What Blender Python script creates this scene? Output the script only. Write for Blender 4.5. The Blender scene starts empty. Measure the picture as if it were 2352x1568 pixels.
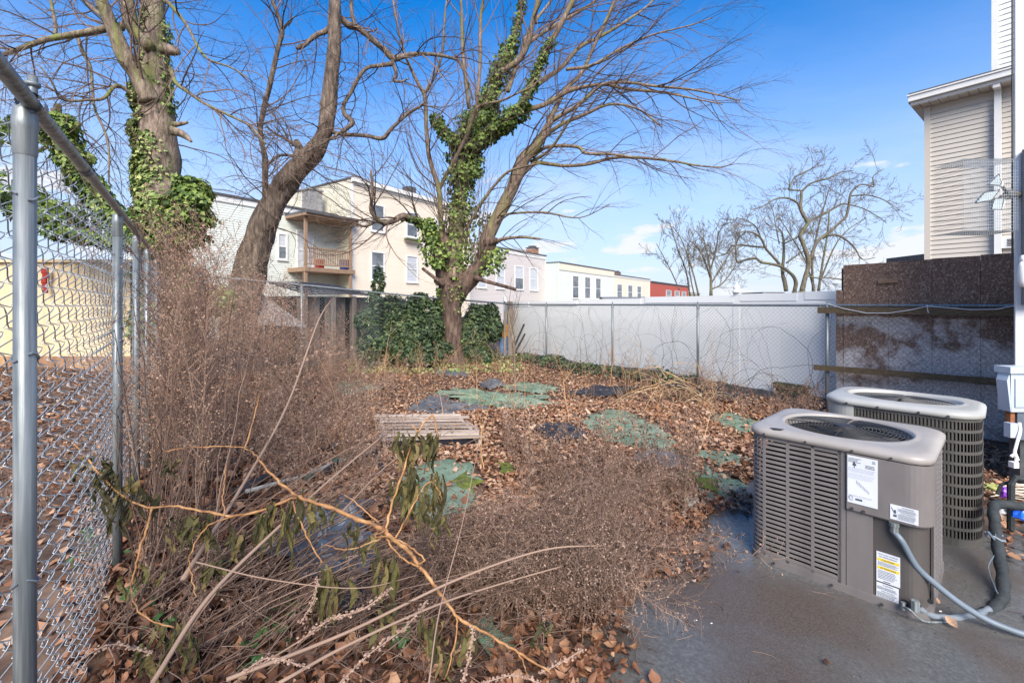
import bpy, math, random
import numpy as np
from mathutils import Vector, noise

SC = bpy.context.scene
COL = SC.collection
R = math.radians

# ------------------------------------------------------------------ camera
CAMH = 1.75
F = 1045.0            # focal length in the working pixel unit (frame 2352 x 1568)
CX, HY = 1176.0, 700.0
cam_d = bpy.data.cameras.new('camera')
cam = bpy.data.objects.new('camera', cam_d)
COL.objects.link(cam)
cam.location = (0, 0, CAMH)
cam.rotation_euler = (R(90), 0, 0)
cam_d.sensor_width = 36
cam_d.lens = 36 * F / 2352
cam_d.shift_y = -(784 - HY) / 2352
cam_d.clip_start = 0.05
cam_d.clip_end = 3000
SC.camera = cam

# ------------------------------------------------------------------ sky and sun
SUN_EL, SUN_DIR = 38.0, Vector((0.10, -0.99, 0))
SUN_DIR.normalize()
to_sun = Vector((SUN_DIR.x * math.cos(R(SUN_EL)), SUN_DIR.y * math.cos(R(SUN_EL)), math.sin(R(SUN_EL))))
world = bpy.data.worlds.new("World")
SC.world = world
world.use_nodes = True
nt = world.node_tree
nt.nodes.clear()
N, L = nt.nodes.new, nt.links.new
out = N('ShaderNodeOutputWorld')
bg = N('ShaderNodeBackground')
bg.inputs['Strength'].default_value = 0.112
sky = N('ShaderNodeTexSky')
sky.sky_type = 'NISHITA'
sky.sun_disc = False
sky.sun_elevation = R(SUN_EL)
sky.sun_rotation = math.atan2(SUN_DIR.x, SUN_DIR.y)
sky.altitude = 10
sky.air_density = 1.0
sky.dust_density = 0.6
sky.ozone_density = 2.0
hs = N('ShaderNodeHueSaturation')
hs.inputs['Hue'].default_value = 0.507
hs.inputs['Saturation'].default_value = 1.47
hs.inputs['Value'].default_value = 1.0
L(sky.outputs[0], hs.inputs['Color'])
tc = N('ShaderNodeTexCoord')
sep = N('ShaderNodeSeparateXYZ')
L(tc.outputs['Generated'], sep.inputs[0])
def mnode(op, a=None, b=None, c=None, clamp=False):
    n = N('ShaderNodeMath'); n.operation = op; n.use_clamp = clamp
    for i, v in enumerate((a, b, c)):
        if v is None: continue
        if isinstance(v, (int, float)): n.inputs[i].default_value = v
        else: L(v, n.inputs[i])
    return n.outputs[0]
def mrange(v, a, b, c, d, smooth=True):
    n = N('ShaderNodeMapRange'); n.interpolation_type = 'SMOOTHSTEP' if smooth else 'LINEAR'
    L(v, n.inputs['Value'])
    for k, x in zip(('From Min', 'From Max', 'To Min', 'To Max'), (a, b, c, d)): n.inputs[k].default_value = x
    return n.outputs['Result']
# a little lift of the value close to the horizon, cloud bank and thin wisps
z = sep.outputs['Z']
zc = mnode('ADD', mnode('MAXIMUM', z, 0.0), 0.09)
px = mnode('DIVIDE', sep.outputs['X'], zc)
py = mnode('DIVIDE', sep.outputs['Y'], zc)
cmb = N('ShaderNodeCombineXYZ'); L(px, cmb.inputs[0]); L(py, cmb.inputs[1])
n1 = N('ShaderNodeTexNoise'); n1.inputs['Scale'].default_value = 0.42; n1.inputs['Detail'].default_value = 9; n1.inputs['Roughness'].default_value = 0.58
n1.inputs['Distortion'].default_value = 0.35
L(cmb.outputs[0], n1.inputs['Vector'])
wisp = mrange(n1.outputs['Fac'], 0.43, 0.74, 0.0, 0.55)
wisp = mnode('MULTIPLY', wisp, mrange(z, 0.62, 0.15, 0.25, 1.0))
# cumulus bank low over the houses
mp = N('ShaderNodeMapping'); mp.inputs['Scale'].default_value = (3.2, 3.2, 11.0)
L(tc.outputs['Generated'], mp.inputs['Vector'])
n2 = N('ShaderNodeTexNoise'); n2.inputs['Scale'].default_value = 1.5; n2.inputs['Detail'].default_value = 8; n2.inputs['Roughness'].default_value = 0.55
L(mp.outputs[0], n2.inputs['Vector'])
thr = mrange(z, 0.02, 0.25, 0.46, 0.66, False)
cum = mrange(mnode('SUBTRACT', n2.outputs['Fac'], thr), 0.0, 0.07, 0.0, 0.92)
cum = mnode('MULTIPLY', cum, mrange(z, 0.33, 0.22, 0.0, 1.0))
cfac = mnode('MAXIMUM', wisp, cum, clamp=True)
hazef = mrange(z, 0.55, 0.0, 0.0, 0.9)
mixh = N('ShaderNodeMix'); mixh.data_type = 'RGBA'
L(hazef, mixh.inputs['Factor']); L(hs.outputs[0], mixh.inputs['A']); mixh.inputs['B'].default_value = (2.6, 3.05, 4.1, 1)
mixc = N('ShaderNodeMix'); mixc.data_type = 'RGBA'
L(cfac, mixc.inputs['Factor']); L(mixh.outputs['Result'], mixc.inputs['A']); mixc.inputs['B'].default_value = (3.7, 3.8, 4.1, 1)
L(mixc.outputs['Result'], bg.inputs['Color'])
L(bg.outputs[0], out.inputs[0])

sun_d = bpy.data.lights.new('sun', 'SUN')
sun_d.energy = 3.1
sun_d.angle = R(38)
sun_d.color = (1.0, 0.92, 0.82)
sun = bpy.data.objects.new('sun', sun_d)
COL.objects.link(sun)
sun.rotation_euler = to_sun.to_track_quat('Z', 'Y').to_euler()

SC.view_settings.view_transform = 'Standard'
SC.view_settings.look = 'None'
SC.view_settings.exposure = 1.2
SC.view_settings.gamma = 1
SC.view_settings.use_curve_mapping = False

# ------------------------------------------------------------------ helpers
def P(px, py, Y):
    return np.array([(px - CX) / F * Y, Y, CAMH - (py - HY) / F * Y])

def sstep(a, b, x):
    t = min(1, max(0, (x - a) / (b - a)))
    return t * t * (3 - 2 * t)

LF0 = np.array([-1.22, 1.14]); LFD = np.array([-0.5707, 0.8212])      # left chain link fence: start and direction
RF0 = np.array([4.97, 7.17]); RFD = np.array([-0.5788, 0.8155])       # right one: first post, direction to the corner
RFN = np.array([0.8155, 0.5788])                                      # its normal, away from the yard

def left_dist(x, y):      # distance of a point from the left fence, positive inside the yard
    dx, dy = x - LF0[0], y - LF0[1]
    return dx * LFD[1] - dy * LFD[0]
def right_dist(x, y):     # distance inside the yard from the right fence
    return -((x - RF0[0]) * RFN[0] + (y - RF0[1]) * RFN[1])

def g(x, y):
    d = left_dist(x, y)
    h = 0.30 * sstep(1.5, 0.1, d) * sstep(0.8, 2.6, y)
    far = sstep(60, 30, abs(y))
    yard = sstep(2.2, 4.5, y) * sstep(40, 20, y)
    h += yard * (0.05 * math.sin(x * 1.3 + 0.6) * math.cos(y * 0.9) + 0.045 * noise.noise((x * 0.8, y * 0.8, 0)))
    h += 0.02 * sstep(1.6, 2.6, y) * sstep(20, 12, y) * noise.noise((x * 3, y * 3, 4)) * sstep(2.2, 0.5, x)
    # ground banks up a little along the right fence
    rd = right_dist(x, y)
    h += 0.13 * sstep(0.9, 0.0, abs(rd)) * sstep(6.5, 9, y) * far
    return h

def G(px, py, lift=0.0):
    """point of the ground seen at a place of the frame"""
    Y = CAMH * F / max(6.0, (py - HY))
    for _ in range(12):
        X = (px - CX) / F * Y
        zz = g(X, Y)
        Y = (CAMH - zz) * F / max(6.0, (py - HY))
    X = (px - CX) / F * Y
    return np.array([X, Y, g(X, Y) + lift])

class MB:
    """collects polygons; build() links them as ONE mesh object"""
    def __init__(s):
        s.v = []; s.f = []; s.n = 0; s.m = []; s.r = []
    def add(s, v, f, mi=0, rnd=None):
        v = np.asarray(v, dtype=np.float64).reshape(-1, 3)
        f = np.asarray(f, dtype=np.int64)
        if f.ndim == 1: f = f.reshape(1, -1)
        s.v.append(v); s.f.append(f + s.n); s.n += len(v)
        s.m.append(np.full(len(f), mi) if np.isscalar(mi) else np.asarray(mi))
        if rnd is None: rnd = 0.5
        s.r.append(np.full(len(f), rnd, dtype=np.float64) if np.isscalar(rnd) else np.asarray(rnd, dtype=np.float64))
        return s
    def frame(s, c, ax, ay, az):
        """box from centre and half axes"""
        c, ax, ay, az = map(np.asarray, (c, ax, ay, az))
        v = [c + i * ax + j * ay + k * az for k in (-1, 1) for j in (-1, 1) for i in (-1, 1)]
        f = [(0, 2, 3, 1), (4, 5, 7, 6), (0, 1, 5, 4), (2, 6, 7, 3), (0, 4, 6, 2), (1, 3, 7, 5)]
        return v, f
    def box(s, lo, hi, mi=0, rnd=None):
        lo, hi = np.asarray(lo, float), np.asarray(hi, float)
        h = (hi - lo) / 2
        v, f = s.frame((lo + hi) / 2, (h[0], 0, 0), (0, h[1], 0), (0, 0, h[2]))
        return s.add(v, f, mi, rnd)
    def obox(s, c, u, w, hu, hw, hz, mi=0, rnd=None):
        """box with horizontal axes u, w (2-D unit vectors)"""
        v, f = s.frame(c, (u[0] * hu, u[1] * hu, 0), (w[0] * hw, w[1] * hw, 0), (0, 0, hz))
        return s.add(v, f, mi, rnd)
    def beam(s, a, b, w, h, up=(0, 0, 1), mi=0, rnd=None):
        a, b = np.asarray(a, float), np.asarray(b, float)
        t = b - a; ln = np.linalg.norm(t); t /= ln
        sd = np.cross(t, up); sd /= max(1e-9, np.linalg.norm(sd))
        u = np.cross(sd, t)
        v, f = s.frame((a + b) / 2, t * ln / 2, sd * w / 2, u * h / 2)
        return s.add(v, f, mi, rnd)
    def tube(s, pts, rad, sides=6, caps=True, mi=0, rnd=None):
        s.tubes([np.asarray(pts, float)], [np.full(len(pts), rad) if np.isscalar(rad) else np.asarray(rad, float)], sides, mi, None if rnd is None else [rnd])
        if caps:
            n = len(pts); base = s.n - n * sides
            s.f.append(np.array([[base + k for k in range(sides)][::-1], [base + (n - 1) * sides + k for k in range(sides)]]))
            s.m.append(np.full(2, mi)); s.r.append(np.full(2, 0.5 if rnd is None else rnd))
        return s
    def tubes(s, P_, R_, sides=3, mi=0, rnd=None):
        """many tubes at once"""
        if not P_: return s
        ns = np.array([len(p) for p in P_])
        pts = np.concatenate(P_); rad = np.concatenate(R_)
        pid = np.repeat(np.arange(len(P_)), ns)
        st = np.concatenate([[0], np.cumsum(ns)[:-1]])
        idx = np.arange(len(pts))
        first = idx == st[pid]; last = idx == (st + ns - 1)[pid]
        nx = np.where(last, idx, idx + 1); pv = np.where(first, idx, idx - 1)
        t = pts[nx] - pts[pv]
        t /= np.maximum(1e-9, np.linalg.norm(t, axis=1))[:, None]
        ch = pts[st + ns - 1] - pts[st]
        ref = np.zeros((len(P_), 3)); ref[np.arange(len(P_)), np.argmin(np.abs(ch), axis=1)] = 1
        rf = ref[pid]
        a = np.cross(t, rf); a /= np.maximum(1e-9, np.linalg.norm(a, axis=1))[:, None]
        b = np.cross(t, a)
        ang = np.arange(sides) * 2 * math.pi / sides
        ring = pts[:, None, :] + rad[:, None, None] * (np.cos(ang)[None, :, None] * a[:, None, :] + np.sin(ang)[None, :, None] * b[:, None, :])
        v = ring.reshape(-1, 3)
        seg = idx[~last]
        k = np.arange(sides); k2 = (k + 1) % sides
        q = np.stack([seg[:, None] * sides + k, seg[:, None] * sides + k2, (seg[:, None] + 1) * sides + k2, (seg[:, None] + 1) * sides + k], axis=2).reshape(-1, 4)
        r = 0.5
        if rnd is not None:
            r = np.repeat(np.asarray(rnd, float)[pid[seg]], sides)
        return s.add(v, q, mi, r)
    def prism(s, poly, z0, z1, mi=0, rnd=None):
        n = len(poly)
        v = [(x, y, z0) for x, y in poly] + [(x, y, z1) for x, y in poly]
        q = [(i, (i + 1) % n, n + (i + 1) % n, n + i) for i in range(n)]
        s.add(v, q, mi, rnd)
        base = s.n - 2 * n
        s.f.append(np.array([[base + i for i in range(n)][::-1], [base + n + i for i in range(n)]]))
        s.m.append(np.full(2, mi)); s.r.append(np.full(2, 0.5 if rnd is None else rnd))
        return s
    def rings(s, rr_, closed=True, cap0=False, cap1=False, mi=0, rnd=None):
        """loft of rings, each an (n,3) array"""
        n = len(rr_[0]); m = len(rr_)
        v = np.concatenate(rr_)
        q = []
        kk = n if closed else n - 1
        for j in range(m - 1):
            for i in range(kk):
                i2 = (i + 1) % n
                q.append((j * n + i, j * n + i2, (j + 1) * n + i2, (j + 1) * n + i))
        s.add(v, q, mi, rnd)
        base = s.n - m * n
        for cond, j, rev in ((cap0, 0, True), (cap1, m - 1, False)):
            if cond:
                l = [base + j * n + i for i in range(n)]
                s.f.append(np.array([l[::-1] if rev else l])); s.m.append(np.full(1, mi)); s.r.append(np.full(1, 0.5 if rnd is None else rnd))
        return s
    def sphere(s, c, r, n=10, m=7, sc=(1, 1, 1), mi=0, rnd=None):
        rr_ = []
        for j in range(1, m):
            th = math.pi * j / m
            rr_.append(np.array([(c[0] + sc[0] * r * math.sin(th) * math.cos(2 * math.pi * i / n), c[1] + sc[1] * r * math.sin(th) * math.sin(2 * math.pi * i / n), c[2] - sc[2] * r * math.cos(th)) for i in range(n)]))
        return s.rings(rr_, True, True, True, mi, rnd)
    def build(s, name, mats, parent=None, smooth=False, loc=None, local=False):
        if not isinstance(mats, (list, tuple)): mats = [mats]
        me = bpy.data.meshes.new(name)
        v = np.concatenate(s.v)
        off = np.zeros(3)
        if loc is not None: off = np.asarray(loc, float)
        elif parent is not None and not local:
            p = parent
            while p is not None:
                off = off + np.array(p.location); p = p.parent
        v = v - off
        cnt = np.concatenate([np.full(len(f), f.shape[1]) for f in s.f])
        lp = np.concatenate([f.ravel() for f in s.f])
        me.vertices.add(len(v)); me.vertices.foreach_set('co', v.ravel())
        me.loops.add(len(lp)); me.loops.foreach_set('vertex_index', lp)
        me.polygons.add(len(cnt))
        me.polygons.foreach_set('loop_start', np.concatenate([[0], np.cumsum(cnt)[:-1]]))
        me.polygons.foreach_set('loop_total', cnt)
        me.polygons.foreach_set('use_smooth', np.full(len(cnt), bool(smooth)))
        for m in mats: me.materials.append(m)
        me.polygons.foreach_set('material_index', np.concatenate(s.m).astype(np.int32))
        at = me.attributes.new('rnd', 'FLOAT', 'FACE'); at.data.foreach_set('value', np.concatenate(s.r))
        me.update(calc_edges=True)
        o = bpy.data.objects.new(name, me)
        COL.objects.link(o)
        if loc is not None: o.location = loc
        if parent is not None: o.parent = parent
        return o

def thing(name, label, cat, loc=(0, 0, 0), rz=0.0, group=None):
    o = bpy.data.objects.new(name, None)
    o.empty_display_size = 0.2
    COL.objects.link(o)
    o.location = loc; o.rotation_euler = (0, 0, rz)
    o['label'] = label; o['category'] = cat
    if group: o['group'] = group
    return o
def tag(o, label, cat, group=None, kind=None):
    if label: o['label'] = label
    if cat: o['category'] = cat
    if group: o['group'] = group
    if kind: o['kind'] = kind
    return o
def stuff(o):
    o['kind'] = 'stuff'; return o
def shared(o, name, loc, parent, rot=None):
    """another object on the same mesh"""
    c = o.copy(); COL.objects.link(c); c.name = name; c.location = loc; c.parent = parent
    if rot is not None: c.rotation_euler = rot
    return c

# ------------------------------------------------------------------ materials
def mat(name, cols, rough=0.8, scale=6.0, detail=4.0, metal=0.0, bump=0.0, bscale=None, rnd=0.0, spec=0.5, stretch=None, coat=0.0, trans=0.0, pos=(0.3, 0.7), extra=None):
    """cols: list of 2-4 colours blended by noise, optionally offset per face by the attribute rnd"""
    m = bpy.data.materials.new(name); m.use_nodes = True
    t = m.node_tree; t.nodes.clear()
    A, K = t.nodes.new, t.links.new
    o = A('ShaderNodeOutputMaterial'); b = A('ShaderNodeBsdfPrincipled')
    K(b.outputs[0], o.inputs[0])
    b.inputs['Roughness'].default_value = rough
    b.inputs['Metallic'].default_value = metal
    b.inputs['Specular IOR Level'].default_value = spec
    if coat: b.inputs['Coat Weight'].default_value = coat
    tc_ = A('ShaderNodeTexCoord'); mp_ = A('ShaderNodeMapping')
    K(tc_.outputs['Object'], mp_.inputs['Vector'])
    if stretch: mp_.inputs['Scale'].default_value = stretch
    nz = A('ShaderNodeTexNoise'); nz.inputs['Scale'].default_value = scale; nz.inputs['Detail'].default_value = detail
    nz.inputs['Roughness'].default_value = 0.6
    K(mp_.outputs[0], nz.inputs['Vector'])
    rp = A('ShaderNodeValToRGB')
    fac = nz.outputs['Fac']
    if rnd:
        at = A('ShaderNodeAttribute'); at.attribute_name = 'rnd'
        mx = A('ShaderNodeMath'); mx.operation = 'MULTIPLY_ADD'
        K(at.outputs['Fac'], mx.inputs[0]); mx.inputs[1].default_value = rnd
        m2 = A('ShaderNodeMath'); m2.operation = 'MULTIPLY'; K(nz.outputs['Fac'], m2.inputs[0]); m2.inputs[1].default_value = 1 - rnd
        K(m2.outputs[0], mx.inputs[2])
        fac = mx.outputs[0]
    K(fac, rp.inputs['Fac'])
    el = rp.color_ramp.elements
    while len(el) < len(cols): el.new(0.5)
    for i, c in enumerate(cols):
        el[i].position = pos[0] + (pos[1] - pos[0]) * i / max(1, len(cols) - 1)
    for i, c in enumerate(cols):
        el[i].color = (*c, 1)
    K(rp.outputs['Color'], b.inputs['Base Color'])
    if bump:
        nb = A('ShaderNodeTexNoise'); nb.inputs['Scale'].default_value = bscale or scale * 3; nb.inputs['Detail'].default_value = 5
        K(mp_.outputs[0], nb.inputs['Vector'])
        bp = A('ShaderNodeBump'); bp.inputs['Strength'].default_value = min(1, bump); bp.inputs['Distance'].default_value = 0.01 * max(1, bump)
        K(nb.outputs['Fac'], bp.inputs['Height']); K(bp.outputs[0], b.inputs['Normal'])
    if trans:
        tr = A('ShaderNodeBsdfTranslucent'); K(rp.outputs['Color'], tr.inputs['Color'])
        ms = A('ShaderNodeMixShader'); ms.inputs[0].default_value = trans
        K(b.outputs[0], ms.inputs[1]); K(tr.outputs[0], ms.inputs[2]); K(ms.outputs[0], o.inputs[0])
    if extra: extra(m, t, b, rp, mp_)
    return m

GAL = mat('galvanised', [(0.10, 0.12, 0.125), (0.19, 0.215, 0.22), (0.33, 0.35, 0.35)], 0.42, 55, metal=0.3, stretch=(1, 1, 0.03), bump=0.1)
WIRE = mat('fence_wire', [(0.25, 0.28, 0.30), (0.42, 0.46, 0.49)], 0.45, 20, metal=0.6)
WIRE_D = mat('weathered_fence_wire', [(0.10, 0.11, 0.12), (0.2, 0.21, 0.22)], 0.6, 20, metal=0.4)
VINYL = mat('white_vinyl', [(0.76, 0.775, 0.75), (0.81, 0.825, 0.80)], 0.5, 1.2)
WHITE = mat('white_paint', [(0.70, 0.71, 0.70), (0.80, 0.80, 0.79)], 0.5, 4)
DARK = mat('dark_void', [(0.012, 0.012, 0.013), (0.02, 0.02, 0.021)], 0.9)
BLACKM = mat('black_plastic', [(0.02, 0.021, 0.023), (0.035, 0.036, 0.038)], 0.55, 12, bump=0.3)
rs = np.random.RandomState(7)
rnd_ = random.Random(11)

# ------------------------------------------------------------------ ground
def _soil_extra(m, t, b, rp, mp_):
    pass
SOIL = mat('damp_leafy_soil', [(0.045, 0.027, 0.018), (0.11, 0.066, 0.044), (0.20, 0.13, 0.088)], 0.95, 5.0, 9, bump=1.0, bscale=26)
xs = np.concatenate([np.array([-600, -200, -80, -40, -24, -18]), np.arange(-15, 12.01, 0.14), np.array([14, 18, 26, 40, 80, 200, 600])])
ys = np.concatenate([np.array([-120, -40, -12, -5, -2, -0.5]), np.arange(0.3, 19.01, 0.14), np.array([20.5, 23, 28, 36, 50, 80, 160, 400, 1200])])
b = MB()
vv = np.array([(x, y, g(x, y)) for y in ys for x in xs])
nx_ = len(xs)
ii = np.arange(len(ys) - 1)[:, None] * nx_ + np.arange(nx_ - 1)[None, :]
b.add(vv, np.stack([ii, ii + 1, ii + 1 + nx_, ii + nx_], 2).reshape(-1, 4))
o = b.build('ground', SOIL, smooth=True); o['kind'] = 'structure'

def in_poly(x, y, poly):
    c = False; n = len(poly); j = n - 1
    for i in range(n):
        xi, yi = poly[i]; xj, yj = poly[j]
        if (yi > y) != (yj > y) and x < (xj - xi) * (y - yi) / (yj - yi) + xi: c = not c
        j = i
    return c

# ------------------------------------------------------------------ patio slab (wet concrete)
PATIO = [(-0.05, 0.2), (0.02, 1.5), (0.12, 2.03), (0.3, 2.35), (0.68, 2.72), (1.1, 3.25), (1.6, 3.8), (2.05, 4.2), (2.7, 4.75), (4.1, 4.9), (4.25, 3.9), (3.9, 3.2), (3.25, 2.75), (2.95, 2.2), (3.0, 1.2), (3.1, 0.2)]
def _patio_extra(m, t, b, rp, mp_):
    A, K = t.nodes.new, t.links.new
    # large wet stains: brown silt towards the unit, dark puddled film elsewhere; gloss follows the wetness
    n = A('ShaderNodeTexNoise'); n.inputs['Scale'].default_value = 1.15; n.inputs['Detail'].default_value = 6; n.inputs['Distortion'].default_value = 0.5
    K(mp_.outputs[0], n.inputs['Vector'])
    r = A('ShaderNodeValToRGB'); r.color_ramp.elements[0].position = 0.42; r.color_ramp.elements[1].position = 0.60
    K(n.outputs['Fac'], r.inputs['Fac'])
    mx = A('ShaderNodeMix'); mx.data_type = 'RGBA'
    K(r.outputs['Color'], mx.inputs['Factor']); K(rp.outputs['Color'], mx.inputs['A'])
    n3 = A('ShaderNodeTexNoise'); n3.inputs['Scale'].default_value = 140; n3.inputs['Detail'].default_value = 5
    K(mp_.outputs[0], n3.inputs['Vector'])
    r3 = A('ShaderNodeValToRGB'); r3.color_ramp.elements[0].color = (0.058, 0.046, 0.038, 1); r3.color_ramp.elements[1].color = (0.13, 0.104, 0.086, 1)
    r3.color_ramp.elements[0].position = 0.3; r3.color_ramp.elements[1].position = 0.75
    K(n3.outputs['Fac'], r3.inputs['Fac']); K(r3.outputs['Color'], mx.inputs['B'])
    K(mx.outputs['Result'], b.inputs['Base Color'])
    rr_ = A('ShaderNodeMapRange'); K(n.outputs['Fac'], rr_.inputs['Value'])
    rr_.inputs['From Min'].default_value = 0.35; rr_.inputs['From Max'].default_value = 0.62; rr_.inputs['To Min'].default_value = 0.12; rr_.inputs['To Max'].default_value = 0.45
    K(rr_.outputs[0], b.inputs['Roughness'])
CONC = mat('wet_concrete', [(0.075, 0.077, 0.076), (0.105, 0.106, 0.103), (0.15, 0.149, 0.142)], 0.4, 60, 8, bump=0.15, bscale=160, extra=_patio_extra)
b = MB()
pp = []
for i in range(len(PATIO)):
    a, c = np.array(PATIO[i]), np.array(PATIO[(i + 1) % len(PATIO)])
    for k in range(6):
        q = a + (c - a) * k / 6
        pp.append((q[0] + rs.normal(0, 0.012), q[1] + rs.normal(0, 0.012)))
b.prism(pp, -0.12, 0.026)
o = b.build('patio', CONC); o['kind'] = 'structure'

# ------------------------------------------------------------------ houses
GLASSD = mat('window_glass', [(0.05, 0.06, 0.07), (0.20, 0.23, 0.25)], 0.08, 1.5, spec=0.8)
BLIND = mat('window_with_blind', [(0.42, 0.45, 0.48), (0.58, 0.60, 0.62)], 0.15, 1.0, stretch=(1, 1, 6), spec=0.7)
def siding_mat(n, c, s=0.93):
    return mat(n, [tuple(x * s for x in c), c], 0.6, 2.0, stretch=(1, 1, 0.35), bump=0.05, rnd=0.3)
S_CREAM = siding_mat('cream_siding', (0.78, 0.68, 0.545))
S_CREAM_S = siding_mat('shaded_cream_siding', (0.66, 0.63, 0.50))  # cream siding for the side wall, its weaker light put into the colour
S_PGREEN = siding_mat('pale_mint_siding', (0.64, 0.68, 0.62))
S_GREY = siding_mat('pinkish_grey_siding', (0.60, 0.555, 0.525))
S_MINT = siding_mat('mint_siding', (0.50, 0.60, 0.54))
S_WHITE = siding_mat('white_siding', (0.70, 0.73, 0.70))
S_LCREAM = siding_mat('light_cream_siding', (0.74, 0.69, 0.55))
S_RED = siding_mat('red_siding', (0.42, 0.085, 0.05))
S_TAN = siding_mat('tan_siding', (0.53, 0.49, 0.425), 0.97)
S_OLIVE = siding_mat('olive_render', (0.26, 0.24, 0.16))
TRIM = mat('trim_white', [(0.66, 0.67, 0.64), (0.74, 0.74, 0.71)], 0.5, 3)
ROOFD = mat('roof_edge_dark', [(0.05, 0.05, 0.055), (0.11, 0.11, 0.115)], 0.8, 8)
BRICKM = mat('old_brick', [(0.22, 0.09, 0.05), (0.42, 0.24, 0.15)], 0.9, 30, rnd=0.6)
MORTAR = mat('mortar', [(0.30, 0.27, 0.24), (0.42, 0.38, 0.34)], 0.95, 30)
DECKW = mat('deck_timber', [(0.20, 0.125, 0.075), (0.34, 0.23, 0.15)], 0.85, 5, stretch=(1, 1, 3), bump=0.3, rnd=0.4)

class Wall:
    """a vertical plane: origin O, along a, outward normal n (2-D)"""
    def __init__(s, O, a, n): s.O = np.array(O, float); s.a = np.array(a, float) / np.linalg.norm(a); s.n = np.array(n, float) / np.linalg.norm(n)
    def pt(s, t, out, z): q = s.O + s.a * t + s.n * out; return np.array([q[0], q[1], z])
    def t_of(s, px):
        u = (px - CX) / F
        return (u * s.O[1] - s.O[0]) / (s.a[0] - u * s.a[1])
    def z_of(s, px, py):
        Y = (s.O + s.a * s.t_of(px))[1]
        return CAMH - (py - HY) / F * Y
    def laps(s, mb, t0, t1, z0, z1, lap=0.11, mi=0, off=0.0, proud=0.016):
        n = max(1, int(round((z1 - z0) / lap))); lp = (z1 - z0) / n
        for j in range(n):
            za = z0 + j * lp; r = rnd_.random()
            v = [s.pt(t0, off, za), s.pt(t1, off, za), s.pt(t1, off + proud, za), s.pt(t0, off + proud, za), s.pt(t1, off, za + lp), s.pt(t0, off, za + lp)]
            mb.add(v, [(0, 1, 2, 3), (3, 2, 4, 5)], mi, r)
    def slab(s, mb, t0, t1, z0, z1, o0, o1, mi=0, rnd=None):
        c = s.pt((t0 + t1) / 2, (o0 + o1) / 2, (z0 + z1) / 2)
        mb.obox(c, s.a, s.n, abs(t1 - t0) / 2, abs(o1 - o0) / 2, (z1 - z0) / 2, mi, rnd)

def window(W, par, t0, t1, z0, z1, glass=None, off=0.02, fr=0.09):
    glass = glass or (GLASSD if rnd_.random() < 0.5 else BLIND)
    m = MB()
    for (a, b_, c, d) in ((t0 - fr, t0, z0 - fr, z1 + fr), (t1, t1 + fr, z0 - fr, z1 + fr), (t0, t1, z1, z1 + fr), (t0, t1, z0 - fr, z0)):
        W.slab(m, a, b_, c, d, off - 0.02, off + 0.045)
    zm = (z0 + z1) / 2
    W.slab(m, t0, t1, zm - 0.03, zm + 0.03, off, off + 0.03)
    W.slab(m, t0 - fr - 0.03, t1 + fr + 0.03, z0 - fr - 0.05, z0 - fr, off - 0.02, off + 0.08)
    f = m.build('window', TRIM, par)
    for (c, d, gl) in ((z0, zm - 0.03, GLASSD if rnd_.random() < 0.5 else glass), (zm + 0.03, z1, glass)):
        m = MB(); W.slab(m, t0, t1, c, d, off - 0.015, off + 0.004); m.build('pane', gl, f)

def house(name, label, W, t0, t1, depth, ztop, wallm, sidem=None, side='both', trims=(1, 1), fascia=0.35, cat='house', lap=0.12, fm=None):
    base = W.pt(t0, 0, 0)
    root = thing(name, label, cat, tuple(base))
    m = MB(); W.laps(m, t0, t1, 0.0, ztop, lap)
    W.slab(m, t0, t1, 0, ztop, -0.25, -0.004, 0)
    m.build('rear_wall', wallm, root)
    # side walls
    for k, tt in (('l', t0), ('r', t1)):
        if side not in ('both', k): continue
        sg = -1 if k == 'l' else 1
        Ws = Wall((W.O + W.a * tt), -W.n, sg * W.a)
        m = MB(); Ws.laps(m, 0.0, depth, 0.0, ztop, lap)
        Ws.slab(m, 0.0, depth, 0, ztop, -0.2, -0.004)
        m.build('side_wall', sidem or wallm, root)
    m = MB(); W.slab(m, t0 - 0.06, t1 + 0.06, ztop, ztop + 0.10, -depth, 0.14); m.build('roof', ROOFD, root)
    m = MB(); W.slab(m, t0 - 0.03, t1 + 0.03, ztop - fascia, ztop - 0.003, 0.018, 0.07); m.build('fascia', fm or TRIM, root)
    m = MB()
    for k, tt in enumerate((t0, t1)):
        if trims[k]: W.slab(m, tt - 0.09, tt + 0.09, 0, ztop - fascia, 0.012, 0.045)
    if m.v: m.build('corner_trim', TRIM, root)
    return root

A1 = np.array([0.69, 1.0]); A1 = A1 / np.linalg.norm(A1); N1 = np.array([A1[1], -A1[0]])
main = Wall((-9.5, 27.0), A1, N1)

# --- cream three storey house
t0, t1 = 0.0, main.t_of(1078)
cream = house('cream_rowhouse', 'tall three storey cream sided house behind the ivy tree', main, t0, t1, 11, 9.25, S_CREAM, S_CREAM_S, trims=(1, 0))
for t in (main.t_of(867), main.t_of(946), main.t_of(1012)):
    for za, zb in ((0.6, 2.2), (3.35, 5.0), (6.4, 7.95)):
        window(main, cream, t - 0.45, t + 0.45, za, zb)
m = MB(); main.slab(m, t0 - 0.1, t1, 9.05, 9.3, 0.07, 0.24); m.build('cornice', TRIM, cream)
m = MB()
tt = main.t_of(945); main.slab(m, tt - 0.75, tt + 0.75, 6.05, 6.17, 0.1, 0.42)
m.build('window_box', mat('mossy_box', [(0.05, 0.07, 0.03), (0.12, 0.13, 0.06)], 0.9, 20), cream)
# rooftop chimney stub
m = MB(); c = main.pt(main.t_of(985), -2.0, 9.8); m.obox(c, A1, N1, 0.35, 0.35, 0.55); m.build('chimney', ROOFD, cream)

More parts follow.
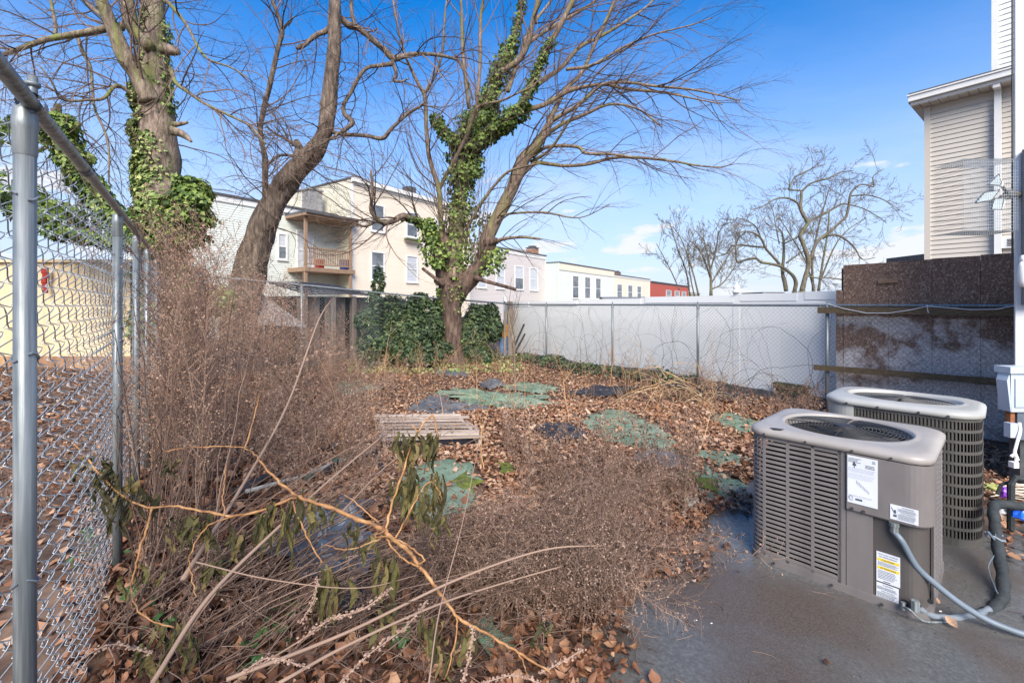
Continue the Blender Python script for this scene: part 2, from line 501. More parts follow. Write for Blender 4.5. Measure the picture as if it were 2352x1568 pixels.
# --- pale mint house with the porch, left of it
Wl = Wall((-10.67, 27.8), -A1, N1)
sL = Wl.t_of(484)
pg = house('mint_rowhouse', 'pale mint sided house with timber balcony left of the cream house', Wall(Wl.pt(sL + .6, 0, 0)[:2], A1, N1), 0, sL + .6, 10, 7.14, S_PGREEN, trims=(0, 1), fascia=0.3)
Wp = Wl
ta, tb = Wp.t_of(773), Wp.t_of(660)     # along the wall, measured from its right end leftwards
def wslab(mb, t0, t1, z0, z1, o0, o1, **k): Wp.slab(mb, min(t0, t1), max(t0, t1), z0, z1, o0, o1, **k)
m = MB(); wslab(m, 0.0, tb, 3.55, 3.78, 0.02, 1.75); m.build('balcony_floor', DECKW, pg)
m = MB(); wslab(m, 0.0, tb + 0.15, 6.62, 6.74, 0.02, 2.15); m.build('porch_roof', ROOFD, pg)
m = MB(); wslab(m, 0.0, tb + 0.15, 6.50, 6.62, 0.05, 2.05); m.build('porch_ceiling', DECKW, pg)
for t in (0.25, tb - 0.1, ):
    m = MB(); wslab(m, t - 0.07, t + 0.07, 0, 3.55, 1.55, 1.69); m.build('porch_post', DECKW, pg)
    m = MB(); wslab(m, t - 0.07, t + 0.07, 3.78, 6.5, 1.55, 1.69); m.build('porch_post', DECKW, pg)
m = MB(); wslab(m, 0.1, tb, 4.80, 4.88, 1.58, 1.68); m.build('hand_rail', DECKW, pg)
m = MB(); wslab(m, 0.1, tb, 3.92, 3.98, 1.6, 1.66); m.build('lower_rail', DECKW, pg)
first = None
for k in range(22):
    t = 0.45 + (tb - 0.8) * k / 21
    m = MB()
    if first is None:
        wslab(m, t - 0.022, t + 0.022, 3.98, 4.80, 1.61, 1.65); first = m.build('baluster', DECKW, pg); f0 = Wp.pt(t, 0, 0)
        fl = np.array(first.location)
    else:
        d = Wp.pt(t, 0, 0) - f0
        shared(first, 'baluster', tuple(fl + d), pg)
window(Wp, pg, Wp.t_of(717), Wp.t_of(684), 3.85, 5.9, BLIND)
window(Wp, pg, Wp.t_of(656), Wp.t_of(640), 4.3, 5.6)
for c, p0, p1, z1, nm, lb in (((0.5, 0.03, 0.02), 700, 712, 4.25, 'storage_bin', 'small red bin on the timber balcony floor'), ((0.03, 0.08, 0.35), 757, 768, 4.35, 'storage_bin', 'blue crate at the right end of the timber balcony')):
    mt = mat('plastic_' + nm + str(p0), [c, tuple(x * 1.2 for x in c)], 0.4)
    m = MB(); a_, b_ = Wp.t_of(p0), Wp.t_of(p1)
    wslab(m, a_, b_, 3.79, z1, 1.0, 1.4); wslab(m, a_ + .03, b_ - .03, z1, z1 + 0.05, 0.96, 1.44)
    o = m.build(nm, mt, loc=tuple(Wp.pt((a_ + b_) / 2, 1.2, 3.79))); tag(o, lb, 'bin')
m = MB(); c = Wp.pt(Wp.t_of(744), -1.2, 7.9); m.obox(c, A1, N1, 0.42, 0.4, 0.75); m.obox(c + np.array([0, 0, .8]), A1, N1, 0.48, 0.46, 0.05)
m.build('chimney', mat('grey_render', [(0.16, 0.16, 0.16), (0.30, 0.30, 0.30)], 0.9, 6), pg)

# --- grey house, set back from the green-white one
Wg = Wall((3.59, 48.7), -A1, N1)
sG = Wg.t_of(1078)
gh_w = Wall(Wg.pt(sG, 0, 0)[:2], A1, N1)
gh = house('grey_rowhouse', 'grey lap sided house with a brick chimney right of the ivy tree', gh_w, 0, sG, 9, 6.95, S_GREY, side='l')
for a_, b_ in ((1098, 1116), (1140, 1158), (1183, 1201), (1217, 1234)):
    x0, x1 = gh_w.t_of(a_), gh_w.t_of(b_)
    window(gh_w, gh, x0, x1, 3.3, 5.45, BLIND)
def chimney(par, c, a, n, hx, z0, z1, cap=True):
    m = MB(); m.obox((c[0], c[1], (z0 + z1) / 2), a, n, hx - 0.02, hx - 0.02, (z1 - z0) / 2); ch = m.build('chimney', MORTAR, par)
    nrow = int((z1 - z0) / 0.15)
    for side_i, (aa, nn) in enumerate(((a, n), (-n, a), (-a, -n), (n, -a))):
        for r_ in range(nrow):
            for k in range(3):
                w = hx * 2 / 3
                t = -hx + w * (k + 0.5) + (0.0 if r_ % 2 else w * 0.18)
                if t + w / 2 > hx + w * 0.2: t = hx - w / 2
                m = MB(); cc = np.array([c[0] + aa[0] * t + nn[0] * (hx), c[1] + aa[1] * t + nn[1] * (hx), z0 + 0.15 * (r_ + 0.5)])
                m.obox(cc, aa, nn, w * 0.44, 0.03, 0.06, rnd=rnd_.random())
                yield_list.append((m, ch))
    m = MB(); m.obox((c[0], c[1], z1 + 0.06), a, n, hx + 0.06, hx + 0.06, 0.06); m.obox((c[0], c[1], z1 + 0.2), a, n, hx - .15, hx - .15, 0.1); m.build('chimney_cap', ROOFD, ch)
    return ch
yield_list = []
cc = gh_w.pt(sG + 0.55, -2.0, 0)
ch = chimney(gh, cc, A1, N1, 0.48, 5.6, 7.95)
for m_, p_ in yield_list: m_.build('brick', BRICKM, p_)

# --- mint/white house, light cream house, red house, all on the main line
tA, tB, tC, tD = main.t_of(1283), main.t_of(1410), main.t_of(1492), main.t_of(1581)
h1 = house('white_rowhouse', 'white fronted mint sided house with three dark windows in a row', main, tA, tB, 9, 6.2, S_WHITE, S_MINT, fascia=0.75, trims=(1, 0), fm=S_LCREAM)
for a_, b_ in ((1315, 1328), (1343, 1355), (1368, 1379)):
    window(main, h1, main.t_of(a_), main.t_of(b_), 2.55, 4.95, GLASSD)
h2 = house('light_cream_rowhouse', 'light cream two storey house between the white and the red house', main, tB + 0.02, tC, 9, 5.75, S_LCREAM, trims=(0, 1), fascia=0.25)
for a_, b_ in ((1417, 1428), (1442, 1452), (1463, 1472)):
    window(main, h2, main.t_of(a_), main.t_of(b_), 2.6, 4.5, GLASSD)
yield_list = []
chimney(h2, main.pt(main.t_of(1461), -3, 0), A1, N1, 0.45, 5.6, 6.6)
for m_, p_ in yield_list: m_.build('brick', BRICKM, p_)
h3 = house('red_rowhouse', 'red sided house at the far end of the row', main, tC + 0.9, tD, 9, 5.5, S_RED, fascia=0.2, trims=(0, 0), fm=ROOFD)
for a_, b_ in ((1530, 1541), (1550, 1560), (1566, 1575)):
    window(main, h3, main.t_of(a_), main.t_of(b_), 2.5, 4.3, GLASSD, fr=0.07)
h4 = house('olive_rowhouse', 'low olive brown house beyond the red one behind bare saplings', main, tD + 1.5, main.t_of(1600) + 3, 9, 4.2, S_OLIVE, fascia=0.2)
# far roofs peeping over the white fence, right of the bare trees
far_w = Wall((26, 60), (1, 0.1), (0.1, -1))
h5 = house('brown_far_house', 'tiny brown flat roofed building far off under the curved bare trees', far_w, far_w.t_of(1752), far_w.t_of(1800), 6, CAMH + 1.6, S_OLIVE, fascia=0.2)

# --- tan neighbour house on the right (each lap is a board of its own)
AT = np.array([0.80, -1.0]); AT = AT / np.linalg.norm(AT); NT = np.array([AT[1], -AT[0]])   # along the wall towards the camera; outward normal to the left/front
NT = -NT if NT @ np.array([-1, -0.6]) < 0 else NT
Wt = Wall((9.2, 10.0), AT, NT)
tan = thing('tan_house', 'tan lap sided house with gutter and soffit above the particle board barrier', 'house', (9.2, 10.0, 0))
tend = 3.6
m = MB(); Wt.slab(m, 0, tend, 0, 6.15, -4.5, -0.012); m.build('wall_core', S_TAN, tan)
lapz = 0.102
m = MB()
v = [Wt.pt(0, 0, 0), Wt.pt(tend, 0, 0), Wt.pt(tend, 0.017, 0), Wt.pt(0, 0.017, 0), Wt.pt(tend, 0, lapz), Wt.pt(0, 0, lapz), Wt.pt(0, -0.01, 0), Wt.pt(tend, -0.01, 0), Wt.pt(tend, -0.01, lapz), Wt.pt(0, -0.01, lapz)]
m.add(v, [(6, 7, 2, 3), (3, 2, 4, 5), (5, 4, 8, 9)])
lb0 = m.build('siding_board', S_TAN, tan)
for k in range(1, int(6.1 / lapz)):
    shared(lb0, 'siding_board', (0, 0, k * lapz), tan)
m = MB(); Wt.slab(m, -0.1, 0.0, 0, 6.1, -0.2, 0.035); m.build('corner_trim', S_TAN, tan)
# soffit, gutter
m = MB(); Wt.slab(m, -0.28, tend, 6.13, 6.19, -4.6, 0.34); sf = m.build('soffit', TRIM, tan)
for k in range(26):
    m = MB(); t = -0.27 + k * 0.15
    Wt.slab(m, t, t + 0.135, 6.112, 6.128, 0.0, 0.33)
    if k == 0: s0 = m.build('soffit_panel', S_TAN, sf); sl = np.array(s0.location)
    else: shared(s0, 'soffit_panel', tuple(sl + np.append(AT * 0.15 * k, 0)), sf)
m = MB(); Wt.slab(m, -0.30, tend, 6.195, 6.33, 0.30, 0.42); Wt.slab(m, -0.32, tend, 6.31, 6.335, 0.29, 0.445); m.build('gutter', TRIM, tan)
m = MB(); Wt.slab(m, -0.32, tend, 6.2, 6.42, -4.6, 0.29); m.build('roof', ROOFD, tan)
# downpipe
tp = Wt.t_of(2293)
m = MB(); Wt.slab(m, tp - 0.05, tp + 0.05, 1.2, 6.05, 0.03, 0.11); Wt.slab(m, tp - 0.05, tp + 0.05, 6.05, 6.2, 0.05, 0.33); m.build('downpipe', TRIM, tan)
# tall block of the same house rising above, nearer the camera
tu = Wt.t_of(2291) 
Wu = Wall(Wt.pt(tu, -0.12, 0)[:2], AT, NT)
m = MB(); Wu.laps(m, 0, tend - tu, 6.42, 11.5, 0.11); Wu.slab(m, 0, tend - tu, 6.42, 11.5, -4, -0.004); m.build('upper_wall', S_WHITE, tan)
m = MB(); Wu.slab(m, -0.09, 0.0, 6.42, 11.5, -0.1, 0.05); m.build('corner_trim', TRIM, tan)
# small vent box low on the wall
m = MB(); tv = Wt.t_of(2318); Wt.slab(m, tv - 0.16, tv + 0.2, 2.88, 3.1, 0.02, 0.09)
vb = m.build('wall_vent', TRIM, tan)
m = MB()
for k in range(5): Wt.slab(m, tv - 0.02, tv + 0.16, 2.92 + k * 0.03, 2.935 + k * 0.03, 0.09, 0.097)
m.build('vent_slot', DARK, vb)
# distant little roof corner left of it
m = MB(); q = P(2128, 585, 22); m.obox(q + np.array([1.2, 0, -0.1]), (1, 0), (0, 1), 1.5, 2, 0.12); o = m.build('far_roof', ROOFD, loc=tuple(q)); tag(o, 'sliver of a distant dark roof left of the tan house corner', 'roof')

# --- the wing of the own house at the right edge
WH = Wall((5.22, 4.72), (0.72, -0.69), (-0.69, -0.72))
own = thing('own_house_wing', 'pale siding wing with a white corner board at the right edge of the view', 'house', (5.22, 4.72, 0))
m = MB(); WH.slab(m, 0.10, 1.3, 0, 7.5, -1.0, 0.0); WH.laps(m, 0.10, 1.3, 0, 7.5, 0.11, 0, 0.003); m.build('wall', S_WHITE, own)
m = MB(); WH.slab(m, 0.0, 0.10, 0, 7.5, -0.12, 0.03); m.build('corner_board', WHITE, own)
m = MB(); q = WH.pt(-0.02, 0.02, 0)
m.tube([(q[0], q[1], z_) for z_ in (2.2, 3.4, 4.6, 6.0, 7.4)], 0.009, 6); m.build('cable', BLACKM, own)
m = MB(); WH.slab(m, 0.04, 0.16, 1.75, 3.32, 0.035, 0.12); m.build('window_casing', mat('slate_blue_paint', [(0.02, 0.026, 0.035), (0.03, 0.036, 0.046)], 0.4, 5), own)
# ------------------------------------------------------------------ yellow painted steel wall on the left
YEL = mat('rusty_yellow_steel', [(0.56, 0.43, 0.23), (0.62, 0.51, 0.32), (0.54, 0.42, 0.25), (0.30, 0.13, 0.05)], 0.7, 1.6, 8, stretch=(1, 1, 0.35), pos=(0.3, 0.85), bump=0.15)
yw = thing('yellow_container', 'yellow painted ribbed steel wall beyond the left chain link fence', 'container', (-16, 10.4, 0))
ztop = 2.72
m = MB(); pts = []
x = -17.0; k = 0
while x < -8.6:
    d = (0, 0, 0.035, 0.035)[k % 4]; pts.append((x, 10.4 + d)); x += (0.16, 0.045, 0.11, 0.045)[k % 4]; k += 1
v = [(p[0], p[1], z_) for z_ in (0.15, ztop) for p in pts]
n = len(pts)
m.add(v, [(i, i + 1, n + i + 1, n + i) for i in range(n - 1)])
m.box((-17, 10.45, 0.15), (-8.6, 12.8, ztop)); m.build('ribbed_wall', YEL, yw)
m = MB(); m.box((-17, 10.36, 0.05), (-8.6, 10.399, 0.58)); m.build('rusty_skirt', mat('rusty_skirt_steel', [(0.13, 0.07, 0.04), (0.30, 0.17, 0.09), (0.42, 0.27, 0.13)], .85, 3, 8, stretch=(1, 1, .4)), yw)
m = MB(); m.box((-17, 10.33, ztop), (-8.6, 12.8, ztop + 0.06)); m.build('top_rail', YEL, yw)
m = MB(); m.tube([(-17, 10.28, 0.16), (-8.6, 10.28, 0.16)], 0.05, 8); m.build('bottom_pipe', mat('dull_pipe', [(0.12, 0.10, 0.09), (0.2, 0.18, 0.16)], 0.7), yw)
# red rag hanging on the wall top
m = MB(); q = P(103, 612, 10.25)
for k in range(5):
    m.obox(q + np.array([0.02 * math.sin(k * 2), 0, -0.1 - 0.11 * k]), (1, 0), (0, 1), 0.07 - 0.008 * k, 0.02, 0.06)
o = m.build('rag', mat('rag_red', [(0.25, 0.02, 0.015), (0.32, 0.04, 0.03)], 0.9), loc=tuple(q)); tag(o, 'dark red rag hanging over the top of the yellow wall', 'rag')
# ------------------------------------------------------------------ chain link fences
def chain_link(mb, p0, p1, zf0, zf1, D=0.068, wr=0.0017, detail=2, depth=0.006, sides=3, sag=0.0, seed=0):
    """p0,p1 plan ends; zf0(t), zf1(t) bottom and top heights along 0..1"""
    r = np.random.RandomState(seed)
    p0, p1 = np.asarray(p0, float), np.asarray(p1, float)
    Lh = np.linalg.norm(p1 - p0); d = (p1 - p0) / Lh; nn = np.array([-d[1], d[0]])
    n = int(Lh / (D / 2)); PP, RR, RN = [], [], []
    for i in range(n):
        s0 = i * D / 2
        t = s0 / Lh; za, zb = zf0(t), zf1(t)
        m_ = int((zb - za) / (D / 2)) * detail + 1
        j = np.arange(m_ + 1)
        ph = j / detail + (i % 2)
        tri = np.abs(((ph) % 2) - 1)               # 0..1 zigzag
        if detail > 2: tri = 0.5 - 0.5 * np.cos(np.pi * tri) * 0.55 - 0.5 * (1 - 2 * tri) * 0.45
        sx = s0 + tri * D / 2
        zz = zb - j * (D / 2) / detail
        off = depth * np.cos(np.pi * tri) * np.where(((ph % 2) < 1), 1, -1) * 0.6 + depth * (1 - 2 * tri) * 0.5
        if sag: off = off + sag * np.sin(s0 * 2.1) * np.sin((zz - za) / (zb - za) * np.pi)
        X = p0[0] + d[0] * sx + nn[0] * off; Y = p0[1] + d[1] * sx + nn[1] * off
        PP.append(np.stack([X, Y, zz], 1)); RR.append(np.full(len(j), wr)); RN.append(r.rand())
    mb.tubes(PP, RR, sides, 0, RN)

def seg(a, b, t): return a + (b - a) * t
# left fence -------------------------------------------------------
LTOP = 2.25
lf = thing('chain_link_fence', 'tall galvanised chain link fence running along the left side', 'fence', (LF0[0], LF0[1], 0))
def lp(s, off=0.0): return LF0 + LFD * s + np.array([LFD[1], -LFD[0]]) * off
LL = 10.15
# post distances along the fence
def tline(px, O, D): u = (px - CX) / F; return (u * O[1] - O[0]) / (D[0] - u * D[1])
lposts = [0.0, tline(270, LF0, LFD), tline(313, LF0, LFD) , tline(338, LF0, LFD), tline(360, LF0, LFD), LL]
for k, s_ in enumerate(lposts):
    q = lp(s_, 0.0); m = MB(); gz = g(q[0], q[1])
    m.tube([(q[0], q[1], gz - 0.1), (q[0], q[1], LTOP - 0.02)], 0.0215, 20); pst = m.build('post', GAL, lf, smooth=True)
    m = MB()
    prof = [(0.0305, -0.15), (0.0325, -0.145), (0.0325, -0.085), (0.0348, -0.08), (0.0348, -0.06), (0.033, -0.055), (0.032, -0.04), (0.028, -0.03), (0.016, -0.024)]
    m.rings([np.array([(q[0] + r_ * math.cos(a), q[1] + r_ * math.sin(a), LTOP + 0.022 + z_) for a in np.linspace(0, 2 * math.pi, 20, endpoint=False)]) for r_, z_ in [(a_ * .72, b_) for a_, b_ in prof]], True, False, True)
    m.build('post_cap', GAL, pst, smooth=True)
    if k in (0, 1):
        for zt in (2.02, 1.62, 1.55 if k else 1.06, 0.6):
            m = MB(); m.tube([(q[0] + 0.0245 * math.cos(a), q[1] + 0.0245 * math.sin(a), zt + 0.01 * math.sin(a * 2 + zt * 9)) for a in np.linspace(-0.6, 4.9, 16)], 0.0024, 5)
            m.build('wire_tie', WIRE, pst)
m = MB(); a, b_ = lp(-1.6, 0.012), lp(LL, 0.012)
pts = [tuple(seg(a, b_, t)) + (LTOP + 0.004,) for t in np.linspace(0, 1, 12)]
m.tube(pts, 0.0178, 16); rail = m.build('top_rail', GAL, lf, smooth=True)
for s_ in (0.72, 3.6, 6.6):   # rail sleeves
    m = MB(); q0, q1 = lp(s_ - 0.08, 0.012), lp(s_ + 0.08, 0.012)
    m.tube([(*q0, LTOP + 0.004), (*q1, LTOP + 0.004)], 0.0198, 16); m.build('rail_sleeve', GAL, rail, smooth=True)
# eye bolt fitting that holds the rail at the first post
m = MB(); q = lp(0.0, 0.012)
m.tube([(q[0] - 0.0, q[1], LTOP + 0.004), (q[0] + 0.002, q[1], LTOP + 0.075)], 0.010, 8)
m.tube([(q[0], q[1], LTOP + 0.05), (q[0], q[1], LTOP + 0.06)], 0.017, 6)
a3 = np.array([LFD[0], LFD[1], 0]); c3 = np.array([q[0], q[1], LTOP + 0.004])
m.rings([np.array([c3 + a3 * (0.02 * s_) + 0.027 * (math.cos(a) * np.array([LFD[1], -LFD[0], 0]) + math.sin(a) * np.array([0, 0, 1])) for a in np.linspace(0, 2 * math.pi, 16, endpoint=False)]) for s_ in (-1, 1)])
m.build('eye_bolt', GAL, lf, smooth=True)
m = MB()
pa, pb, pc = lp(-1.35, -0.036), lp(2.6, -0.036), lp(LL, -0.036)
chain_link(m, pa, pb, lambda t: 0.02 + 0.27 * sstep(0.3, 1, t), lambda t: LTOP - 0.035, D=0.118, wr=0.0018, detail=8, depth=0.016, sides=5, sag=0.02, seed=1)
o = m.build('mesh', WIRE, lf, smooth=True); o['kind'] = 'stuff'
m = MB()
chain_link(m, pb, pc, lambda t: 0.3, lambda t: LTOP - 0.035, D=0.118, wr=0.0018, detail=4, depth=0.015, sides=3, sag=0.02, seed=2)
o = m.build('mesh', WIRE, lf); o['kind'] = 'stuff'

# back fence --------------------------------------------------------
BC0 = np.array([-7.10, 9.55]); BC1 = np.array([-0.19, 14.43])
BL = np.linalg.norm(BC1 - BC0); BD = (BC1 - BC0) / BL; BN = np.array([-BD[1], BD[0]])
BZ0, BZ1 = 2.40, 1.78
bf = thing('chain_link_fence', 'rusting chain link fence across the back, behind the ivy tree', 'fence', (*BC0, 0))
for k, px_ in enumerate((693, 967)):
    s_ = tline(px_, BC0, BD); q = BC0 + BD * s_; zt = BZ0 + (BZ1 - BZ0) * s_ / BL
    m = MB(); m.tube([(q[0], q[1], -0.1), (q[0], q[1], zt)], 0.03, 10); m.build('post', GAL, bf, smooth=True)
m = MB(); m.tube([(*(BC0 + BD * BL * t), BZ0 + (BZ1 - BZ0) * t + 0.015 * math.sin(t * 7)) for t in np.linspace(0, 1, 14)], 0.024, 8); m.build('top_rail', GAL, bf, smooth=True)
m = MB(); chain_link(m, BC0 + BN * .04, BC1 + BN * .04, lambda t: 0.06, lambda t: BZ0 + (BZ1 - BZ0) * t - 0.02, D=0.08, wr=0.0022, detail=1, depth=0.004, seed=3)
o = m.build('mesh', WIRE, bf); o['kind'] = 'stuff'

# right fence -------------------------------------------------------
rf = thing('chain_link_fence', 'weathered chain link fence in front of the white vinyl fence', 'fence', (*RF0, 0))
def rp_(k, off=0.0): q = RF0 + RFD * (2.227 * k) + RFN * off; return q
RZ = lambda k: 1.742 + 0.02 * k / 4
RK = [tline(px_, RF0, RFD) / 2.227 for px_ in (1900, 1603, 1407, 1255)] + [4.0]
for k in RK + [-1.35]:
    q = rp_(k, 0.0); m = MB(); gz = g(q[0], q[1])
    m.tube([(q[0], q[1], gz - 0.1), (q[0], q[1], RZ(k) - 0.03)], 0.026, 12); pp_ = m.build('post', GAL, rf, smooth=True)
    m = MB(); m.rings([np.array([(q[0] + r_ * math.cos(a), q[1] + r_ * math.sin(a), RZ(k) + z_) for a in np.linspace(0, 2 * math.pi, 10, endpoint=False)]) for r_, z_ in ((0.03, -0.07), (0.032, -0.03), (0.022, -0.0), (0.012, 0.035), (0.016, 0.05), (0.006, 0.07))], True, False, True)
    m.build('post_cap', GAL, pp_, smooth=True)
m = MB(); m.tube([(*rp_(k, 0.0), RZ(k)) for k in np.linspace(-1.6, 4, 14)], 0.021, 8); m.build('top_rail', GAL, rf, smooth=True)
m = MB(); chain_link(m, rp_(-1.6, 0.03), rp_(4, 0.03), lambda t: 0.07, lambda t: 1.73, D=0.072, wr=0.0019, detail=2, depth=0.006, seed=4)
o = m.build('mesh', WIRE_D, rf); o['kind'] = 'stuff'

# white vinyl fence --------------------------------------------------
vf = thing('vinyl_fence', 'solid white vinyl fence behind the weathered chain link on the right', 'fence', (*rp_(0, 0.55), 0))
def vp(k, off=0.0): return rp_(k, 0.55 + off)
def vk(px_): q = rp_(0, 0.55); return tline(px_, q, RFD) / 2.227
vks = [vk(1925) - 1.4, vk(1925) - 0.55, vk(1925)+0.25, vk(1692), vk(1478), vk(1330), vk(1218), vk(1160)]
def vseg(mb, k0, k1, z0, z1, o0, o1, mi=0, rnd=None):
    a, b_ = vp(k0), vp(k1); c = (a + b_) / 2 + RFN * (o0 + o1) / 2
    mb.obox((c[0], c[1], (z0 + z1) / 2), RFD, RFN, np.linalg.norm(b_ - a) / 2, abs(o1 - o0) / 2, (z1 - z0) / 2, mi, rnd)
def vztop(k): return 1.98 - 0.035 * max(0, k)
for i in range(len(vks) - 1):
    k0, k1 = vks[i], vks[i + 1]; zt = vztop((k0 + k1) / 2)
    hw = 0.063 / 2.227
    # boards of the panel
    n = max(3, int(round((k1 - k0) * 2.227 / 0.28)))
    ks = np.linspace(k0 + hw, k1 - hw, n + 1)
    for j in range(n):
        m = MB(); vseg(m, ks[j] + 0.0004, ks[j + 1] - 0.0004, 0.10, zt - 0.14, -0.011, 0.011); m.build('panel_board', VINYL, vf)
    m = MB(); vseg(m, k0 + hw, k1 - hw, zt - 0.14, zt, -0.025, 0.025); m.build('top_rail', VINYL, vf)
    m = MB(); vseg(m, k0 + hw, k1 - hw, 0.04, 0.10, -0.025, 0.025); m.build('bottom_rail', VINYL, vf)
for i, k in enumerate(vks):
    zt = vztop(k) + 0.04
    big = i in (3, 7)
    if not big: zt -= 0.041
    m = MB(); vseg(m, k - 0.0283, k + 0.0283, -0.1, zt, -0.02 if big else -0.0115, 0.063); ps = m.build('post', VINYL, vf)
    if not big: continue
    c = vp(k); m = MB()
    prof = [(0.082, 0), (0.082, 0.03), (0.07, 0.04), (0.055, 0.06), (0.055, 0.075), (0.066, 0.085), (0.06, 0.11), (0.035, 0.15), (0.012, 0.175), (0.018, 0.19), (0.006, 0.21)]
    m.rings([np.array([(c[0] + r_ * math.cos(a), c[1] + r_ * math.sin(a), zt + z_) for a in np.linspace(0, 2 * math.pi, 12, endpoint=False) + 0.6]) for r_, z_ in prof], True, True, True)
    m.build('post_cap', VINYL, ps)

# particle board barrier ----------------------------------------------
def _osb(m, t, b, rp, mp_):
    A, K = t.nodes.new, t.links.new
    v = A('ShaderNodeTexVoronoi'); v.inputs['Scale'].default_value = 62; v.inputs['Randomness'].default_value = 1
    mp2 = A('ShaderNodeMapping'); mp2.inputs['Rotation'].default_value = (0.5, 0.8, 0.4); mp2.inputs['Scale'].default_value = (0.5, 1.4, 1.0)
    nd = A('ShaderNodeTexNoise'); nd.inputs['Scale'].default_value = 9; K(mp_.outputs[0], nd.inputs['Vector'])
    ad = A('ShaderNodeVectorMath'); ad.operation = 'MULTIPLY_ADD'; K(nd.outputs['Color'], ad.inputs[0]); ad.inputs[1].default_value = (0.06, 0.06, 0.06); K(mp_.outputs[0], ad.inputs[2])
    K(ad.outputs[0], mp2.inputs['Vector']); K(mp2.outputs[0], v.inputs['Vector'])
    sp = A('ShaderNodeSeparateColor'); K(v.outputs['Color'], sp.inputs[0])
    r = A('ShaderNodeValToRGB'); K(sp.outputs[0], r.inputs['Fac'])
    e = r.color_ramp.elements; e[0].color = (0.12, 0.068, 0.046, 1); e[1].color = (0.42, 0.30, 0.22, 1); e[1].position = 1.0
    e2 = e.new(0.8); e2.color = (0.24, 0.155, 0.11, 1)
    # pale lime-wash stains low down
    n = A('ShaderNodeTexNoise'); n.inputs['Scale'].default_value = 1.15; n.inputs['Detail'].default_value = 7; n.inputs['Roughness'].default_value = 0.62; K(mp_.outputs[0], n.inputs['Vector'])
    sz = A('ShaderNodeSeparateXYZ'); K(mp_.outputs[0], sz.inputs[0])
    hz = A('ShaderNodeMapRange'); K(sz.outputs['Z'], hz.inputs['Value']); hz.inputs['From Min'].default_value = 1.55; hz.inputs['From Max'].default_value = 1.75; hz.inputs['To Min'].default_value = 0.13; hz.inputs['To Max'].default_value = -0.3
    sm = A('ShaderNodeMath'); sm.operation = 'ADD'; K(n.outputs['Fac'], sm.inputs[0]); K(hz.outputs[0], sm.inputs[1])
    rr_ = A('ShaderNodeValToRGB'); rr_.color_ramp.elements[0].position = 0.555; rr_.color_ramp.elements[1].position = 0.62; K(sm.outputs[0], rr_.inputs['Fac'])
    mul = A('ShaderNodeMath'); mul.operation = 'MULTIPLY'; K(rr_.outputs['Color'], mul.inputs[0]); mul.inputs[1].default_value = 0.92
    mx = A('ShaderNodeMix'); mx.data_type = 'RGBA'; K(mul.outputs[0], mx.inputs['Factor']); K(r.outputs['Color'], mx.inputs['A'])
    r4 = A('ShaderNodeValToRGB'); r4.color_ramp.elements[0].color = (0.40, 0.345, 0.32, 1); r4.color_ramp.elements[1].color = (0.76, 0.73, 0.70, 1); K(sp.outputs[1], r4.inputs['Fac'])
    K(r4.outputs['Color'], mx.inputs['B'])
    K(mx.outputs['Result'], b.inputs['Base Color'])
    bp = A('ShaderNodeBump'); bp.inputs['Strength'].default_value = 0.5; bp.inputs['Distance'].default_value = 0.006
    K(sp.outputs[2], bp.inputs['Height']); K(bp.outputs[0], b.inputs['Normal'])
OSB = mat('weathered_particle_board', [(0.1, 0.06, 0.04), (0.2, 0.12, 0.08)], 0.9, 10, extra=_osb)
WOODG = mat('mossy_timber', [(0.05, 0.045, 0.022), (0.12, 0.085, 0.045), (0.19, 0.14, 0.085)], 0.9, 7, 7, stretch=(2.5, 2.5, 12), bump=0.6, bscale=14)
ob = thing('particle_board_barrier', 'weathered brown particle board sheets standing behind the chain link on the right', 'barrier', (*rp_(-0.1, 0.16), 0))
kcol = [-0.075, -0.327, -0.543, -0.755, -0.975, -1.20, -1.5]
zrow = [0.03, 0.42, 0.83, 1.22, 1.70]
def oseg(mb, k0, k1, z0, z1, o0, o1):
    a, b_ = rp_(k0), rp_(k1); c = (a + b_) / 2 + RFN * (o0 + o1) / 2
    mb.obox((c[0], c[1], (z0 + z1) / 2), RFD, RFN, np.linalg.norm(b_ - a) / 2, abs(o1 - o0) / 2, (z1 - z0) / 2)
for i in range(len(kcol) - 1):
    k0, k1 = kcol[i] - 0.0009, kcol[i + 1] + 0.0009
    dz = 0.0 if i % 2 else 0.004
    for j in range(len(zrow) - 1):
        m = MB(); oo = 0.14 + rs.rand() * 0.002
        oseg(m, k0, k1, zrow[j] + 0.0015, zrow[j + 1] - 0.0015, oo, oo + 0.016); m.build('board_panel', OSB, ob)
    m = MB(); oo = 0.134 + rs.rand() * 0.002; zt = 2.368 + 0.009 * i
    oseg(m, k0 - (0.0), k1, zrow[-1] + 0.004, zt, oo, oo + 0.016); m.build('board_panel', OSB, ob)
m = MB(); oseg(m, -0.06, -1.5, 0.03, 2.32, 0.17, 0.185); m.build('backing_sheet', mat('backing', [(0.03, 0.022, 0.018), (0.05, 0.04, 0.03)], 0.9), ob)
m = MB(); oseg(m, -0.03, -0.072, 0.03, 1.98, 0.145, 0.19); m.build('edge_strip', OSB, ob)
# scrap patch nailed high up
m = MB(); c = rp_(-0.328, 0.115); m.obox((c[0], c[1], 2.10), RFD, RFN, 0.115, 0.012, 0.03); m.build('scrap_block', DECKW, ob)
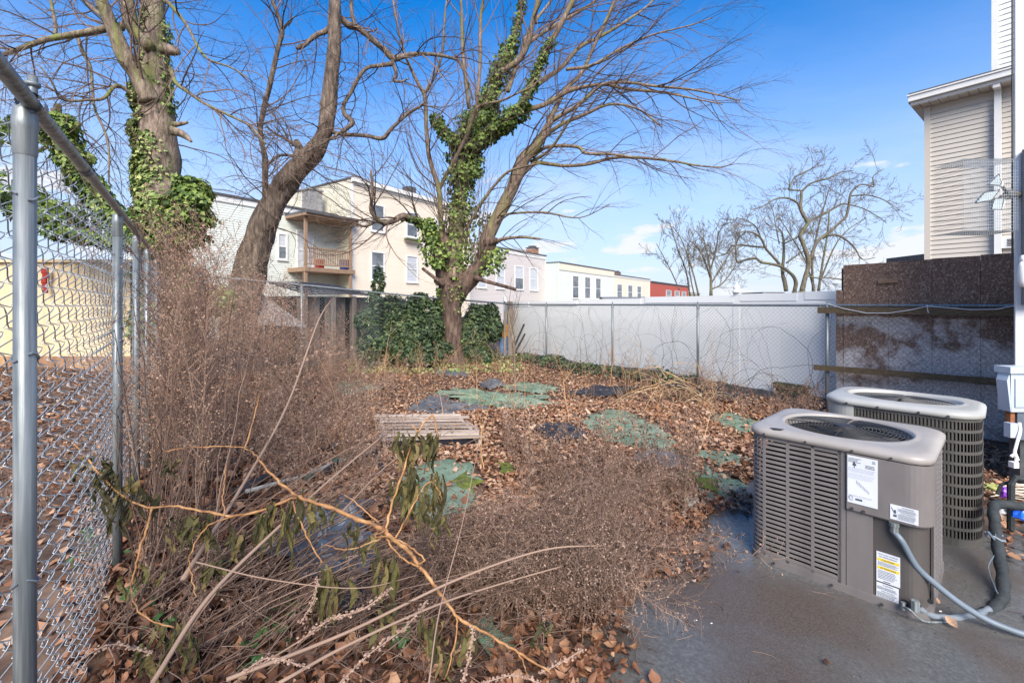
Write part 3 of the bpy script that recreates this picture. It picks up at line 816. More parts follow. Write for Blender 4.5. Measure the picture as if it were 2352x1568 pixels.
# horizontal timbers in front of the posts
for nm, lbl, z0_, z1_, ka, kb, h_ in (('timber_rail', 'upper mossy timber tied just under the rail of the right fence', 1.665, 1.655, 0.05, -1.5, 0.095), ('timber_rail', 'lower mossy timber across the right fence above the rear cooling unit', 0.755, 0.80, 0.075, -0.87, 0.085)):
    a, b_ = rp_(ka, -0.055), rp_(kb, -0.055)
    m = MB(); n = 10
    rr_ = []
    for i in range(n + 1):
        q = a + (b_ - a) * i / n; z_ = z0_ + (z1_ - z0_) * i / n; hh = h_ / 2 * (1 + 0.06 * rs.normal()); ww = 0.02
        rr_.append(np.array([(q[0] + RFN[0] * s1 * ww, q[1] + RFN[1] * s1 * ww, z_ + s2 * hh) for s1, s2 in ((-1, -1), (1, -1), (1, 1), (-1, 1))]))
    m.rings(rr_, True, True, True)
    o = m.build(nm, WOODG, loc=(a[0], a[1], z0_)); tag(o, lbl, 'timber')
# white cord along the rail
pts = []
for px_, py_ in ((1868, 693), (1900, 697), (1940, 709), (1990, 719), (2040, 719), (2090, 712), (2130, 703), (2170, 706), (2230, 711), (2290, 710), (2345, 699)):
    k = tline(px_, RF0 - RFN * 0.085, RFD) / 2.227; q = rp_(k, -0.085); pts.append((q[0], q[1], CAMH - (py_ - HY) / F * q[1]))
m = MB(); m.tube(pts, 0.0055, 6)
q = pts[6]; m.tube([(q[0], q[1], q[2] + .02), (q[0], q[1], q[2] - .03), (q[0] + .015, q[1], q[2] - .09)], 0.005, 5)
o = m.build('cord', WHITE, loc=pts[0]); tag(o, 'pale cord slung along the top rail of the right fence', 'cord')

# shed roof beyond the vinyl fence
SHING = mat('grey_shingles', [(0.10, 0.105, 0.115), (0.2, 0.205, 0.215)], 0.85, 14, rnd=0.5)
q = P(1420, 690, 15.5)
sh = thing('small_shed', 'small shed with grey shingled gable roof peeping over the white fence', 'shed', (q[0], q[1], 0))
m = MB(); x0, x1, y0, y1 = q[0] - 0.3, q[0] + 1.2, 15.5, 17.4; zr, ze = 2.03, 1.80
m.box((x0, y0, 0), (x1, y1, ze)); m.build('wall', VINYL, sh)
for r_ in range(5):
    ya, yb = y0 - 0.15 + 0.22 * r_, y0 - 0.15 + 0.22 * (r_ + 1)
    za, zb = ze + (zr - ze) * r_ / 5, ze + (zr - ze) * (r_ + 1) / 5
    m = MB(); m.add([(x0 - .12, ya, za + .02), (x1 + .12, ya, za + .02), (x1 + .12, yb, zb + .008), (x0 - .12, yb, zb + .008), (x0 - .12, ya, za), (x1 + .12, ya, za)], [(0, 1, 2, 3), (4, 5, 1, 0)], 0, rs.rand()); m.build('shingle_course', SHING, sh)
m = MB(); m.add([(x0 - .12, y0 + .95, zr), (x1 + .12, y0 + .95, zr), (x1 + .12, y1 + .1, ze), (x0 - .12, y1 + .1, ze)], [(0, 1, 2, 3)]); m.build('roof_slope', SHING, sh)
m = MB(); m.add([(x1, y0, ze), (x1, y1, ze), (x1, y0 + .95, zr)], [(0, 1, 2)]); m.add([(x0, y0, ze), (x0, y1, ze), (x0, y0 + .95, zr)], [(0, 2, 1)]); m.build('gable', VINYL, sh)

# ------------------------------------------------------------------ sheds behind the back fence
SHD = mat('dark_shingle_roof', [(0.04, 0.035, 0.036), (0.10, 0.088, 0.088)], 0.9, 9, rnd=0.4, bump=0.5)
OLDW = mat('old_grey_timber', [(0.10, 0.08, 0.065), (0.24, 0.20, 0.17)], 0.9, 8, stretch=(3, 3, 0.7), bump=0.4, rnd=0.4)
bs = thing('lean_to_shed', 'low lean-to shed with sagging dark roof behind the back fence', 'shed', (-3.6, 14.6, 0))
a, b_ = P(700, 668, 12.3), P(862, 668, 14.4)
dv = (b_ - a); dv[2] = 0; ln = np.linalg.norm(dv); u = dv / ln; w = np.array([-u[1], u[0], 0])
m = MB()
nr = 6
for r_ in range(nr):
    for c_ in range(12):
        p_ = a + u * ln * c_ / 12; q_ = a + u * ln * (c_ + 1) / 12
        s_ = math.sin((c_ + .5) / 12 * math.pi)
        za = 2.02 + 0.40 * r_ / nr + 0.05 * s_; zb = 2.02 + 0.40 * (r_ + 1) / nr + 0.05 * s_
        k0, k1 = w * 2.0 * r_ / nr, w * 2.0 * (r_ + 1) / nr
        m.add([(*(p_ + k0)[:2], za + .02), (*(q_ + k0)[:2], za + .02), (*(q_ + k1)[:2], zb + .005), (*(p_ + k1)[:2], zb + .005), (*(p_ + k0)[:2], za - .01), (*(q_ + k0)[:2], za - .01)], [(0, 1, 2, 3), (4, 5, 1, 0)], 0, rs.rand())
m.build('roof', SHD, bs)
for c_ in range(14):
    if c_ in (4, 9): continue
    t = (c_ + 0.5) / 14; p_ = a + u * ln * t + w * 0.35
    m = MB(); m.obox((p_[0], p_[1], 1.0), u[:2], w[:2], ln / 30 * (0.8 + .3 * rs.rand()), 0.015, 1.0 - 0.05 * rs.rand()); m.build('wall_board', OLDW, bs)
for t in (0.03, 0.4, 0.7, 0.97):
    p_ = a + u * ln * t + w * 0.1
    m = MB(); m.obox((p_[0], p_[1], 1.0), u[:2], w[:2], 0.05, 0.05, 1.0); m.build('corner_post', OLDW, bs)
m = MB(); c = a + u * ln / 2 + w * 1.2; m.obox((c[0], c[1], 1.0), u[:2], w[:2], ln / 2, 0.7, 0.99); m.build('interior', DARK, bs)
# grey sheet roof further left
g2 = thing('sheet_metal_roof', 'sloping grey sheet roof seen through the weeds on the left', 'roof', (-6.4, 12.3, 0))
qa, qb, qc, qd = P(470, 652, 12.0), P(600, 672, 12.0), P(705, 748, 11.8), P(560, 740, 11.5)
m = MB()
for k in range(7):
    t0_, t1_ = k / 7, (k + 1) / 7 - 0.01
    A_, B_, C_, D_ = seg(qa, qb, t0_), seg(qa, qb, t1_), seg(qd, qc, t1_), seg(qd, qc, t0_)
    m.add([A_, B_, C_, D_, A_ - (0, 0, .04), B_ - (0, 0, .04), C_ - (0, 0, .04), D_ - (0, 0, .04)], [(0, 3, 2, 1), (4, 5, 6, 7), (3, 7, 6, 2), (0, 1, 5, 4), (1, 2, 6, 5), (0, 4, 7, 3)])
m.build('roof_panel', mat('grey_sheet', [(0.20, 0.20, 0.21), (0.33, 0.33, 0.34)], 0.6, 4), g2)
for q in (qa, qb, qc, qd):
    m = MB(); m.obox((q[0], q[1], (q[2] - .06) / 2), (1, 0), (0, 1), 0.04, 0.04, (q[2] - .06) / 2); m.build('post', OLDW, g2)

# wooden posts and clutter by the corner
cp = thing('wooden_post', 'split brown timber post by the meeting of the back and right fences', 'post', tuple(G(1168, 818)))
for px_, w_, zt in ((1160, 0.05, 1.55), (1172, 0.09, 1.62), (1180, 0.045, 1.6)):
    q = P(px_, 700, 13.9); m = MB(); m.obox((q[0], q[1], zt / 2), (1, 0), (0, 1), w_ * 0.7, w_ * 0.7, zt / 2); m.build('stake', OLDW, cp)
q = P(1013 + 157, 0, 14.3)
o = MB().obox((P(1171, 0, 14.9)[0], 14.9, 0.93), (1, 0), (0, 1), 0.10, 0.09, 0.93).build('gate_post', OLDW, loc=(P(1171, 0, 14.9)[0], 14.9, 0)); tag(o, 'square dark timber post rising behind the corner of the fences', 'post')
for i, (xa, ya, xb, yb) in enumerate(((1183, 792, 1204, 744), (1184, 808, 1206, 766))):
    m = MB(); m.beam(P(xa, ya, 13.6), P(xb, yb, 13.7), 0.07, 0.035)
    o = m.build('charred_stick', mat('charred%d' % i, [(0.015, 0.014, 0.014), (0.05, 0.045, 0.04)], 0.9, 20), loc=tuple(P(xa, ya, 13.6))); tag(o, ('upper' if i == 0 else 'lower') + ' of two black battens leaning out from the timber post at the corner', 'batten')
bb = thing('plastic_barrel', 'upright blue and orange plastic drum behind the timber stakes in the corner', 'drum', tuple(P(1158, 815, 14.2)))
c = P(1158, 0, 14.2)
for nm, z0, z1, col in (('drum_body', 0.1, 0.75, (0.10, 0.16, 0.26)), ('drum_lid', 0.75, 1.15, (0.55, 0.24, 0.03))):
    m = MB(); m.rings([np.array([(c[0] + r_ * math.cos(a), c[1] + r_ * math.sin(a), z_) for a in np.linspace(0, 2 * math.pi, 16, endpoint=False)]) for r_, z_ in ((0.15, z0), (0.17, z0 + .03), (0.17, (z0 + z1) / 2 - .02), (0.18, (z0 + z1) / 2), (0.17, (z0 + z1) / 2 + .02), (0.17, z1 - .03), (0.14, z1))], True, True, True)
    m.build(nm, mat(nm, [col, tuple(x * 1.3 for x in col)], 0.5, 8), bb, smooth=False)
# mossy steps block by the fence
q = G(1830, 922); MOSSW = mat('mossy_block', [(0.03, 0.035, 0.015), (0.09, 0.085, 0.04), (0.10, 0.12, 0.04)], 0.95, 12, bump=0.8)
mb_ = thing('timber_step_block', 'stack of mossy rotten timber blocks between the chain link and the white fence', 'timber block', tuple(q))
for z0, z1, hx, dx in ((0.0, 0.10, 0.30, 0), (0.105, 0.2, 0.26, .02), (0.205, 0.30, 0.27, -.01)):
    m = MB(); m.obox((q[0] + dx, q[1] + 0.1, q[2] + (z0 + z1) / 2), RFD, RFN, hx, 0.14, (z1 - z0) / 2); m.build('block', MOSSW, mb_)
# ------------------------------------------------------------------ cooling units
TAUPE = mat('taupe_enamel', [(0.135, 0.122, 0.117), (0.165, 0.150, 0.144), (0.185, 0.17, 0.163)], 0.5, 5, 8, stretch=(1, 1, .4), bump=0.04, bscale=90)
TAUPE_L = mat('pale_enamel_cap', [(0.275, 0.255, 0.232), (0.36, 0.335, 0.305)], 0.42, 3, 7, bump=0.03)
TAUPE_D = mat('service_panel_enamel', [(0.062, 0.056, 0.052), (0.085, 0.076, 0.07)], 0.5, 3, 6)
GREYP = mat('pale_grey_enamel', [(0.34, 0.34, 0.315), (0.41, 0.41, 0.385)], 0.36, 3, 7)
GREYL = mat('grey_green_louver', [(0.055, 0.052, 0.047), (0.09, 0.086, 0.078)], 0.5, 5)
COIL = mat('coil_black', [(0.006, 0.006, 0.007), (0.016, 0.016, 0.018)], 0.9, 90, spec=0.1)
SCREW = mat('screw', [(0.05, 0.045, 0.045), (0.12, 0.11, 0.1)], 0.5, 30, metal=0.6)
PAPER = mat('sticker_paper', [(0.62, 0.65, 0.70), (0.70, 0.72, 0.76)], 0.45, 6)
INK = mat('sticker_ink', [(0.05, 0.07, 0.08), (0.10, 0.12, 0.14)], 0.6)
INKL = mat('sticker_ink_pale', [(0.30, 0.34, 0.38), (0.38, 0.42, 0.46)], 0.6)
YELP = mat('sticker_yellow', [(0.75, 0.55, 0.03), (0.8, 0.6, 0.05)], 0.45)

def rrect(w, d, r, n=8, start_front=True):
    """rounded rectangle outline, anticlockwise from the middle of the front (y=-d/2)"""
    pts = [(0.0, -d / 2)]
    for cx, cy, a0 in ((w / 2 - r, -d / 2 + r, -90), (w / 2 - r, d / 2 - r, 0), (-w / 2 + r, d / 2 - r, 90), (-w / 2 + r, -d / 2 + r, 180)):
        for k in range(n + 1):
            a = R(a0 + 90 * k / n); pts.append((cx + r * math.cos(a), cy + r * math.sin(a)))
    return np.array(pts)
def path_resample(pts, s0, s1, step=0.03):
    """part of a closed outline between arc lengths s0 and s1"""
    q = np.vstack([pts, pts[:1]]); sg = np.linalg.norm(np.diff(q, axis=0), axis=1); cs = np.concatenate([[0], np.cumsum(sg)])
    tot = cs[-1]
    inner = [c for k_ in (-1, 0, 1, 2) for c in cs + k_ * tot if s0 < c < s1]
    ss = np.array([s0] + sorted(set(np.round(inner, 6))) + [s1])
    x = np.interp(ss % tot, cs, q[:, 0]); y = np.interp(ss % tot, cs, q[:, 1])
    o = np.stack([x, y], 1)
    keep = [0]
    for i in range(1, len(o)):
        if np.linalg.norm(o[i] - o[keep[-1]]) > 1e-4: keep.append(i)
    return o[keep]
def strip(mb, path, z0, z1, th, mi=0, tilt=0.0, rnd=None):
    """thin wall following a plan path; th = thickness inwards (to the left of anticlockwise travel), tilt leans the top inwards"""
    n = len(path); t = np.gradient(path, axis=0); t /= np.maximum(1e-9, np.linalg.norm(t, axis=1))[:, None]
    inn = np.stack([-t[:, 1], t[:, 0]], 1)
    def ring(off, z_): q = path + inn * off; return np.column_stack([q, np.full(n, z_)])
    v = np.concatenate([ring(0, z0), ring(tilt, z1), ring(th + tilt, z1), ring(th, z0)])
    q = []
    for i in range(n - 1):
        for a, b_ in ((0, 1), (1, 2), (2, 3), (3, 0)):
            q.append((a * n + i, a * n + i + 1, b_ * n + i + 1, b_ * n + i))
    mb.add(v, q, mi, rnd)
    mb.add(v[[0, n, 2 * n, 3 * n]], [(0, 1, 2, 3)], mi, rnd)
    mb.add(v[[n - 1, 2 * n - 1, 3 * n - 1, 4 * n - 1]], [(3, 2, 1, 0)], mi, rnd)
    return mb

def cap(root, w, d, r, z0, R0, m_, dish=0.02, oval=None):
    m = MB(); n = 8
    def even(q, k=72):
        qq = np.vstack([q, q[:1]]); cs = np.concatenate([[0], np.cumsum(np.linalg.norm(np.diff(qq, axis=0), axis=1))]); s_ = np.linspace(0, cs[-1], k, endpoint=False)
        return np.stack([np.interp(s_, cs, qq[:, 0]), np.interp(s_, cs, qq[:, 1])], 1)
    def ring(gr, rr_, z_): q = even(rrect(w + 2 * gr, d + 2 * gr, rr_, n)); return np.column_stack([q, np.full(len(q), z_)])
    rr_ = [ring(0.004, r, z0), ring(0.016, r + .016, z0 + 0.004), ring(0.016, r + .016, z0 + 0.030), ring(0.008, r + .008, z0 + 0.043), ring(-0.014, r - .004, z0 + 0.053), ring(-0.03, r - .01, z0 + 0.058)]
    outer = ring(-0.03, r - .01, 0)
    ang = np.arctan2(outer[:, 1] / d, outer[:, 0] / w)
    ox, oy = oval or (R0, R0)
    for f_, dz in ((0.45, 0.060), (0.8, 0.058), (0.92, 0.064), (1.0, 0.058), (1.03, 0.045), (1.04, 0.0)):
        t = min(1, f_)
        circ = np.column_stack([ox * np.cos(ang), oy * np.sin(ang)])
        q = outer[:, :2] * (1 - t) + circ * t * (1 if f_ <= 1 else 2 - f_)
        if f_ > 1: q = circ * (2 - f_)
        rr_.append(np.column_stack([q, np.full(len(q), z0 + dz)]))
    m.rings(rr_)
    return m.build('top_cap', m_, root, smooth=True, local=True)
def grille(root, R0, z_, nring, nspk, m_, oval=1.0, wr=0.0026):
    m = MB()
    for k in range(nring):
        r_ = R0 * (0.14 + 0.86 * (k + 1) / nring); zz = z_ + 0.018 * (1 - (r_ / R0) ** 2)
        m.tube([(r_ * math.cos(a), r_ * oval * math.sin(a), zz) for a in np.linspace(0, 2 * math.pi, 41)], wr, 4, caps=False)
    for k in range(nspk):
        a = 2 * math.pi * k / nspk
        m.tube([(r_ * math.cos(a), r_ * oval * math.sin(a), z_ - 0.004 + 0.018 * (1 - (r_ / R0) ** 2)) for r_ in np.linspace(0.08 * R0, R0 * 1.02, 5)], wr * 1.25, 4, caps=False)
    m.rings([np.array([(q_ * math.cos(a), q_ * oval * math.sin(a), z_ + zz) for a in np.linspace(0, 2 * math.pi, 20, endpoint=False)]) for q_, zz in ((R0 * .17, 0.012), (R0 * .165, 0.024), (R0 * 0.08, 0.028))], True, False, True)
    return m.build('fan_grille', m_, root, local=True)
def fan(root, R0, z_):
    m = MB(); m.rings([np.array([(q_ * math.cos(a), q_ * math.sin(a), z_ + zz) for a in np.linspace(0, 2 * math.pi, 16, endpoint=False)]) for q_, zz in ((.08, -.15), (.08, 0.0), (.05, .02))], True, True, True); m.build('motor', BLACKM, root, local=True)
    for k in range(3):
        m = MB(); rr_ = []
        for r_ in np.linspace(0.07, R0 * 0.92, 6):
            a0 = 2 * math.pi * k / 3 + 0.5 * r_; hw = 0.35 + 0.25 * r_
            rr_.append(np.array([(r_ * math.cos(a), r_ * math.sin(a), z_ - 0.05 + 0.06 * (a - a0) / hw) for a in np.linspace(a0 - hw, a0 + hw, 7)]))
        m.rings(rr_, closed=False); m.build('fan_blade', GREYL, root, local=True)
def text_on(parent, body, size, x, z_, y, m_, align='CENTER', name='lettering'):
    """flat printed words on a plane facing the local -y side"""
    cu = bpy.data.curves.new(name, 'FONT'); cu.body = body; cu.size = size; cu.align_x = align; cu.align_y = 'CENTER'
    cu.extrude = 0.00005
    to = bpy.data.objects.new(name, cu); COL.objects.link(to)
    dg = bpy.context.evaluated_depsgraph_get(); me = bpy.data.meshes.new_from_object(to.evaluated_get(dg))
    bpy.data.objects.remove(to); me.materials.clear(); me.materials.append(m_)
    o = bpy.data.objects.new(name, me); COL.objects.link(o); o.parent = parent
    o.location = (x, y, z_); o.rotation_euler = (R(90), 0, 0)
    return o
def sticker(root, x0, x1, z0, z1, y, parts, name='sticker'):
    m = MB(); m.box((x0, y, z0), (x1, y + 0.0015, z1)); s = m.build(name, PAPER, root, local=True)
    inks = {}
    for (kind, a, c, e, f_) in parts:
        mm = inks.setdefault(kind, MB())
        mm.box((x0 + a * (x1 - x0), y - 0.0006 - (0.0004 if kind == 'k' else 0), z0 + e * (z1 - z0)), (x0 + c * (x1 - x0), y, z0 + f_ * (z1 - z0)))
    for kind, mm in inks.items():
        mm.build({'k': 'print', 'p': 'pale_print', 'y': 'yellow_band'}[kind], {'k': INK, 'p': INKL, 'y': YELP}[kind], s, local=True)['kind'] = 'stuff'
    return s
def text_lines(kind, a, c, z0, z1, n, h=0.4, ragged=0.2, seed=0):
    r = random.Random(seed); L_ = []
    for i in range(n):
        zc_ = z1 - (z1 - z0) * (i + .5) / n; hh = (z1 - z0) / n * h / 2
        x = a
        end = c - (c - a) * ragged * r.random()
        while x < end - 0.01:
            w = min(end - x, (c - a) * (0.04 + 0.10 * r.random())); L_.append((kind, x, x + w, zc_ - hh, zc_ + hh)); x += w + (c - a) * 0.018
    return L_

ux, uy = np.array([.68, -.735]), np.array([.735, .68])
RZU = math.atan2(ux[1], ux[0])
W1, D1, H1 = 0.92, 0.84, 0.845
c1 = (np.array([1.63, 3.13]) + ux * W1 / 2 + uy * D1 / 2) * 1.0
u1 = thing('cooling_unit', 'nearer cooling unit, taupe with slatted side and paper stickers, on the wet patio', 'air conditioner', (c1[0], c1[1], 0.026), RZU, 'outdoor cooling units side by side')
r1 = 0.10
ol = rrect(W1, D1, r1); per = np.linalg.norm(np.diff(np.vstack([ol, ol[:1]]), axis=0), axis=1).sum()
m = MB(); m.prism([tuple(p) for p in rrect(W1 + .012, D1 + .012, r1)], 0.0, 0.045); m.build('base_pan', TAUPE, u1, local=True)
m = MB(); m.prism([tuple(p) for p in rrect(W1 - .07, D1 - .07, r1)], 0.045, 0.70); m.build('coil', COIL, u1, local=True)
xs_ = 0.09
# louvre slats run from the seam on the front round the left side and the back to the right side
sA, sB = 0.30 * 0 + (0.0), 0
# arc length coordinates: 0 at front middle, going right; seam at x=+0.09 -> s=0.09
front_panel_end = (W1 / 2 - r1) + math.pi / 2 * r1 + 0.10
pathL = path_resample(ol, front_panel_end, per + xs_ - 0.035)
nrow = 25; zr0, zr1 = 0.065, 0.825; dz = (zr1 - zr0) / nrow
m = MB(); strip(m, pathL, 0, 0.0125, 0.004, tilt=0.0015); strip(m, path_resample(ol, front_panel_end, per + xs_ - 0.035), 0.0122, 0.0150, 0.004, tilt=0.006)
s0 = m.build('slat', TAUPE, u1, local=True); s0.location = (0, 0, zr0)
for k in range(1, nrow + 1): shared(s0, 'slat', (0, 0, zr0 + dz * k - (0.0 if k < nrow else 0.004)), u1)
# upright mullions between the slots
stations = [per + xs_ - 0.035, per + xs_ - 0.175, per + xs_ - 0.315, per + xs_ - 0.455] + [per - W1 / 2 + r1 - math.pi / 2 * r1 - 0.02 - 0.13 * k for k in range(5)] + [front_panel_end + 0.01, front_panel_end + 0.14, front_panel_end + 0.27, front_panel_end + 0.40]
for s_ in stations:
    m = MB(); strip(m, path_resample(ol, s_ - 0.009, s_ + 0.009), 0.045, H1, 0.006); m.build('mullion', TAUPE, u1, local=True)
m = MB(); strip(m, path_resample(ol, per + xs_ - 0.04, per + xs_ - 0.004), 0.045, H1, 0.01); m.build('corner_post', TAUPE, u1, local=True)
m = MB(); strip(m, path_resample(ol, front_panel_end - .01, per + xs_ - 0.036), 0.045, 0.063, 0.008); m.build('louver_frame', TAUPE, u1, local=True); m = MB(); strip(m, path_resample(ol, front_panel_end - .01, per + xs_ - 0.036), H1 - 0.02, H1, 0.008); m.build('louver_frame', TAUPE, u1, local=True)
# front panels
m = MB(); strip(m, path_resample(ol, xs_, xs_ + 0.125), 0.045, 0.50, 0.008); m.build('side_panel', TAUPE, u1, local=True)
ol2 = ol.copy()
m = MB(); inner = rrect(W1 - .03, D1 - .03, r1 - .01)
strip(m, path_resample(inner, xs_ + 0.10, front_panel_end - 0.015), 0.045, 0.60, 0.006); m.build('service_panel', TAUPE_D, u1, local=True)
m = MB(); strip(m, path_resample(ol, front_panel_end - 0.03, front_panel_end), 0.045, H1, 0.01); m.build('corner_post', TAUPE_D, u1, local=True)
# raised electrical cover
oc = rrect(W1 + .03, D1 + .03, r1 + .015); mm_end = (W1 / 2 - r1) + math.pi / 2 * (r1 + .015) + 0.02
zc0 = 0.50
m = MB(); pth = path_resample(oc, xs_ + 0.003, mm_end)
n = len(pth)
strip(m, pth, zc0 + 0.012, H1 - 0.002, 0.004); tt_ = np.gradient(pth, axis=0); tt_ /= np.linalg.norm(tt_, axis=1)[:, None]; inn = np.stack([-tt_[:, 1], tt_[:, 0]], 1)
ra = np.column_stack([pth, np.full(n, zc0 + .012)]); rb = np.column_stack([pth + inn * .006, np.full(n, zc0 + .003)]); rc = np.column_stack([pth + inn * .02, np.full(n, zc0)])
m.rings([ra, rb, rc], closed=False); m.build('electrical_cover', TAUPE, u1, smooth=False, local=True)
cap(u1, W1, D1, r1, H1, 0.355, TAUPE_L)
grille(u1, 0.345, H1 + 0.043, 15, 12, BLACKM)
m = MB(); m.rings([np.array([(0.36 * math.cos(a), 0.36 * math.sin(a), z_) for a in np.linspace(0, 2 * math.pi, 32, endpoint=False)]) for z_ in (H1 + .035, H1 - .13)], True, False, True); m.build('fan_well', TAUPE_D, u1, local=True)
fan(u1, 0.33, H1 - 0.01)
# screws
m = MB()
for s_, z_ in ((-0.36, H1 + .016), (-0.12, H1 + .016), (xs_ + .03, H1 + .016), (0.3, H1 + .016), (-0.3, .022), (0.02, .022), (0.26, .02)):
    x_ = s_; m.tube([(x_, -D1 / 2 - .012, z_), (x_, -D1 / 2 - .026, z_)], 0.007, 6)
for x_ in (xs_ + .03, xs_ + 0.085): m.tube([(x_, -D1 / 2 - .01, zc0 + .02), (x_, -D1 / 2 - .022, zc0 + .02)], 0.009, 7)
o = m.build('screws', SCREW, u1, local=True)
# chip in the paint of the cap near the left corner
m = MB(); m.add([(-.335, -D1 / 2 + .012, H1 + .0582), (-.30, -D1 / 2 - .004, H1 + .055), (-.262, -D1 / 2 + .006, H1 + .0575), (-.25, -D1 / 2 + .03, H1 + .0605), (-.30, -D1 / 2 + .026, H1 + .0602)], [(0, 1, 2, 3, 4)]); m.build('scuff', BLACKM, u1, local=True)
# stickers
ys_ = -D1 / 2 - 0.0175
pr = text_lines('k', .03, .48, .86, .96, 4, .35, .3, 1) + text_lines('k', .6, .93, .78, .86, 3, .4, .1, 2) + [('p', .82, .93, .90, .965)] + text_lines('p', .03, .93, .66, .76, 4, .3, .1, 3) + text_lines('p', .03, .93, .52, .64, 5, .25, .2, 4) + text_lines('p', .03, .9, .14, .18, 2, .35, .15, 5) + [('k', .27, .5, .075, .115)]
for i in range(10): pr.append(('p', .3 + .045 * i, .325 + .045 * i, .42 - .018 * i, .50 - .020 * i))
pr += [('k', .2, .26, .84, .88), ('k', .18, .30, .80, .84), ('k', .22, .25, .76, .80)]
s = sticker(u1, xs_ + .008, xs_ + .15, zc0 + .055, H1 - .012, ys_, pr)
m = MB(); m.tube([(xs_ + .026 + .011 * math.cos(a), ys_ - .0006, zc0 + .084 + .013 * math.sin(a)) for a in np.linspace(0.7, 5.6, 14)], 0.0016, 4); m.build('emblem', INK, s, local=True)
text_on(s, 'C US', 0.009, xs_ + .026, zc0 + .084, ys_ - .0008, INK)
x0, x1, z0, z1 = xs_ + .205, xs_ + .325, zc0 + .022, zc0 + .105
pr = text_lines('k', .30, .95, .60, .82, 4, .35, .2, 7) + text_lines('k', .30, .95, .08, .46, 6, .35, .2, 8) + [('k', .14, .22, .42, .66), ('k', .12, .24, .20, .36), ('p', .265, .27, .03, .97)]
for i in range(5): pr.append(('k', .04 + .02 * i, .065 + .02 * i, .72 - .06 * i, .79 - .06 * i))
s = sticker(u1, x0, x1, z0, z1, ys_, pr)
text_on(s, 'WARNING', 0.011, x0 + .076, z1 - .009, ys_ - .0008, INK); text_on(s, 'AVERTISSEMENT', 0.009, x0 + .076, (z0 + z1) / 2 + .002, ys_ - .0008, INK)
yi = -D1 / 2 + .0125
x0, x1, z0, z1 = xs_ + .14, xs_ + .245, 0.135, 0.305
pr = [('y', 0.04, .97, .70, .79), ('y', 0.04, .97, .43, .52)] + text_lines('k', .07, .93, .54, .68, 4, .3, .2, 9) + text_lines('k', .07, .9, .10, .40, 6, .3, .25, 10) + [('k', .3, .6, .03, .055)]
s = sticker(u1, x0, x1, z0, z1, yi - .0015, pr)
xm = (x0 + x1) / 2
text_on(s, 'NITROGEN CHARGED', 0.0088, xm, z1 - .012, yi - .0028, INK); text_on(s, 'NO REFRIGERANT', 0.0098, xm, z1 - .026, yi - .0028, INK)
text_on(s, 'CAUTION', 0.0125, xm, z0 + .745 * (z1 - z0), yi - .0032, INK); text_on(s, 'ATTENTION', 0.0125, xm, z0 + .475 * (z1 - z0), yi - .0032, INK)
z1b = z0 - .008; z0b = z1b - .09
pr = text_lines('k', .04, .96, .60, .80, 4, .35, .2, 12) + text_lines('k', .04, .96, .06, .44, 6, .35, .2, 13)
s = sticker(u1, x0, x1 - .006, z0b, z1b, yi - .0015, pr)
text_on(s, 'WARNING', 0.0098, xm, z1b - .008, yi - .0028, INK); text_on(s, 'AVERTISSEMENT', 0.0088, xm, (z0b + z1b) / 2 + .001, yi - .0028, INK)
# valves and port holes
def loc1(x, y, z_): q = c1 + ux * x + uy * y; return np.array([q[0], q[1], z_ + .026])
for x_, z_, r_ in ((xs_ + .265, 0.065, .017), (xs_ + .315, .075, .02), (xs_ + .37, .12, .013)):
    m = MB(); m.tube([(x_, yi - .002, z_), (x_, yi - .0, z_)], r_, 12); m.build('port_hole', DARK, u1, local=True)
m = MB(); m.tube([(xs_ + .265, yi - .002, .062), (xs_ + .262, yi - .045, .062)], .009, 8); m.tube([(xs_ + .262, yi - .045, .045), (xs_ + .262, yi - .045, .085)], .011, 6)
m.tube([(xs_ + .315, yi - .002, .085), (xs_ + .313, yi - .05, .085)], .016, 8); m.tube([(xs_ + .313, yi - .05, .065), (xs_ + .313, yi - .05, .12)], .019, 8); m.build('service_valve', GAL, u1, local=True)

# grey conduit whip from the cover
HOSE = mat('blue_grey_conduit', [(0.12, 0.155, 0.185), (0.17, 0.21, 0.25)], 0.45, 8)
def polysmooth(pts, n=8):
    p = np.asarray(pts, float); p = np.vstack([2 * p[0] - p[1], p, 2 * p[-1] - p[-2]]); o_ = []
    for i in range(1, len(p) - 2):
        for t in np.linspace(0, 1, n, endpoint=False):
            o_.append(0.5 * ((2 * p[i]) + (-p[i - 1] + p[i + 1]) * t + (2 * p[i - 1] - 5 * p[i] + 4 * p[i + 1] - p[i + 2]) * t ** 2 + (-p[i - 1] + 3 * p[i] - 3 * p[i + 1] + p[i + 2]) * t ** 3))
    o_.append(p[-2]); return np.array(o_)
st_ = loc1(xs_ + .22, -D1 / 2 - .002, zc0)
hp = polysmooth([st_ + (0, 0, .0), st_ + (0.0, 0, -.05), P(2072, 1243, 2.53), P(2105, 1300, 2.52), P(2150, 1342, 2.50), P(2205, 1385, 2.46), P(2262, 1420, 2.42), P(2310, 1441, 2.38), P(2360, 1457, 2.34), P(2440, 1470, 2.30)], 22)
rad = 0.0150 + 0.0022 * (np.arange(len(hp)) % 2)
m = MB(); m.tube(hp, rad, 10); o = m.build('conduit', HOSE, loc=tuple(st_), smooth=True); tag(o, 'ribbed blue grey conduit drooping from the nearer cooling unit to the ground', 'conduit')
m = MB(); m.tube([st_ + (0, 0, .002), st_ + (0, 0, -.02)], .024, 10); m.tube([st_ + (0, 0, -.02), st_ + (0.001, 0, -.055)], .020, 8); m.build('connector', GAL, u1 if False else o, smooth=False)
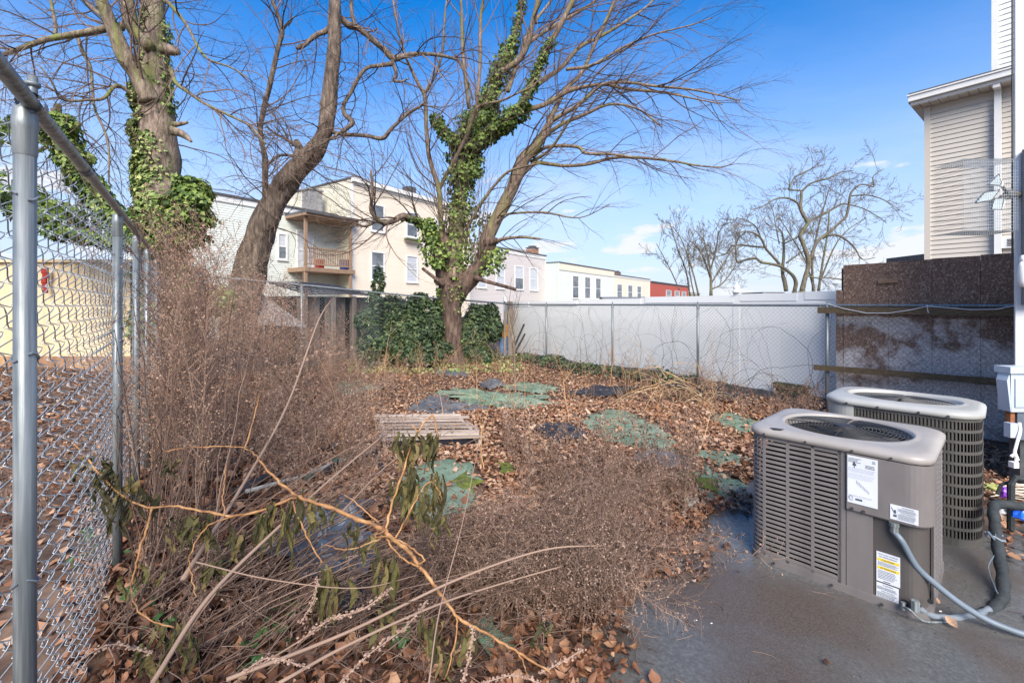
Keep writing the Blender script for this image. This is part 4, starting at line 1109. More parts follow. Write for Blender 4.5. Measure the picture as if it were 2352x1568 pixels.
# refrigerant lines
pw = mat('grey_foam_wrap', [(0.10, 0.12, 0.14), (0.2, 0.23, 0.26)], 0.6, 12, bump=0.5)
v0 = loc1(xs_ + .313, -D1 / 2 - .04, .10); v1 = loc1(xs_ + .262, -D1 / 2 - .035, .06)
lp1 = polysmooth([v0, P(2105, 1392, 2.50), P(2140, 1413, 2.50), P(2190, 1418, 2.50), P(2240, 1411, 2.53), P(2272, 1398, 2.56)], 8)
m = MB(); m.tube(lp1, 0.017 + 0.002 * np.sin(np.arange(len(lp1)) * 1.3), 8); o = m.build('refrigerant_line', pw, loc=tuple(v0), smooth=True); tag(o, 'thick grey wrapped pipe leaving the valves of the nearer cooling unit', 'pipe')
lp2 = polysmooth([v1, P(2090, 1400, 2.47), P(2118, 1424, 2.46), P(2160, 1428, 2.47), P(2215, 1424, 2.5), P(2262, 1408, 2.54)], 8)
m = MB(); m.tube(lp2, 0.006, 6); o = m.build('refrigerant_line', GAL, loc=tuple(v1), smooth=True); tag(o, 'thin bare metal pipe running under the thick grey wrapped one', 'pipe')
foam = mat('black_foam_pipe', [(0.016, 0.021, 0.022), (0.035, 0.042, 0.044)], 0.75, 14, bump=0.6)
fp = polysmooth([P(2262, 1412, 2.55), P(2285, 1395, 2.60), P(2302, 1370, 2.66), P(2304, 1330, 2.75), P(2297, 1285, 2.85), P(2290, 1240, 2.96), P(2284, 1195, 3.06), P(2282, 1165, 3.15), P(2292, 1157, 3.2), P(2325, 1160, 3.2), P(2370, 1166, 3.2)], 8)
m = MB(); m.tube(fp, 0.031 + 0.003 * np.sin(np.arange(len(fp)) * 0.9) - 0.006 * sstep(0, 1, 0), 10); o = m.build('foam_pipe', foam, loc=tuple(fp[0]), smooth=True); tag(o, 'black foam covered pipe looping on the ground right of the units', 'pipe')
m = MB(); q = P(2286, 1225, 2.97)
for k in range(7):
    a = rs.rand(2) * 6.28
    m.tube([q + (0.035 * math.cos(a[0]), 0.035 * math.sin(a[0]), .02 * rs.randn()), q + (0.05 * math.cos(a[0] + 1), .05 * math.sin(a[0] + 1), -.04 * rs.rand())], .007, 4)
m.tube(polysmooth([q, P(2290, 1262, 2.9), P(2270, 1300, 2.8), P(2284, 1345, 2.62), P(2292, 1362, 2.58)], 6), 0.003, 4)
o_ = m.build('tape_wrap', HOSE, o)
for i, (a, b_, lb) in enumerate(((2325, 1100, 'black upright pipe stub at the right edge behind the foam pipe'),)):
    m = MB(); m.tube([P(2322, 1215, 3.35), P(2322, 1112, 3.35), P(2330, 1097, 3.35), P(2375, 1101, 3.35)], 0.022, 8); m.tube([P(2290, 1135, 3.4), P(2300, 1112, 3.4), P(2330, 1104, 3.38), P(2380, 1110, 3.3)], 0.012, 6)
    o = m.build('pipe_stub', foam, loc=tuple(P(2322, 1215, 3.35))); tag(o, lb, 'pipe')

# ---- second unit
W2, D2, H2 = 0.93, 0.74, 0.905
c2 = (np.array([2.655, 3.875]) + ux * W2 / 2 + uy * D2 / 2) * .99
u2 = thing('cooling_unit', 'rear cooling unit, grey and banded with upright fins, behind the slatted one', 'air conditioner', (c2[0], c2[1], 0.03), RZU, 'outdoor cooling units side by side')
r2 = 0.19; ol = rrect(W2, D2, r2, 10); per = np.linalg.norm(np.diff(np.vstack([ol, ol[:1]]), axis=0), axis=1).sum()
m = MB(); m.prism([tuple(p) for p in rrect(W2 + .01, D2 + .01, r2)], -0.02, 0.05); m.build('base_pan', GREYL, u2, local=True)
m = MB(); m.prism([tuple(p) for p in rrect(W2 - .07, D2 - .07, r2 - .03)], 0.05, 0.78); m.build('coil', COIL, u2, local=True)
sa, sb = -W2 / 2 + 0.21, -W2 / 2 + 0.21 + per - 0.26
nr = 11; zb0, zb1 = 0.05, H2; dzr = (zb1 - zb0) / nr
path2 = path_resample(ol, sa, sb)
m = MB()
cs_ = np.concatenate([[0], np.cumsum(np.linalg.norm(np.diff(path2, axis=0), axis=1))])
tot = cs_[-1]; nf = int(tot / 0.021)
for k in range(nf):
    s_ = (k + .5) * tot / nf
    p_ = np.array([np.interp(s_, cs_, path2[:, 0]), np.interp(s_, cs_, path2[:, 1])]); p2_ = np.array([np.interp(s_ + .01, cs_, path2[:, 0]), np.interp(s_ + .01, cs_, path2[:, 1])])
    t_ = (p2_ - p_); t_ /= max(1e-9, np.linalg.norm(t_)); i_ = np.array([-t_[1], t_[0]])
    ax_ = (i_ * 0.8 + t_ * 0.6); ax_ /= np.linalg.norm(ax_)
    a_ = p_ + i_ * .001; b2_ = a_ + ax_ * 0.020
    v = [(*a_, 0.0), (*b2_, 0.0), (*b2_, dzr - .016), (*a_, dzr - .016)]
    w_ = t_ * 0.007
    v += [(v[0][0] - w_[0], v[0][1] - w_[1], 0), (v[3][0] - w_[0], v[3][1] - w_[1], dzr - .016)]
    m.add(v, [(0, 1, 2, 3), (4, 0, 3, 5)])
strip(m, path2, dzr - 0.022, dzr - 0.001, 0.006, tilt=0)
b0 = m.build('fin_band', GREYL, u2, local=True); b0.location = (0, 0, zb0); b0['kind'] = 'stuff'
for k in range(1, nr): shared(b0, 'fin_band', (0, 0, zb0 + dzr * k), u2)
m = MB(); strip(m, path_resample(ol, sb - per, sa), 0.05, H2, 0.008); m.build('corner_panel', GREYP, u2, local=True)
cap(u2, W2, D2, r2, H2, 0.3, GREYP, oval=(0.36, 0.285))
m = MB(); m.rings([np.array([(0.37 * q_ * math.cos(a), 0.29 * q_ * math.sin(a), z_) for a in np.linspace(0, 2 * math.pi, 32, endpoint=False)]) for q_, z_ in ((1.0, H2 + .040), (0.8, H2 + .030), (0.5, H2 + .024))], True, False, False); m.build('inner_dish', GREYP, u2, smooth=True, local=True)
grille(u2, 0.33, H2 + 0.036, 16, 10, GREYL, oval=0.8, wr=.003)
m = MB(); m.rings([np.array([(0.34 * math.cos(a), 0.27 * math.sin(a), z_) for a in np.linspace(0, 2 * math.pi, 32, endpoint=False)]) for z_ in (H2 + .02, H2 - .13)], True, False, True); m.build('fan_well', DARK, u2, local=True)
m = MB()
for x_ in (-.30, -.1, .14, .3): m.tube([(x_, -D2 / 2 - .012, H2 + .016), (x_, -D2 / 2 - .024, H2 + .016)], .009, 6)
m.build('screws', SCREW, u2, local=True)

# ------------------------------------------------------------------ utility box on the own wing
LBLUE = mat('pale_blue_grey_box', [(0.40, 0.47, 0.54), (0.47, 0.54, 0.61)], 0.4, 5)
q = P(2340, 0, 4.35); hb = thing('utility_box', 'pale blue grey utility box with white cable tail at the right edge', 'utility box', (q[0], q[1], 1.3))
Yb = 4.35
def bpx(m, xa, ya, xb, yb, Y0, dep, mi=0):
    a_, b_ = P(xa, yb, Y0), P(xb, ya, Y0); m.box((a_[0], Y0, a_[2]), (b_[0], Y0 + dep, b_[2]), mi)
m = MB(); bpx(m, 2322, 857, 2420, 946, Yb, 0.12); m.build('box_body', LBLUE, hb)
m = MB(); bpx(m, 2321, 843, 2424, 858, Yb - .02, 0.15); m.build('lid', LBLUE, hb)
m = MB(); bpx(m, 2333, 870, 2420, 935, Yb - .012, 0.02); m.build('door_panel', LBLUE, hb)
m = MB(); a = [P(2319, 858, Yb), P(2313, 874, Yb), P(2321, 944, Yb), P(2323, 944, Yb)]
m.add([*(p for p in a), *(p + (0, .1, 0) for p in a)], [(0, 1, 2, 3), (7, 6, 5, 4), (0, 4, 5, 1), (1, 5, 6, 2)]); m.build('side_flange', LBLUE, hb)
m = MB(); bpx(m, 2337, 947, 2420, 1010, Yb + .02, 0.1); m.build('meter_base', mat('slate_base', [(0.08, 0.10, 0.13), (0.12, 0.15, 0.18)], 0.6), hb)
m = MB(); bpx(m, 2321, 972, 2338, 1005, Yb - .01, 0.06); m.build('junction_box', LBLUE, hb)
m = MB(); m.tube(polysmooth([P(2341, 970, Yb), P(2343, 990, Yb - .02), P(2336, 1015, Yb - .03), P(2330, 1040, Yb - .03), P(2334, 1052, Yb - .03), P(2334, 1068, Yb - .03)], 6), 0.013, 6)
m.tube([P(2322, 1048, Yb - .03), P(2332, 1040, Yb - .03), P(2338, 1056, Yb - .03)], .014, 5); bpx(m, 2329, 1062, 2341, 1075, Yb - .06, 0.05); m.build('cable_tail', WHITE, hb)
m = MB(); bpx(m, 2321, 946, 2331, 975, Yb + .03, 0.05); m.build('rusty_bracket', mat('rust', [(0.18, 0.06, 0.02), (0.30, 0.12, 0.05)], 0.9, 30), hb)
m = MB(); bpx(m, 2343, 1000, 2420, 1240, Yb + .1, 0.1); m.build('down_conduit', mat('dark_conduit', [(0.04, .045, .05), (0.07, .075, .08)], .6), hb)
m = MB(); m.sphere(P(2349, 630, 4.5), .045, 8, 6, (0.8, 1, 3.2)); m.sphere(P(2351, 595, 4.5), .03, 8, 6, (1, 1, 1.5))
o = m.build('plastic_wrap', WHITE, loc=tuple(P(2349, 630, 4.5)), smooth=True); tag(o, 'white plastic wrap bound at the end of the barrier by the right edge', 'plastic wrap')

# ------------------------------------------------------------------ flood lights with wire cage
Yf = 4.55
fl = thing('flood_light', 'three headed white flood light inside a wire mesh cage on the white corner board', 'flood light', tuple(P(2332, 455, Yf)))
HG = mat('lamp_glass', [(0.45, 0.52, 0.52), (0.58, 0.66, 0.66)], 0.15, 3)
def head(quad, back, nm='lamp_head'):
    v = [P(x, y, Yf - .12) for x, y in quad]; w = [P(x, y, Yf) for x, y in back]
    m = MB(); m.add(v + w, [(0, 1, 5, 4), (1, 2, 6, 5), (2, 3, 7, 6), (3, 0, 4, 7), (7, 6, 5, 4)]); h = m.build(nm, WHITE, fl)
    m = MB(); c = sum(v) / 4; m.add([c + (p - c) * .90 + (0, -.002, 0) for p in v] + [c + (p - c) * .90 + (0, .03, 0) for p in v], [(3, 2, 1, 0), (0, 1, 5, 4), (1, 2, 6, 5), (2, 3, 7, 6), (3, 0, 4, 7)]); m.build('lens', HG, h)
    m = MB(); m.tube([*v, v[0]], 0.006, 4); m.build('gasket', BLACKM, h)
head([(2240, 467), (2260, 443), (2296, 436), (2279, 459)], [(2268, 460), (2276, 448), (2300, 444), (2290, 456)])
head([(2277, 481), (2284, 456), (2306, 455), (2300, 482)], [(2296, 474), (2298, 462), (2310, 460), (2308, 474)])
head([(2270, 424), (2294, 400), (2300, 420), (2296, 426)], [(2290, 428), (2300, 415), (2306, 424), (2304, 430)])
m = MB(); m.sphere(P(2318, 447, Yf + .05), .05, 10, 7)
for x, y in ((2296, 452), (2302, 466), (2300, 425)): m.tube([P(2316, 447, Yf + .05), P(x, y, Yf)], .014, 6)
m.tube([P(2318, 447, Yf + .05), P(2338, 447, Yf + .1)], .035, 10); m.build('bracket', GREYL, fl)
m = MB(); Yc = Yf - .22
cw = P(2338, 0, Yc)[0] - P(2213, 0, Yc)[0]; x0 = P(2213, 0, Yc)[0]; zt = P(0, 365, Yc)[2]; zb = P(0, 530, Yc)[2]
PPc, RRc = [], []
nc = 24
for k in range(nc + 1):
    t = k / nc
    PPc.append(np.array([(x0 + cw * t, Yc, zb), (x0 + cw * t, Yc, zt)])); RRc.append(np.full(2, .0016))
    PPc.append(np.array([(x0, Yc, zb + (zt - zb) * t), (x0 + cw, Yc, zb + (zt - zb) * t)])); RRc.append(np.full(2, .0016))
for zz in (zb, zt):
    for k in range(nc + 1):
        PPc.append(np.array([(x0 + cw * k / nc, Yc, zz), (x0 + cw * k / nc, Yc + .3, zz)])); RRc.append(np.full(2, .0016))
    for k in range(14): PPc.append(np.array([(x0, Yc + .3 * k / 14, zz), (x0 + cw, Yc + .3 * k / 14, zz)])); RRc.append(np.full(2, .0016))
for k in range(nc + 1): 
    PPc.append(np.array([(x0, Yc, zb + (zt - zb) * k / nc), (x0, Yc + .3, zb + (zt - zb) * k / nc)])); RRc.append(np.full(2, .0016))
m.tubes(PPc, RRc, 3); o = m.build('wire_cage', WIRE, fl); o['kind'] = 'stuff'

# ------------------------------------------------------------------ clutter in the yard
TURF = mat('green_artificial_turf', [(0.065, 0.11, 0.072), (0.125, 0.195, 0.13), (0.21, 0.285, 0.205), (0.24, 0.20, 0.15)], 0.95, 3.2, 10, pos=(0.25, 0.80), bump=1, bscale=110)
FELT = mat('grey_felt_sheet', [(0.055, 0.06, 0.068), (0.10, 0.105, 0.115), (0.17, 0.16, 0.15)], 0.8, 4, 9, bump=0.6, bscale=12)
TARP = mat('slate_tarp', [(0.045, 0.06, 0.085), (0.10, 0.125, 0.165)], 0.42, 3, 7, bump=0.7, bscale=7)
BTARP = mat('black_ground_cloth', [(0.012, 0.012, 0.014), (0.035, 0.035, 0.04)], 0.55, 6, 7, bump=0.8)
MOSS = mat('bright_moss', [(0.05, 0.07, 0.015), (0.15, 0.185, 0.025)], 0.95, 14, 8, bump=1, bscale=60)
def patch(name, outline, m_, lift, wr, label, cat, seed=0, th=0.006, jag=0.035, kind=None, world=False, nr=9, wf=6):
    """a lying sheet with thickness; outline given as places in the frame"""
    r = np.random.RandomState(seed)
    o3 = [(G(x, y) if not world else np.array([x, y, 0])) for x, y in outline]
    c = sum(o3) / len(o3); pts = []
    for i in range(len(o3)):
        a_, b_ = o3[i], o3[(i + 1) % len(o3)]; n = max(2, int(np.linalg.norm(b_ - a_) / 0.09))
        for k in range(n): q = a_ + (b_ - a_) * k / n; pts.append(q + np.array([*r.normal(0, jag, 2), 0]))
    pts = np.array(pts); rr_ = []
    for k in range(len(pts)):
        dd = pts[k] - c; pts[k] = c + dd * (1 + (0.0 if jag < .01 else 0.42) * noise.noise((pts[k][0] * 4.5, pts[k][1] * 4.5, seed * 3.1)))
    for f_ in np.linspace(1, 0.02, nr):
        q = c + (pts - c) * f_
        for k in range(len(q)):
            x, y = q[k][0], q[k][1]
            w = wr * (noise.noise((x * wf, y * wf, seed)) + 0.5 * noise.noise((x * wf * 2.7, y * wf * 2.7, seed + 5)))
            q[k][2] = g(x, y) + lift + abs(w) + (0.012 if f_ < 1 else 0) * (wr > 0.01)
        rr_.append(q)
    rb = [q - np.array([0, 0, th]) for q in rr_]
    m = MB(); m.rings([rb[0]] + rr_, True, False, True)
    o = m.build(name, m_, loc=tuple(c), smooth=False); tag(o, label, cat, kind=kind); return o
patch('turf_mat', [(1318, 968), (1400, 945), (1450, 955), (1520, 990), (1580, 1035), (1500, 1040), (1380, 1010)], TURF, .03, .03, 'largest pale green turf mat, right of the slatted pallet', 'turf mat', 1)
patch('turf_mat', [(950, 1070), (1030, 1058), (1085, 1085), (1105, 1130), (1085, 1215), (1000, 1220), (930, 1190), (920, 1110)], TURF, .03, .025, 'green turf mat with yellow moss, just in front of the pallet', 'turf mat', 2)
patch('turf_mat', [(1160, 890), (1205, 879), (1270, 888), (1290, 903), (1220, 908)], TURF, .02, .05, 'small far green turf mat humped over leaves near the right fence', 'turf mat', 3)
patch('turf_mat', [(1003, 908), (1045, 898), (1130, 902), (1215, 915), (1275, 932), (1220, 948), (1130, 938), (1060, 928)], TURF, .03, .09, 'long crumpled green turf mat behind the grey felt sheet', 'turf mat', 4, wf=8)
patch('turf_mat', [(1620, 962), (1690, 950), (1760, 985), (1745, 1010), (1690, 1000)], TURF, .02, .03, 'turf mat half hidden in leaves close to the right fence', 'turf mat', 5)
patch('turf_mat', [(1560, 1035), (1650, 1040), (1735, 1060), (1740, 1080), (1640, 1065)], TURF, .02, .02, 'narrow strip of green turf left of the nearer cooling unit', 'turf mat', 6)
patch('turf_mat', [(1540, 1090), (1620, 1080), (1700, 1110), (1730, 1145), (1640, 1150)], TURF, .02, .03, 'dull green turf piece with moss between weeds and patio', 'turf mat', 7)
patch('turf_mat', [(760, 885), (830, 875), (870, 895), (800, 915)], TURF, .02, .03, 'leftmost turf scrap, glimpsed through the brown weeds', 'turf mat', 8)
patch('turf_mat', [(1080, 1450), (1140, 1420), (1190, 1500), (1110, 1540)], TURF, .02, .02, 'dark green turf scrap under weeds in the foreground', 'turf mat', 9)
patch('felt_sheet', [(935, 945), (960, 925), (1000, 908), (1040, 925), (1105, 930), (1112, 945), (1010, 955)], FELT, .03, .035, 'grey felt sheet lying just behind the slatted pallet', 'felt sheet', 10, th=.012)
patch('felt_sheet', [(990, 852), (1030, 850), (1078, 858), (1072, 870), (1010, 862)], FELT, .04, .03, 'farthest dark felt strip, in front of the ivy tree', 'felt sheet', 11, th=.03)
patch('felt_sheet', [(1105, 885), (1150, 876), (1165, 888), (1120, 896)], FELT, .04, .09, 'crumpled dark felt piece between the two far turf mats', 'felt sheet', 12, th=.02)
patch('felt_sheet', [(1310, 905), (1370, 893), (1450, 893), (1440, 912), (1360, 915)], BTARP, .03, .08, 'black cloth heap on the leaves below the right fence', 'cloth', 13, th=.02)
patch('felt_sheet', [(1440, 1050), (1520, 1040), (1590, 1062), (1580, 1085), (1510, 1082)], FELT, .04, .03, 'dark felt sheet below the largest turf mat', 'felt sheet', 14, th=.015)
patch('felt_sheet', [(1215, 985), (1290, 980), (1360, 1000), (1340, 1020), (1260, 1015)], BTARP, .03, .09, 'black plastic crumpled among weeds left of the largest turf mat', 'cloth', 15, th=.02)
patch('moss_patch', [(1540, 1100), (1580, 1090), (1610, 1110), (1660, 1118), (1640, 1135), (1570, 1130)], MOSS, .055, .03, 'bright yellow green moss cushion beside the dull turf piece', 'moss', 16, kind='stuff')
patch('moss_patch', [(1035, 1112), (1062, 1102), (1082, 1108), (1096, 1130), (1070, 1134), (1056, 1122)], MOSS, .045, .03, 'bright moss on the turf mat in front of the pallet', 'moss', 17, kind='stuff')
patch('moss_patch', [(1140, 1075), (1165, 1070), (1185, 1095), (1155, 1095)], MOSS, .03, .03, 'small bright moss tuft right of the front turf mat', 'moss', 18, kind='stuff')
patch('tarp', [(585, 1300), (700, 1225), (790, 1170), (835, 1190), (820, 1260), (860, 1330), (800, 1400), (700, 1370), (620, 1330)], TARP, .10, .24, 'crumpled slate blue tarp under the grey stalks', 'tarp', 19, th=.01, wf=3.5, nr=14)
patch('tarp', [(700, 1400), (830, 1340), (900, 1360), (880, 1420), (760, 1440)], BTARP, .04, .2, 'black plastic bag flattened under the slate blue tarp', 'plastic sheet', 20, th=.01, wf=4)
patch('ribbed_mat', [(1238, 1390), (1275, 1385), (1272, 1465), (1245, 1460)], mat('ribbed_teal', [(0.03, 0.045, 0.045), (0.06, 0.08, 0.08)], 0.6, 20, stretch=(1, 14, 1), bump=0.8), .045, .004, 'small dark teal ribbed mat at the edge of the patio', 'mat', 21, th=.012, jag=.002)
# black ground cloth strip along the right fence
m = MB(); rr_ = []
for i, k in enumerate(np.linspace(0.0, 3.6, 60)):
    row = []
    for j, off in enumerate(np.linspace(-0.42, 0.50, 8)):
        q = rp_(k, off); zz = g(q[0], q[1]) + 0.03 + 0.09 * sstep(0.2, .5, off) + 0.05 * abs(noise.noise((q[0] * 5, q[1] * 5, 1)))
        row.append((q[0] + .02 * math.sin(k * 9), q[1], zz))
    rr_.append(np.array(row))
m.rings(rr_, closed=False); o = m.build('ground_cloth', BTARP, loc=tuple(np.append(rp_(0, 0), 0))); tag(o, 'long black ground cloth at the foot of the white fence', 'ground cloth')

# pallet of slats
pt = thing('slatted_pallet', 'flat grey wooden rack of parallel slats lying on the leaves', 'pallet', tuple(G(1000, 985)))
PALW = mat('weathered_pallet_wood', [(0.24, 0.18, 0.14), (0.40, 0.32, 0.26), (0.50, 0.42, 0.35)], 0.9, 5, 8, stretch=(1, 9, 4), bump=0.4, rnd=0.4)
A_, B_, C_, D_ = G(862, 955), G(1062, 953), G(1118, 1008), G(868, 1016)
def Gz(px, py, z_): Y_ = (CAMH - z_) * F / (py - HY); return np.array([(px - CX) / F * Y_, Y_, z_])
A_, B_, C_, D_ = Gz(862, 953, .12), Gz(1062, 951, .12), Gz(1118, 1004, .12), Gz(868, 1010, .12)
ns = 8
for k in range(ns):
    t = k / (ns - 1); a, b_ = A_ + (D_ - A_) * t, B_ + (C_ - B_) * t
    a = a + (0.03 * rs.randn(), 0, .006 * rs.randn()); b_ = b_ + (0.03 * rs.randn(), 0, .006 * rs.randn())
    m = MB(); m.beam(a, b_, 0.070, 0.018, rnd=rs.rand()); m.build('slat', PALW, pt)
m = MB(); q4 = [A_ + (.05, -.02, -.105), B_ + (-.05, -.02, -.105), C_ + (-.05, .02, -.105), D_ + (.05, .02, -.105)]; m.add(q4, [(3, 2, 1, 0)]); m.build('gap_shade_sheet', BTARP, pt)  # added black sheet, stands in for the shade in the gaps between slats
for s_ in (0.06, 0.5, 0.94):
    m = MB(); m.beam(A_ + (B_ - A_) * s_ - (0, 0, .05), D_ + (C_ - D_) * s_ - (0, 0, .05), 0.04, 0.08); m.build('bearer', PALW, pt)
# broken umbrella like frame with green parts
bu = thing('broken_garden_tool', 'white and black tubes with green grip lying among the stalks', 'garden tool', tuple(P(690, 1095, 3.9)))
DG = mat('dark_green_plastic', [(0.01, 0.07, 0.055), (0.02, 0.11, 0.085)], 0.4)
def zf(px, py, lift): q = G(px, py); return P(px, py, q[1] * (CAMH - lift) / CAMH)
for nm, pts_, r_, m_ in (('black_tube', [(543, 1130), (600, 1100), (640, 1088)], .035, BLACKM), ('white_tube', [(565, 1128), (700, 1092), (760, 1065), (800, 1055)], .016, GREYP), ('green_arm', [(765, 1060), (800, 1053), (820, 1050)], .03, DG), ('green_arm', [(700, 1098), (722, 1092)], .02, DG), ('black_arm', [(740, 1085), (775, 1060), (790, 1045), (850, 1045), (865, 1030)], .02, BLACKM), ('black_arm', [(862, 1030), (872, 1058), (878, 1078)], .014, BLACKM), ('knob', [(760, 1025), (785, 1015), (800, 1022)], .035, BLACKM)):
    m = MB(); m.tube([zf(x, y, .16) for x, y in pts_], r_, 8); m.build(nm, m_, bu, smooth=True)
# yellow item by the tree, white bag, foil, bits
q = G(1122, 822, .05); m = MB(); m.obox(q + (0, 0, .06), (0.96, .28), (-.28, .96), .13, .07, .05); m.obox(q + (.05, 0, .13), (0.8, .6), (-.6, .8), .05, .05, .03)
o = m.build('plastic_bottle', mat('bright_yellow_plastic', [(0.75, 0.45, 0.01), (0.8, 0.55, 0.03)], .4), loc=tuple(q)); tag(o, 'bright yellow plastic container on the ground right of the ivy tree', 'container')
def crumple(name, c, r, m_, label, cat, seed, sc=(1, 1, .6)):
    m = MB(); n_, mm = 12, 8; rr_ = []
    for j in range(1, mm):
        th = math.pi * j / mm; ring = []
        for i in range(n_):
            a = 2 * math.pi * i / n_; d = np.array([math.sin(th) * math.cos(a), math.sin(th) * math.sin(a), -math.cos(th)])
            f_ = r * (1 + 0.7 * noise.noise(Vector(d * 2.2) + Vector((seed, 0, 0)))); ring.append(c + d * f_ * np.array(sc))
        rr_.append(np.array(ring))
    m.rings(rr_, True, True, True); o = m.build(name, m_, loc=tuple(c)); tag(o, label, cat); return o
BAG = mat('white_bag_plastic', [(0.5, 0.5, 0.5), (0.68, 0.68, 0.67)], .4, 5)
crumple('plastic_bag', G(375, 868, .25), .34, BAG, 'white plastic sack behind the weeds on the left', 'plastic bag', 1, (0.8, .6, 0.9))
crumple('plastic_bag', G(1585, 1168, .05), .07, GREYP, 'crumpled pale plastic bag in the weeds near the patio edge', 'plastic bag', 2, (1.2, .7, .7))
crumple('plastic_lump', G(1622, 1172, .03), .05, BAG, 'small white scrap right of the crumpled plastic bag', 'scrap', 3)
crumple('toy_ball', P(2309, 1131, 3.75), .040, mat('purple_plastic', [(0.20, 0.04, 0.5), (0.3, 0.08, 0.6)], .35), 'small purple ball by the black pipe stub', 'ball', 4, (1, 1, 1))
crumple('plastic_lump', P(2342, 1182, 3.2), .04, mat('blue_plastic', [(0.01, 0.08, 0.5), (0.02, 0.15, 0.7)], .35), 'bright blue plastic lump at the right edge', 'scrap', 5, (1.3, 1, .8))
crumple('plastic_lump', P(2282, 1118, 3.8), .05, mat('lime_plastic', [(0.25, 0.28, 0.08), (0.36, 0.36, 0.12)], .5), 'lime green scrap left of the purple ball', 'scrap', 6, (1.4, 1, .5))
crumple('plastic_lump', P(2298, 1172, 3.4), .035, BAG, 'cream scrap below the purple ball', 'scrap', 7, (1.3, 1, .7))
crumple('yellow_scrap', G(1078, 1335, .05), .03, mat('yellow_scrap', [(0.6, .5, .02), (.7, .6, .05)], .5), 'tiny yellow scrap under the dead brown weeds in the foreground', 'scrap', 8)
# tangle of pale wires right of units
m = MB()
for k in range(16):
    a = P(2275 + rs.rand() * 40, 1110 + rs.rand() * 30, 3.9); d = np.array([0.5 + .3 * rs.rand(), -.25 * rs.rand(), 0]); 
    m.tube(polysmooth([a, a + d * .4 + (0, 0, .04 * rs.randn()), a + d * .8 + (0, .1 * rs.randn(), .05 * rs.randn()), a + d * 1.2], 4), .004, 4)
o = m.build('wire_tangle', mat('cream_wire', [(0.5, .46, .36), (.6, .56, .46)], .6), loc=tuple(P(2290, 1120, 3.9))); tag(o, 'tangle of pale wires on the dirt right of the rear cooling unit', 'wires', kind='stuff')
# white crumbs on the patio
for i, (x, y, sz) in enumerate(((1552, 1364, .006), (1634, 1443, .004), (1448, 1378, .004), (2160, 1415, .006), (1600, 1436, .003), (1636, 1238, .006))):
    m = MB(); m.sphere(G(x, y, .03), sz, 6, 4, (1.5, 1, .6)); o = m.build('pebble', WHITE, loc=tuple(G(x, y, .03))); tag(o, ('white pebble on the dark concrete just right of the bowed weeds', 'small white pebble in the open middle of the slab', 'tiny white speck under the tips of the bowed weeds', 'white fleck near the foot of the nearer cooling unit valves', 'tiniest white speck in the middle of the slab', 'white crumb beside the curled rust leaf')[i], 'pebble')
# ------------------------------------------------------------------ trees
def bark(name, c1, c2, c3, moss=None):
    def ex(m, t, b, rp, mp_):
        if moss is None: return
        A, K = t.nodes.new, t.links.new
        n = A('ShaderNodeTexNoise'); n.inputs['Scale'].default_value = 2.2; n.inputs['Detail'].default_value = 8; K(mp_.outputs[0], n.inputs['Vector'])
        r = A('ShaderNodeValToRGB'); r.color_ramp.elements[0].position = 0.5; r.color_ramp.elements[1].position = 0.66; K(n.outputs['Fac'], r.inputs['Fac'])
        ml = A('ShaderNodeMath'); ml.operation = 'MULTIPLY'; K(r.outputs['Color'], ml.inputs[0]); ml.inputs[1].default_value = 0.7
        mx = A('ShaderNodeMix'); mx.data_type = 'RGBA'; K(ml.outputs[0], mx.inputs['Factor']); K(rp.outputs['Color'], mx.inputs['A']); mx.inputs['B'].default_value = (*moss, 1)
        K(mx.outputs['Result'], b.inputs['Base Color'])
    return mat(name, [c1, c2, c3], 0.92, 9, 9, stretch=(1.6, 1.6, 0.35), bump=2.2, bscale=24, extra=ex, pos=(0.32, 0.68))
BARK_C = bark('ridged_red_brown_bark', (0.030, 0.020, 0.015), (0.095, 0.060, 0.044), (0.19, 0.13, 0.098))
BARK_L = bark('grey_brown_bark', (0.07, 0.05, 0.038), (0.20, 0.15, 0.115), (0.34, 0.27, 0.22), (0.13, 0.16, 0.03))
BARK_2 = bark('dark_grey_bark', (0.038, 0.028, 0.021), (0.12, 0.09, 0.068), (0.25, 0.195, 0.15))
LIMB_C = bark('lichened_limb_bark', (0.08, 0.055, 0.040), (0.19, 0.135, 0.098), (0.33, 0.25, 0.19), (0.20, 0.20, 0.06))
TWIG = mat('twig_bark', [(0.05, 0.033, 0.026), (0.20, 0.135, 0.10)], 0.9, 3, rnd=0.7)
TWIG_F = mat('far_twig_bark', [(0.08, 0.06, 0.045), (0.18, 0.15, 0.105)], 0.9, 3, rnd=0.6)
IVY = mat('ivy_leaf', [(0.025, 0.05, 0.014), (0.08, 0.14, 0.026), (0.17, 0.25, 0.045), (0.29, 0.35, 0.09)], 0.6, 2, rnd=0.85, pos=(0.05, 0.95), trans=0.15)
IVY_P = mat('pale_ivy_leaf', [(0.04, 0.08, 0.02), (0.16, 0.24, 0.06), (0.32, 0.40, 0.14), (0.44, 0.46, 0.17)], 0.6, 2, rnd=0.85, pos=(0.05, 0.95), trans=0.15)

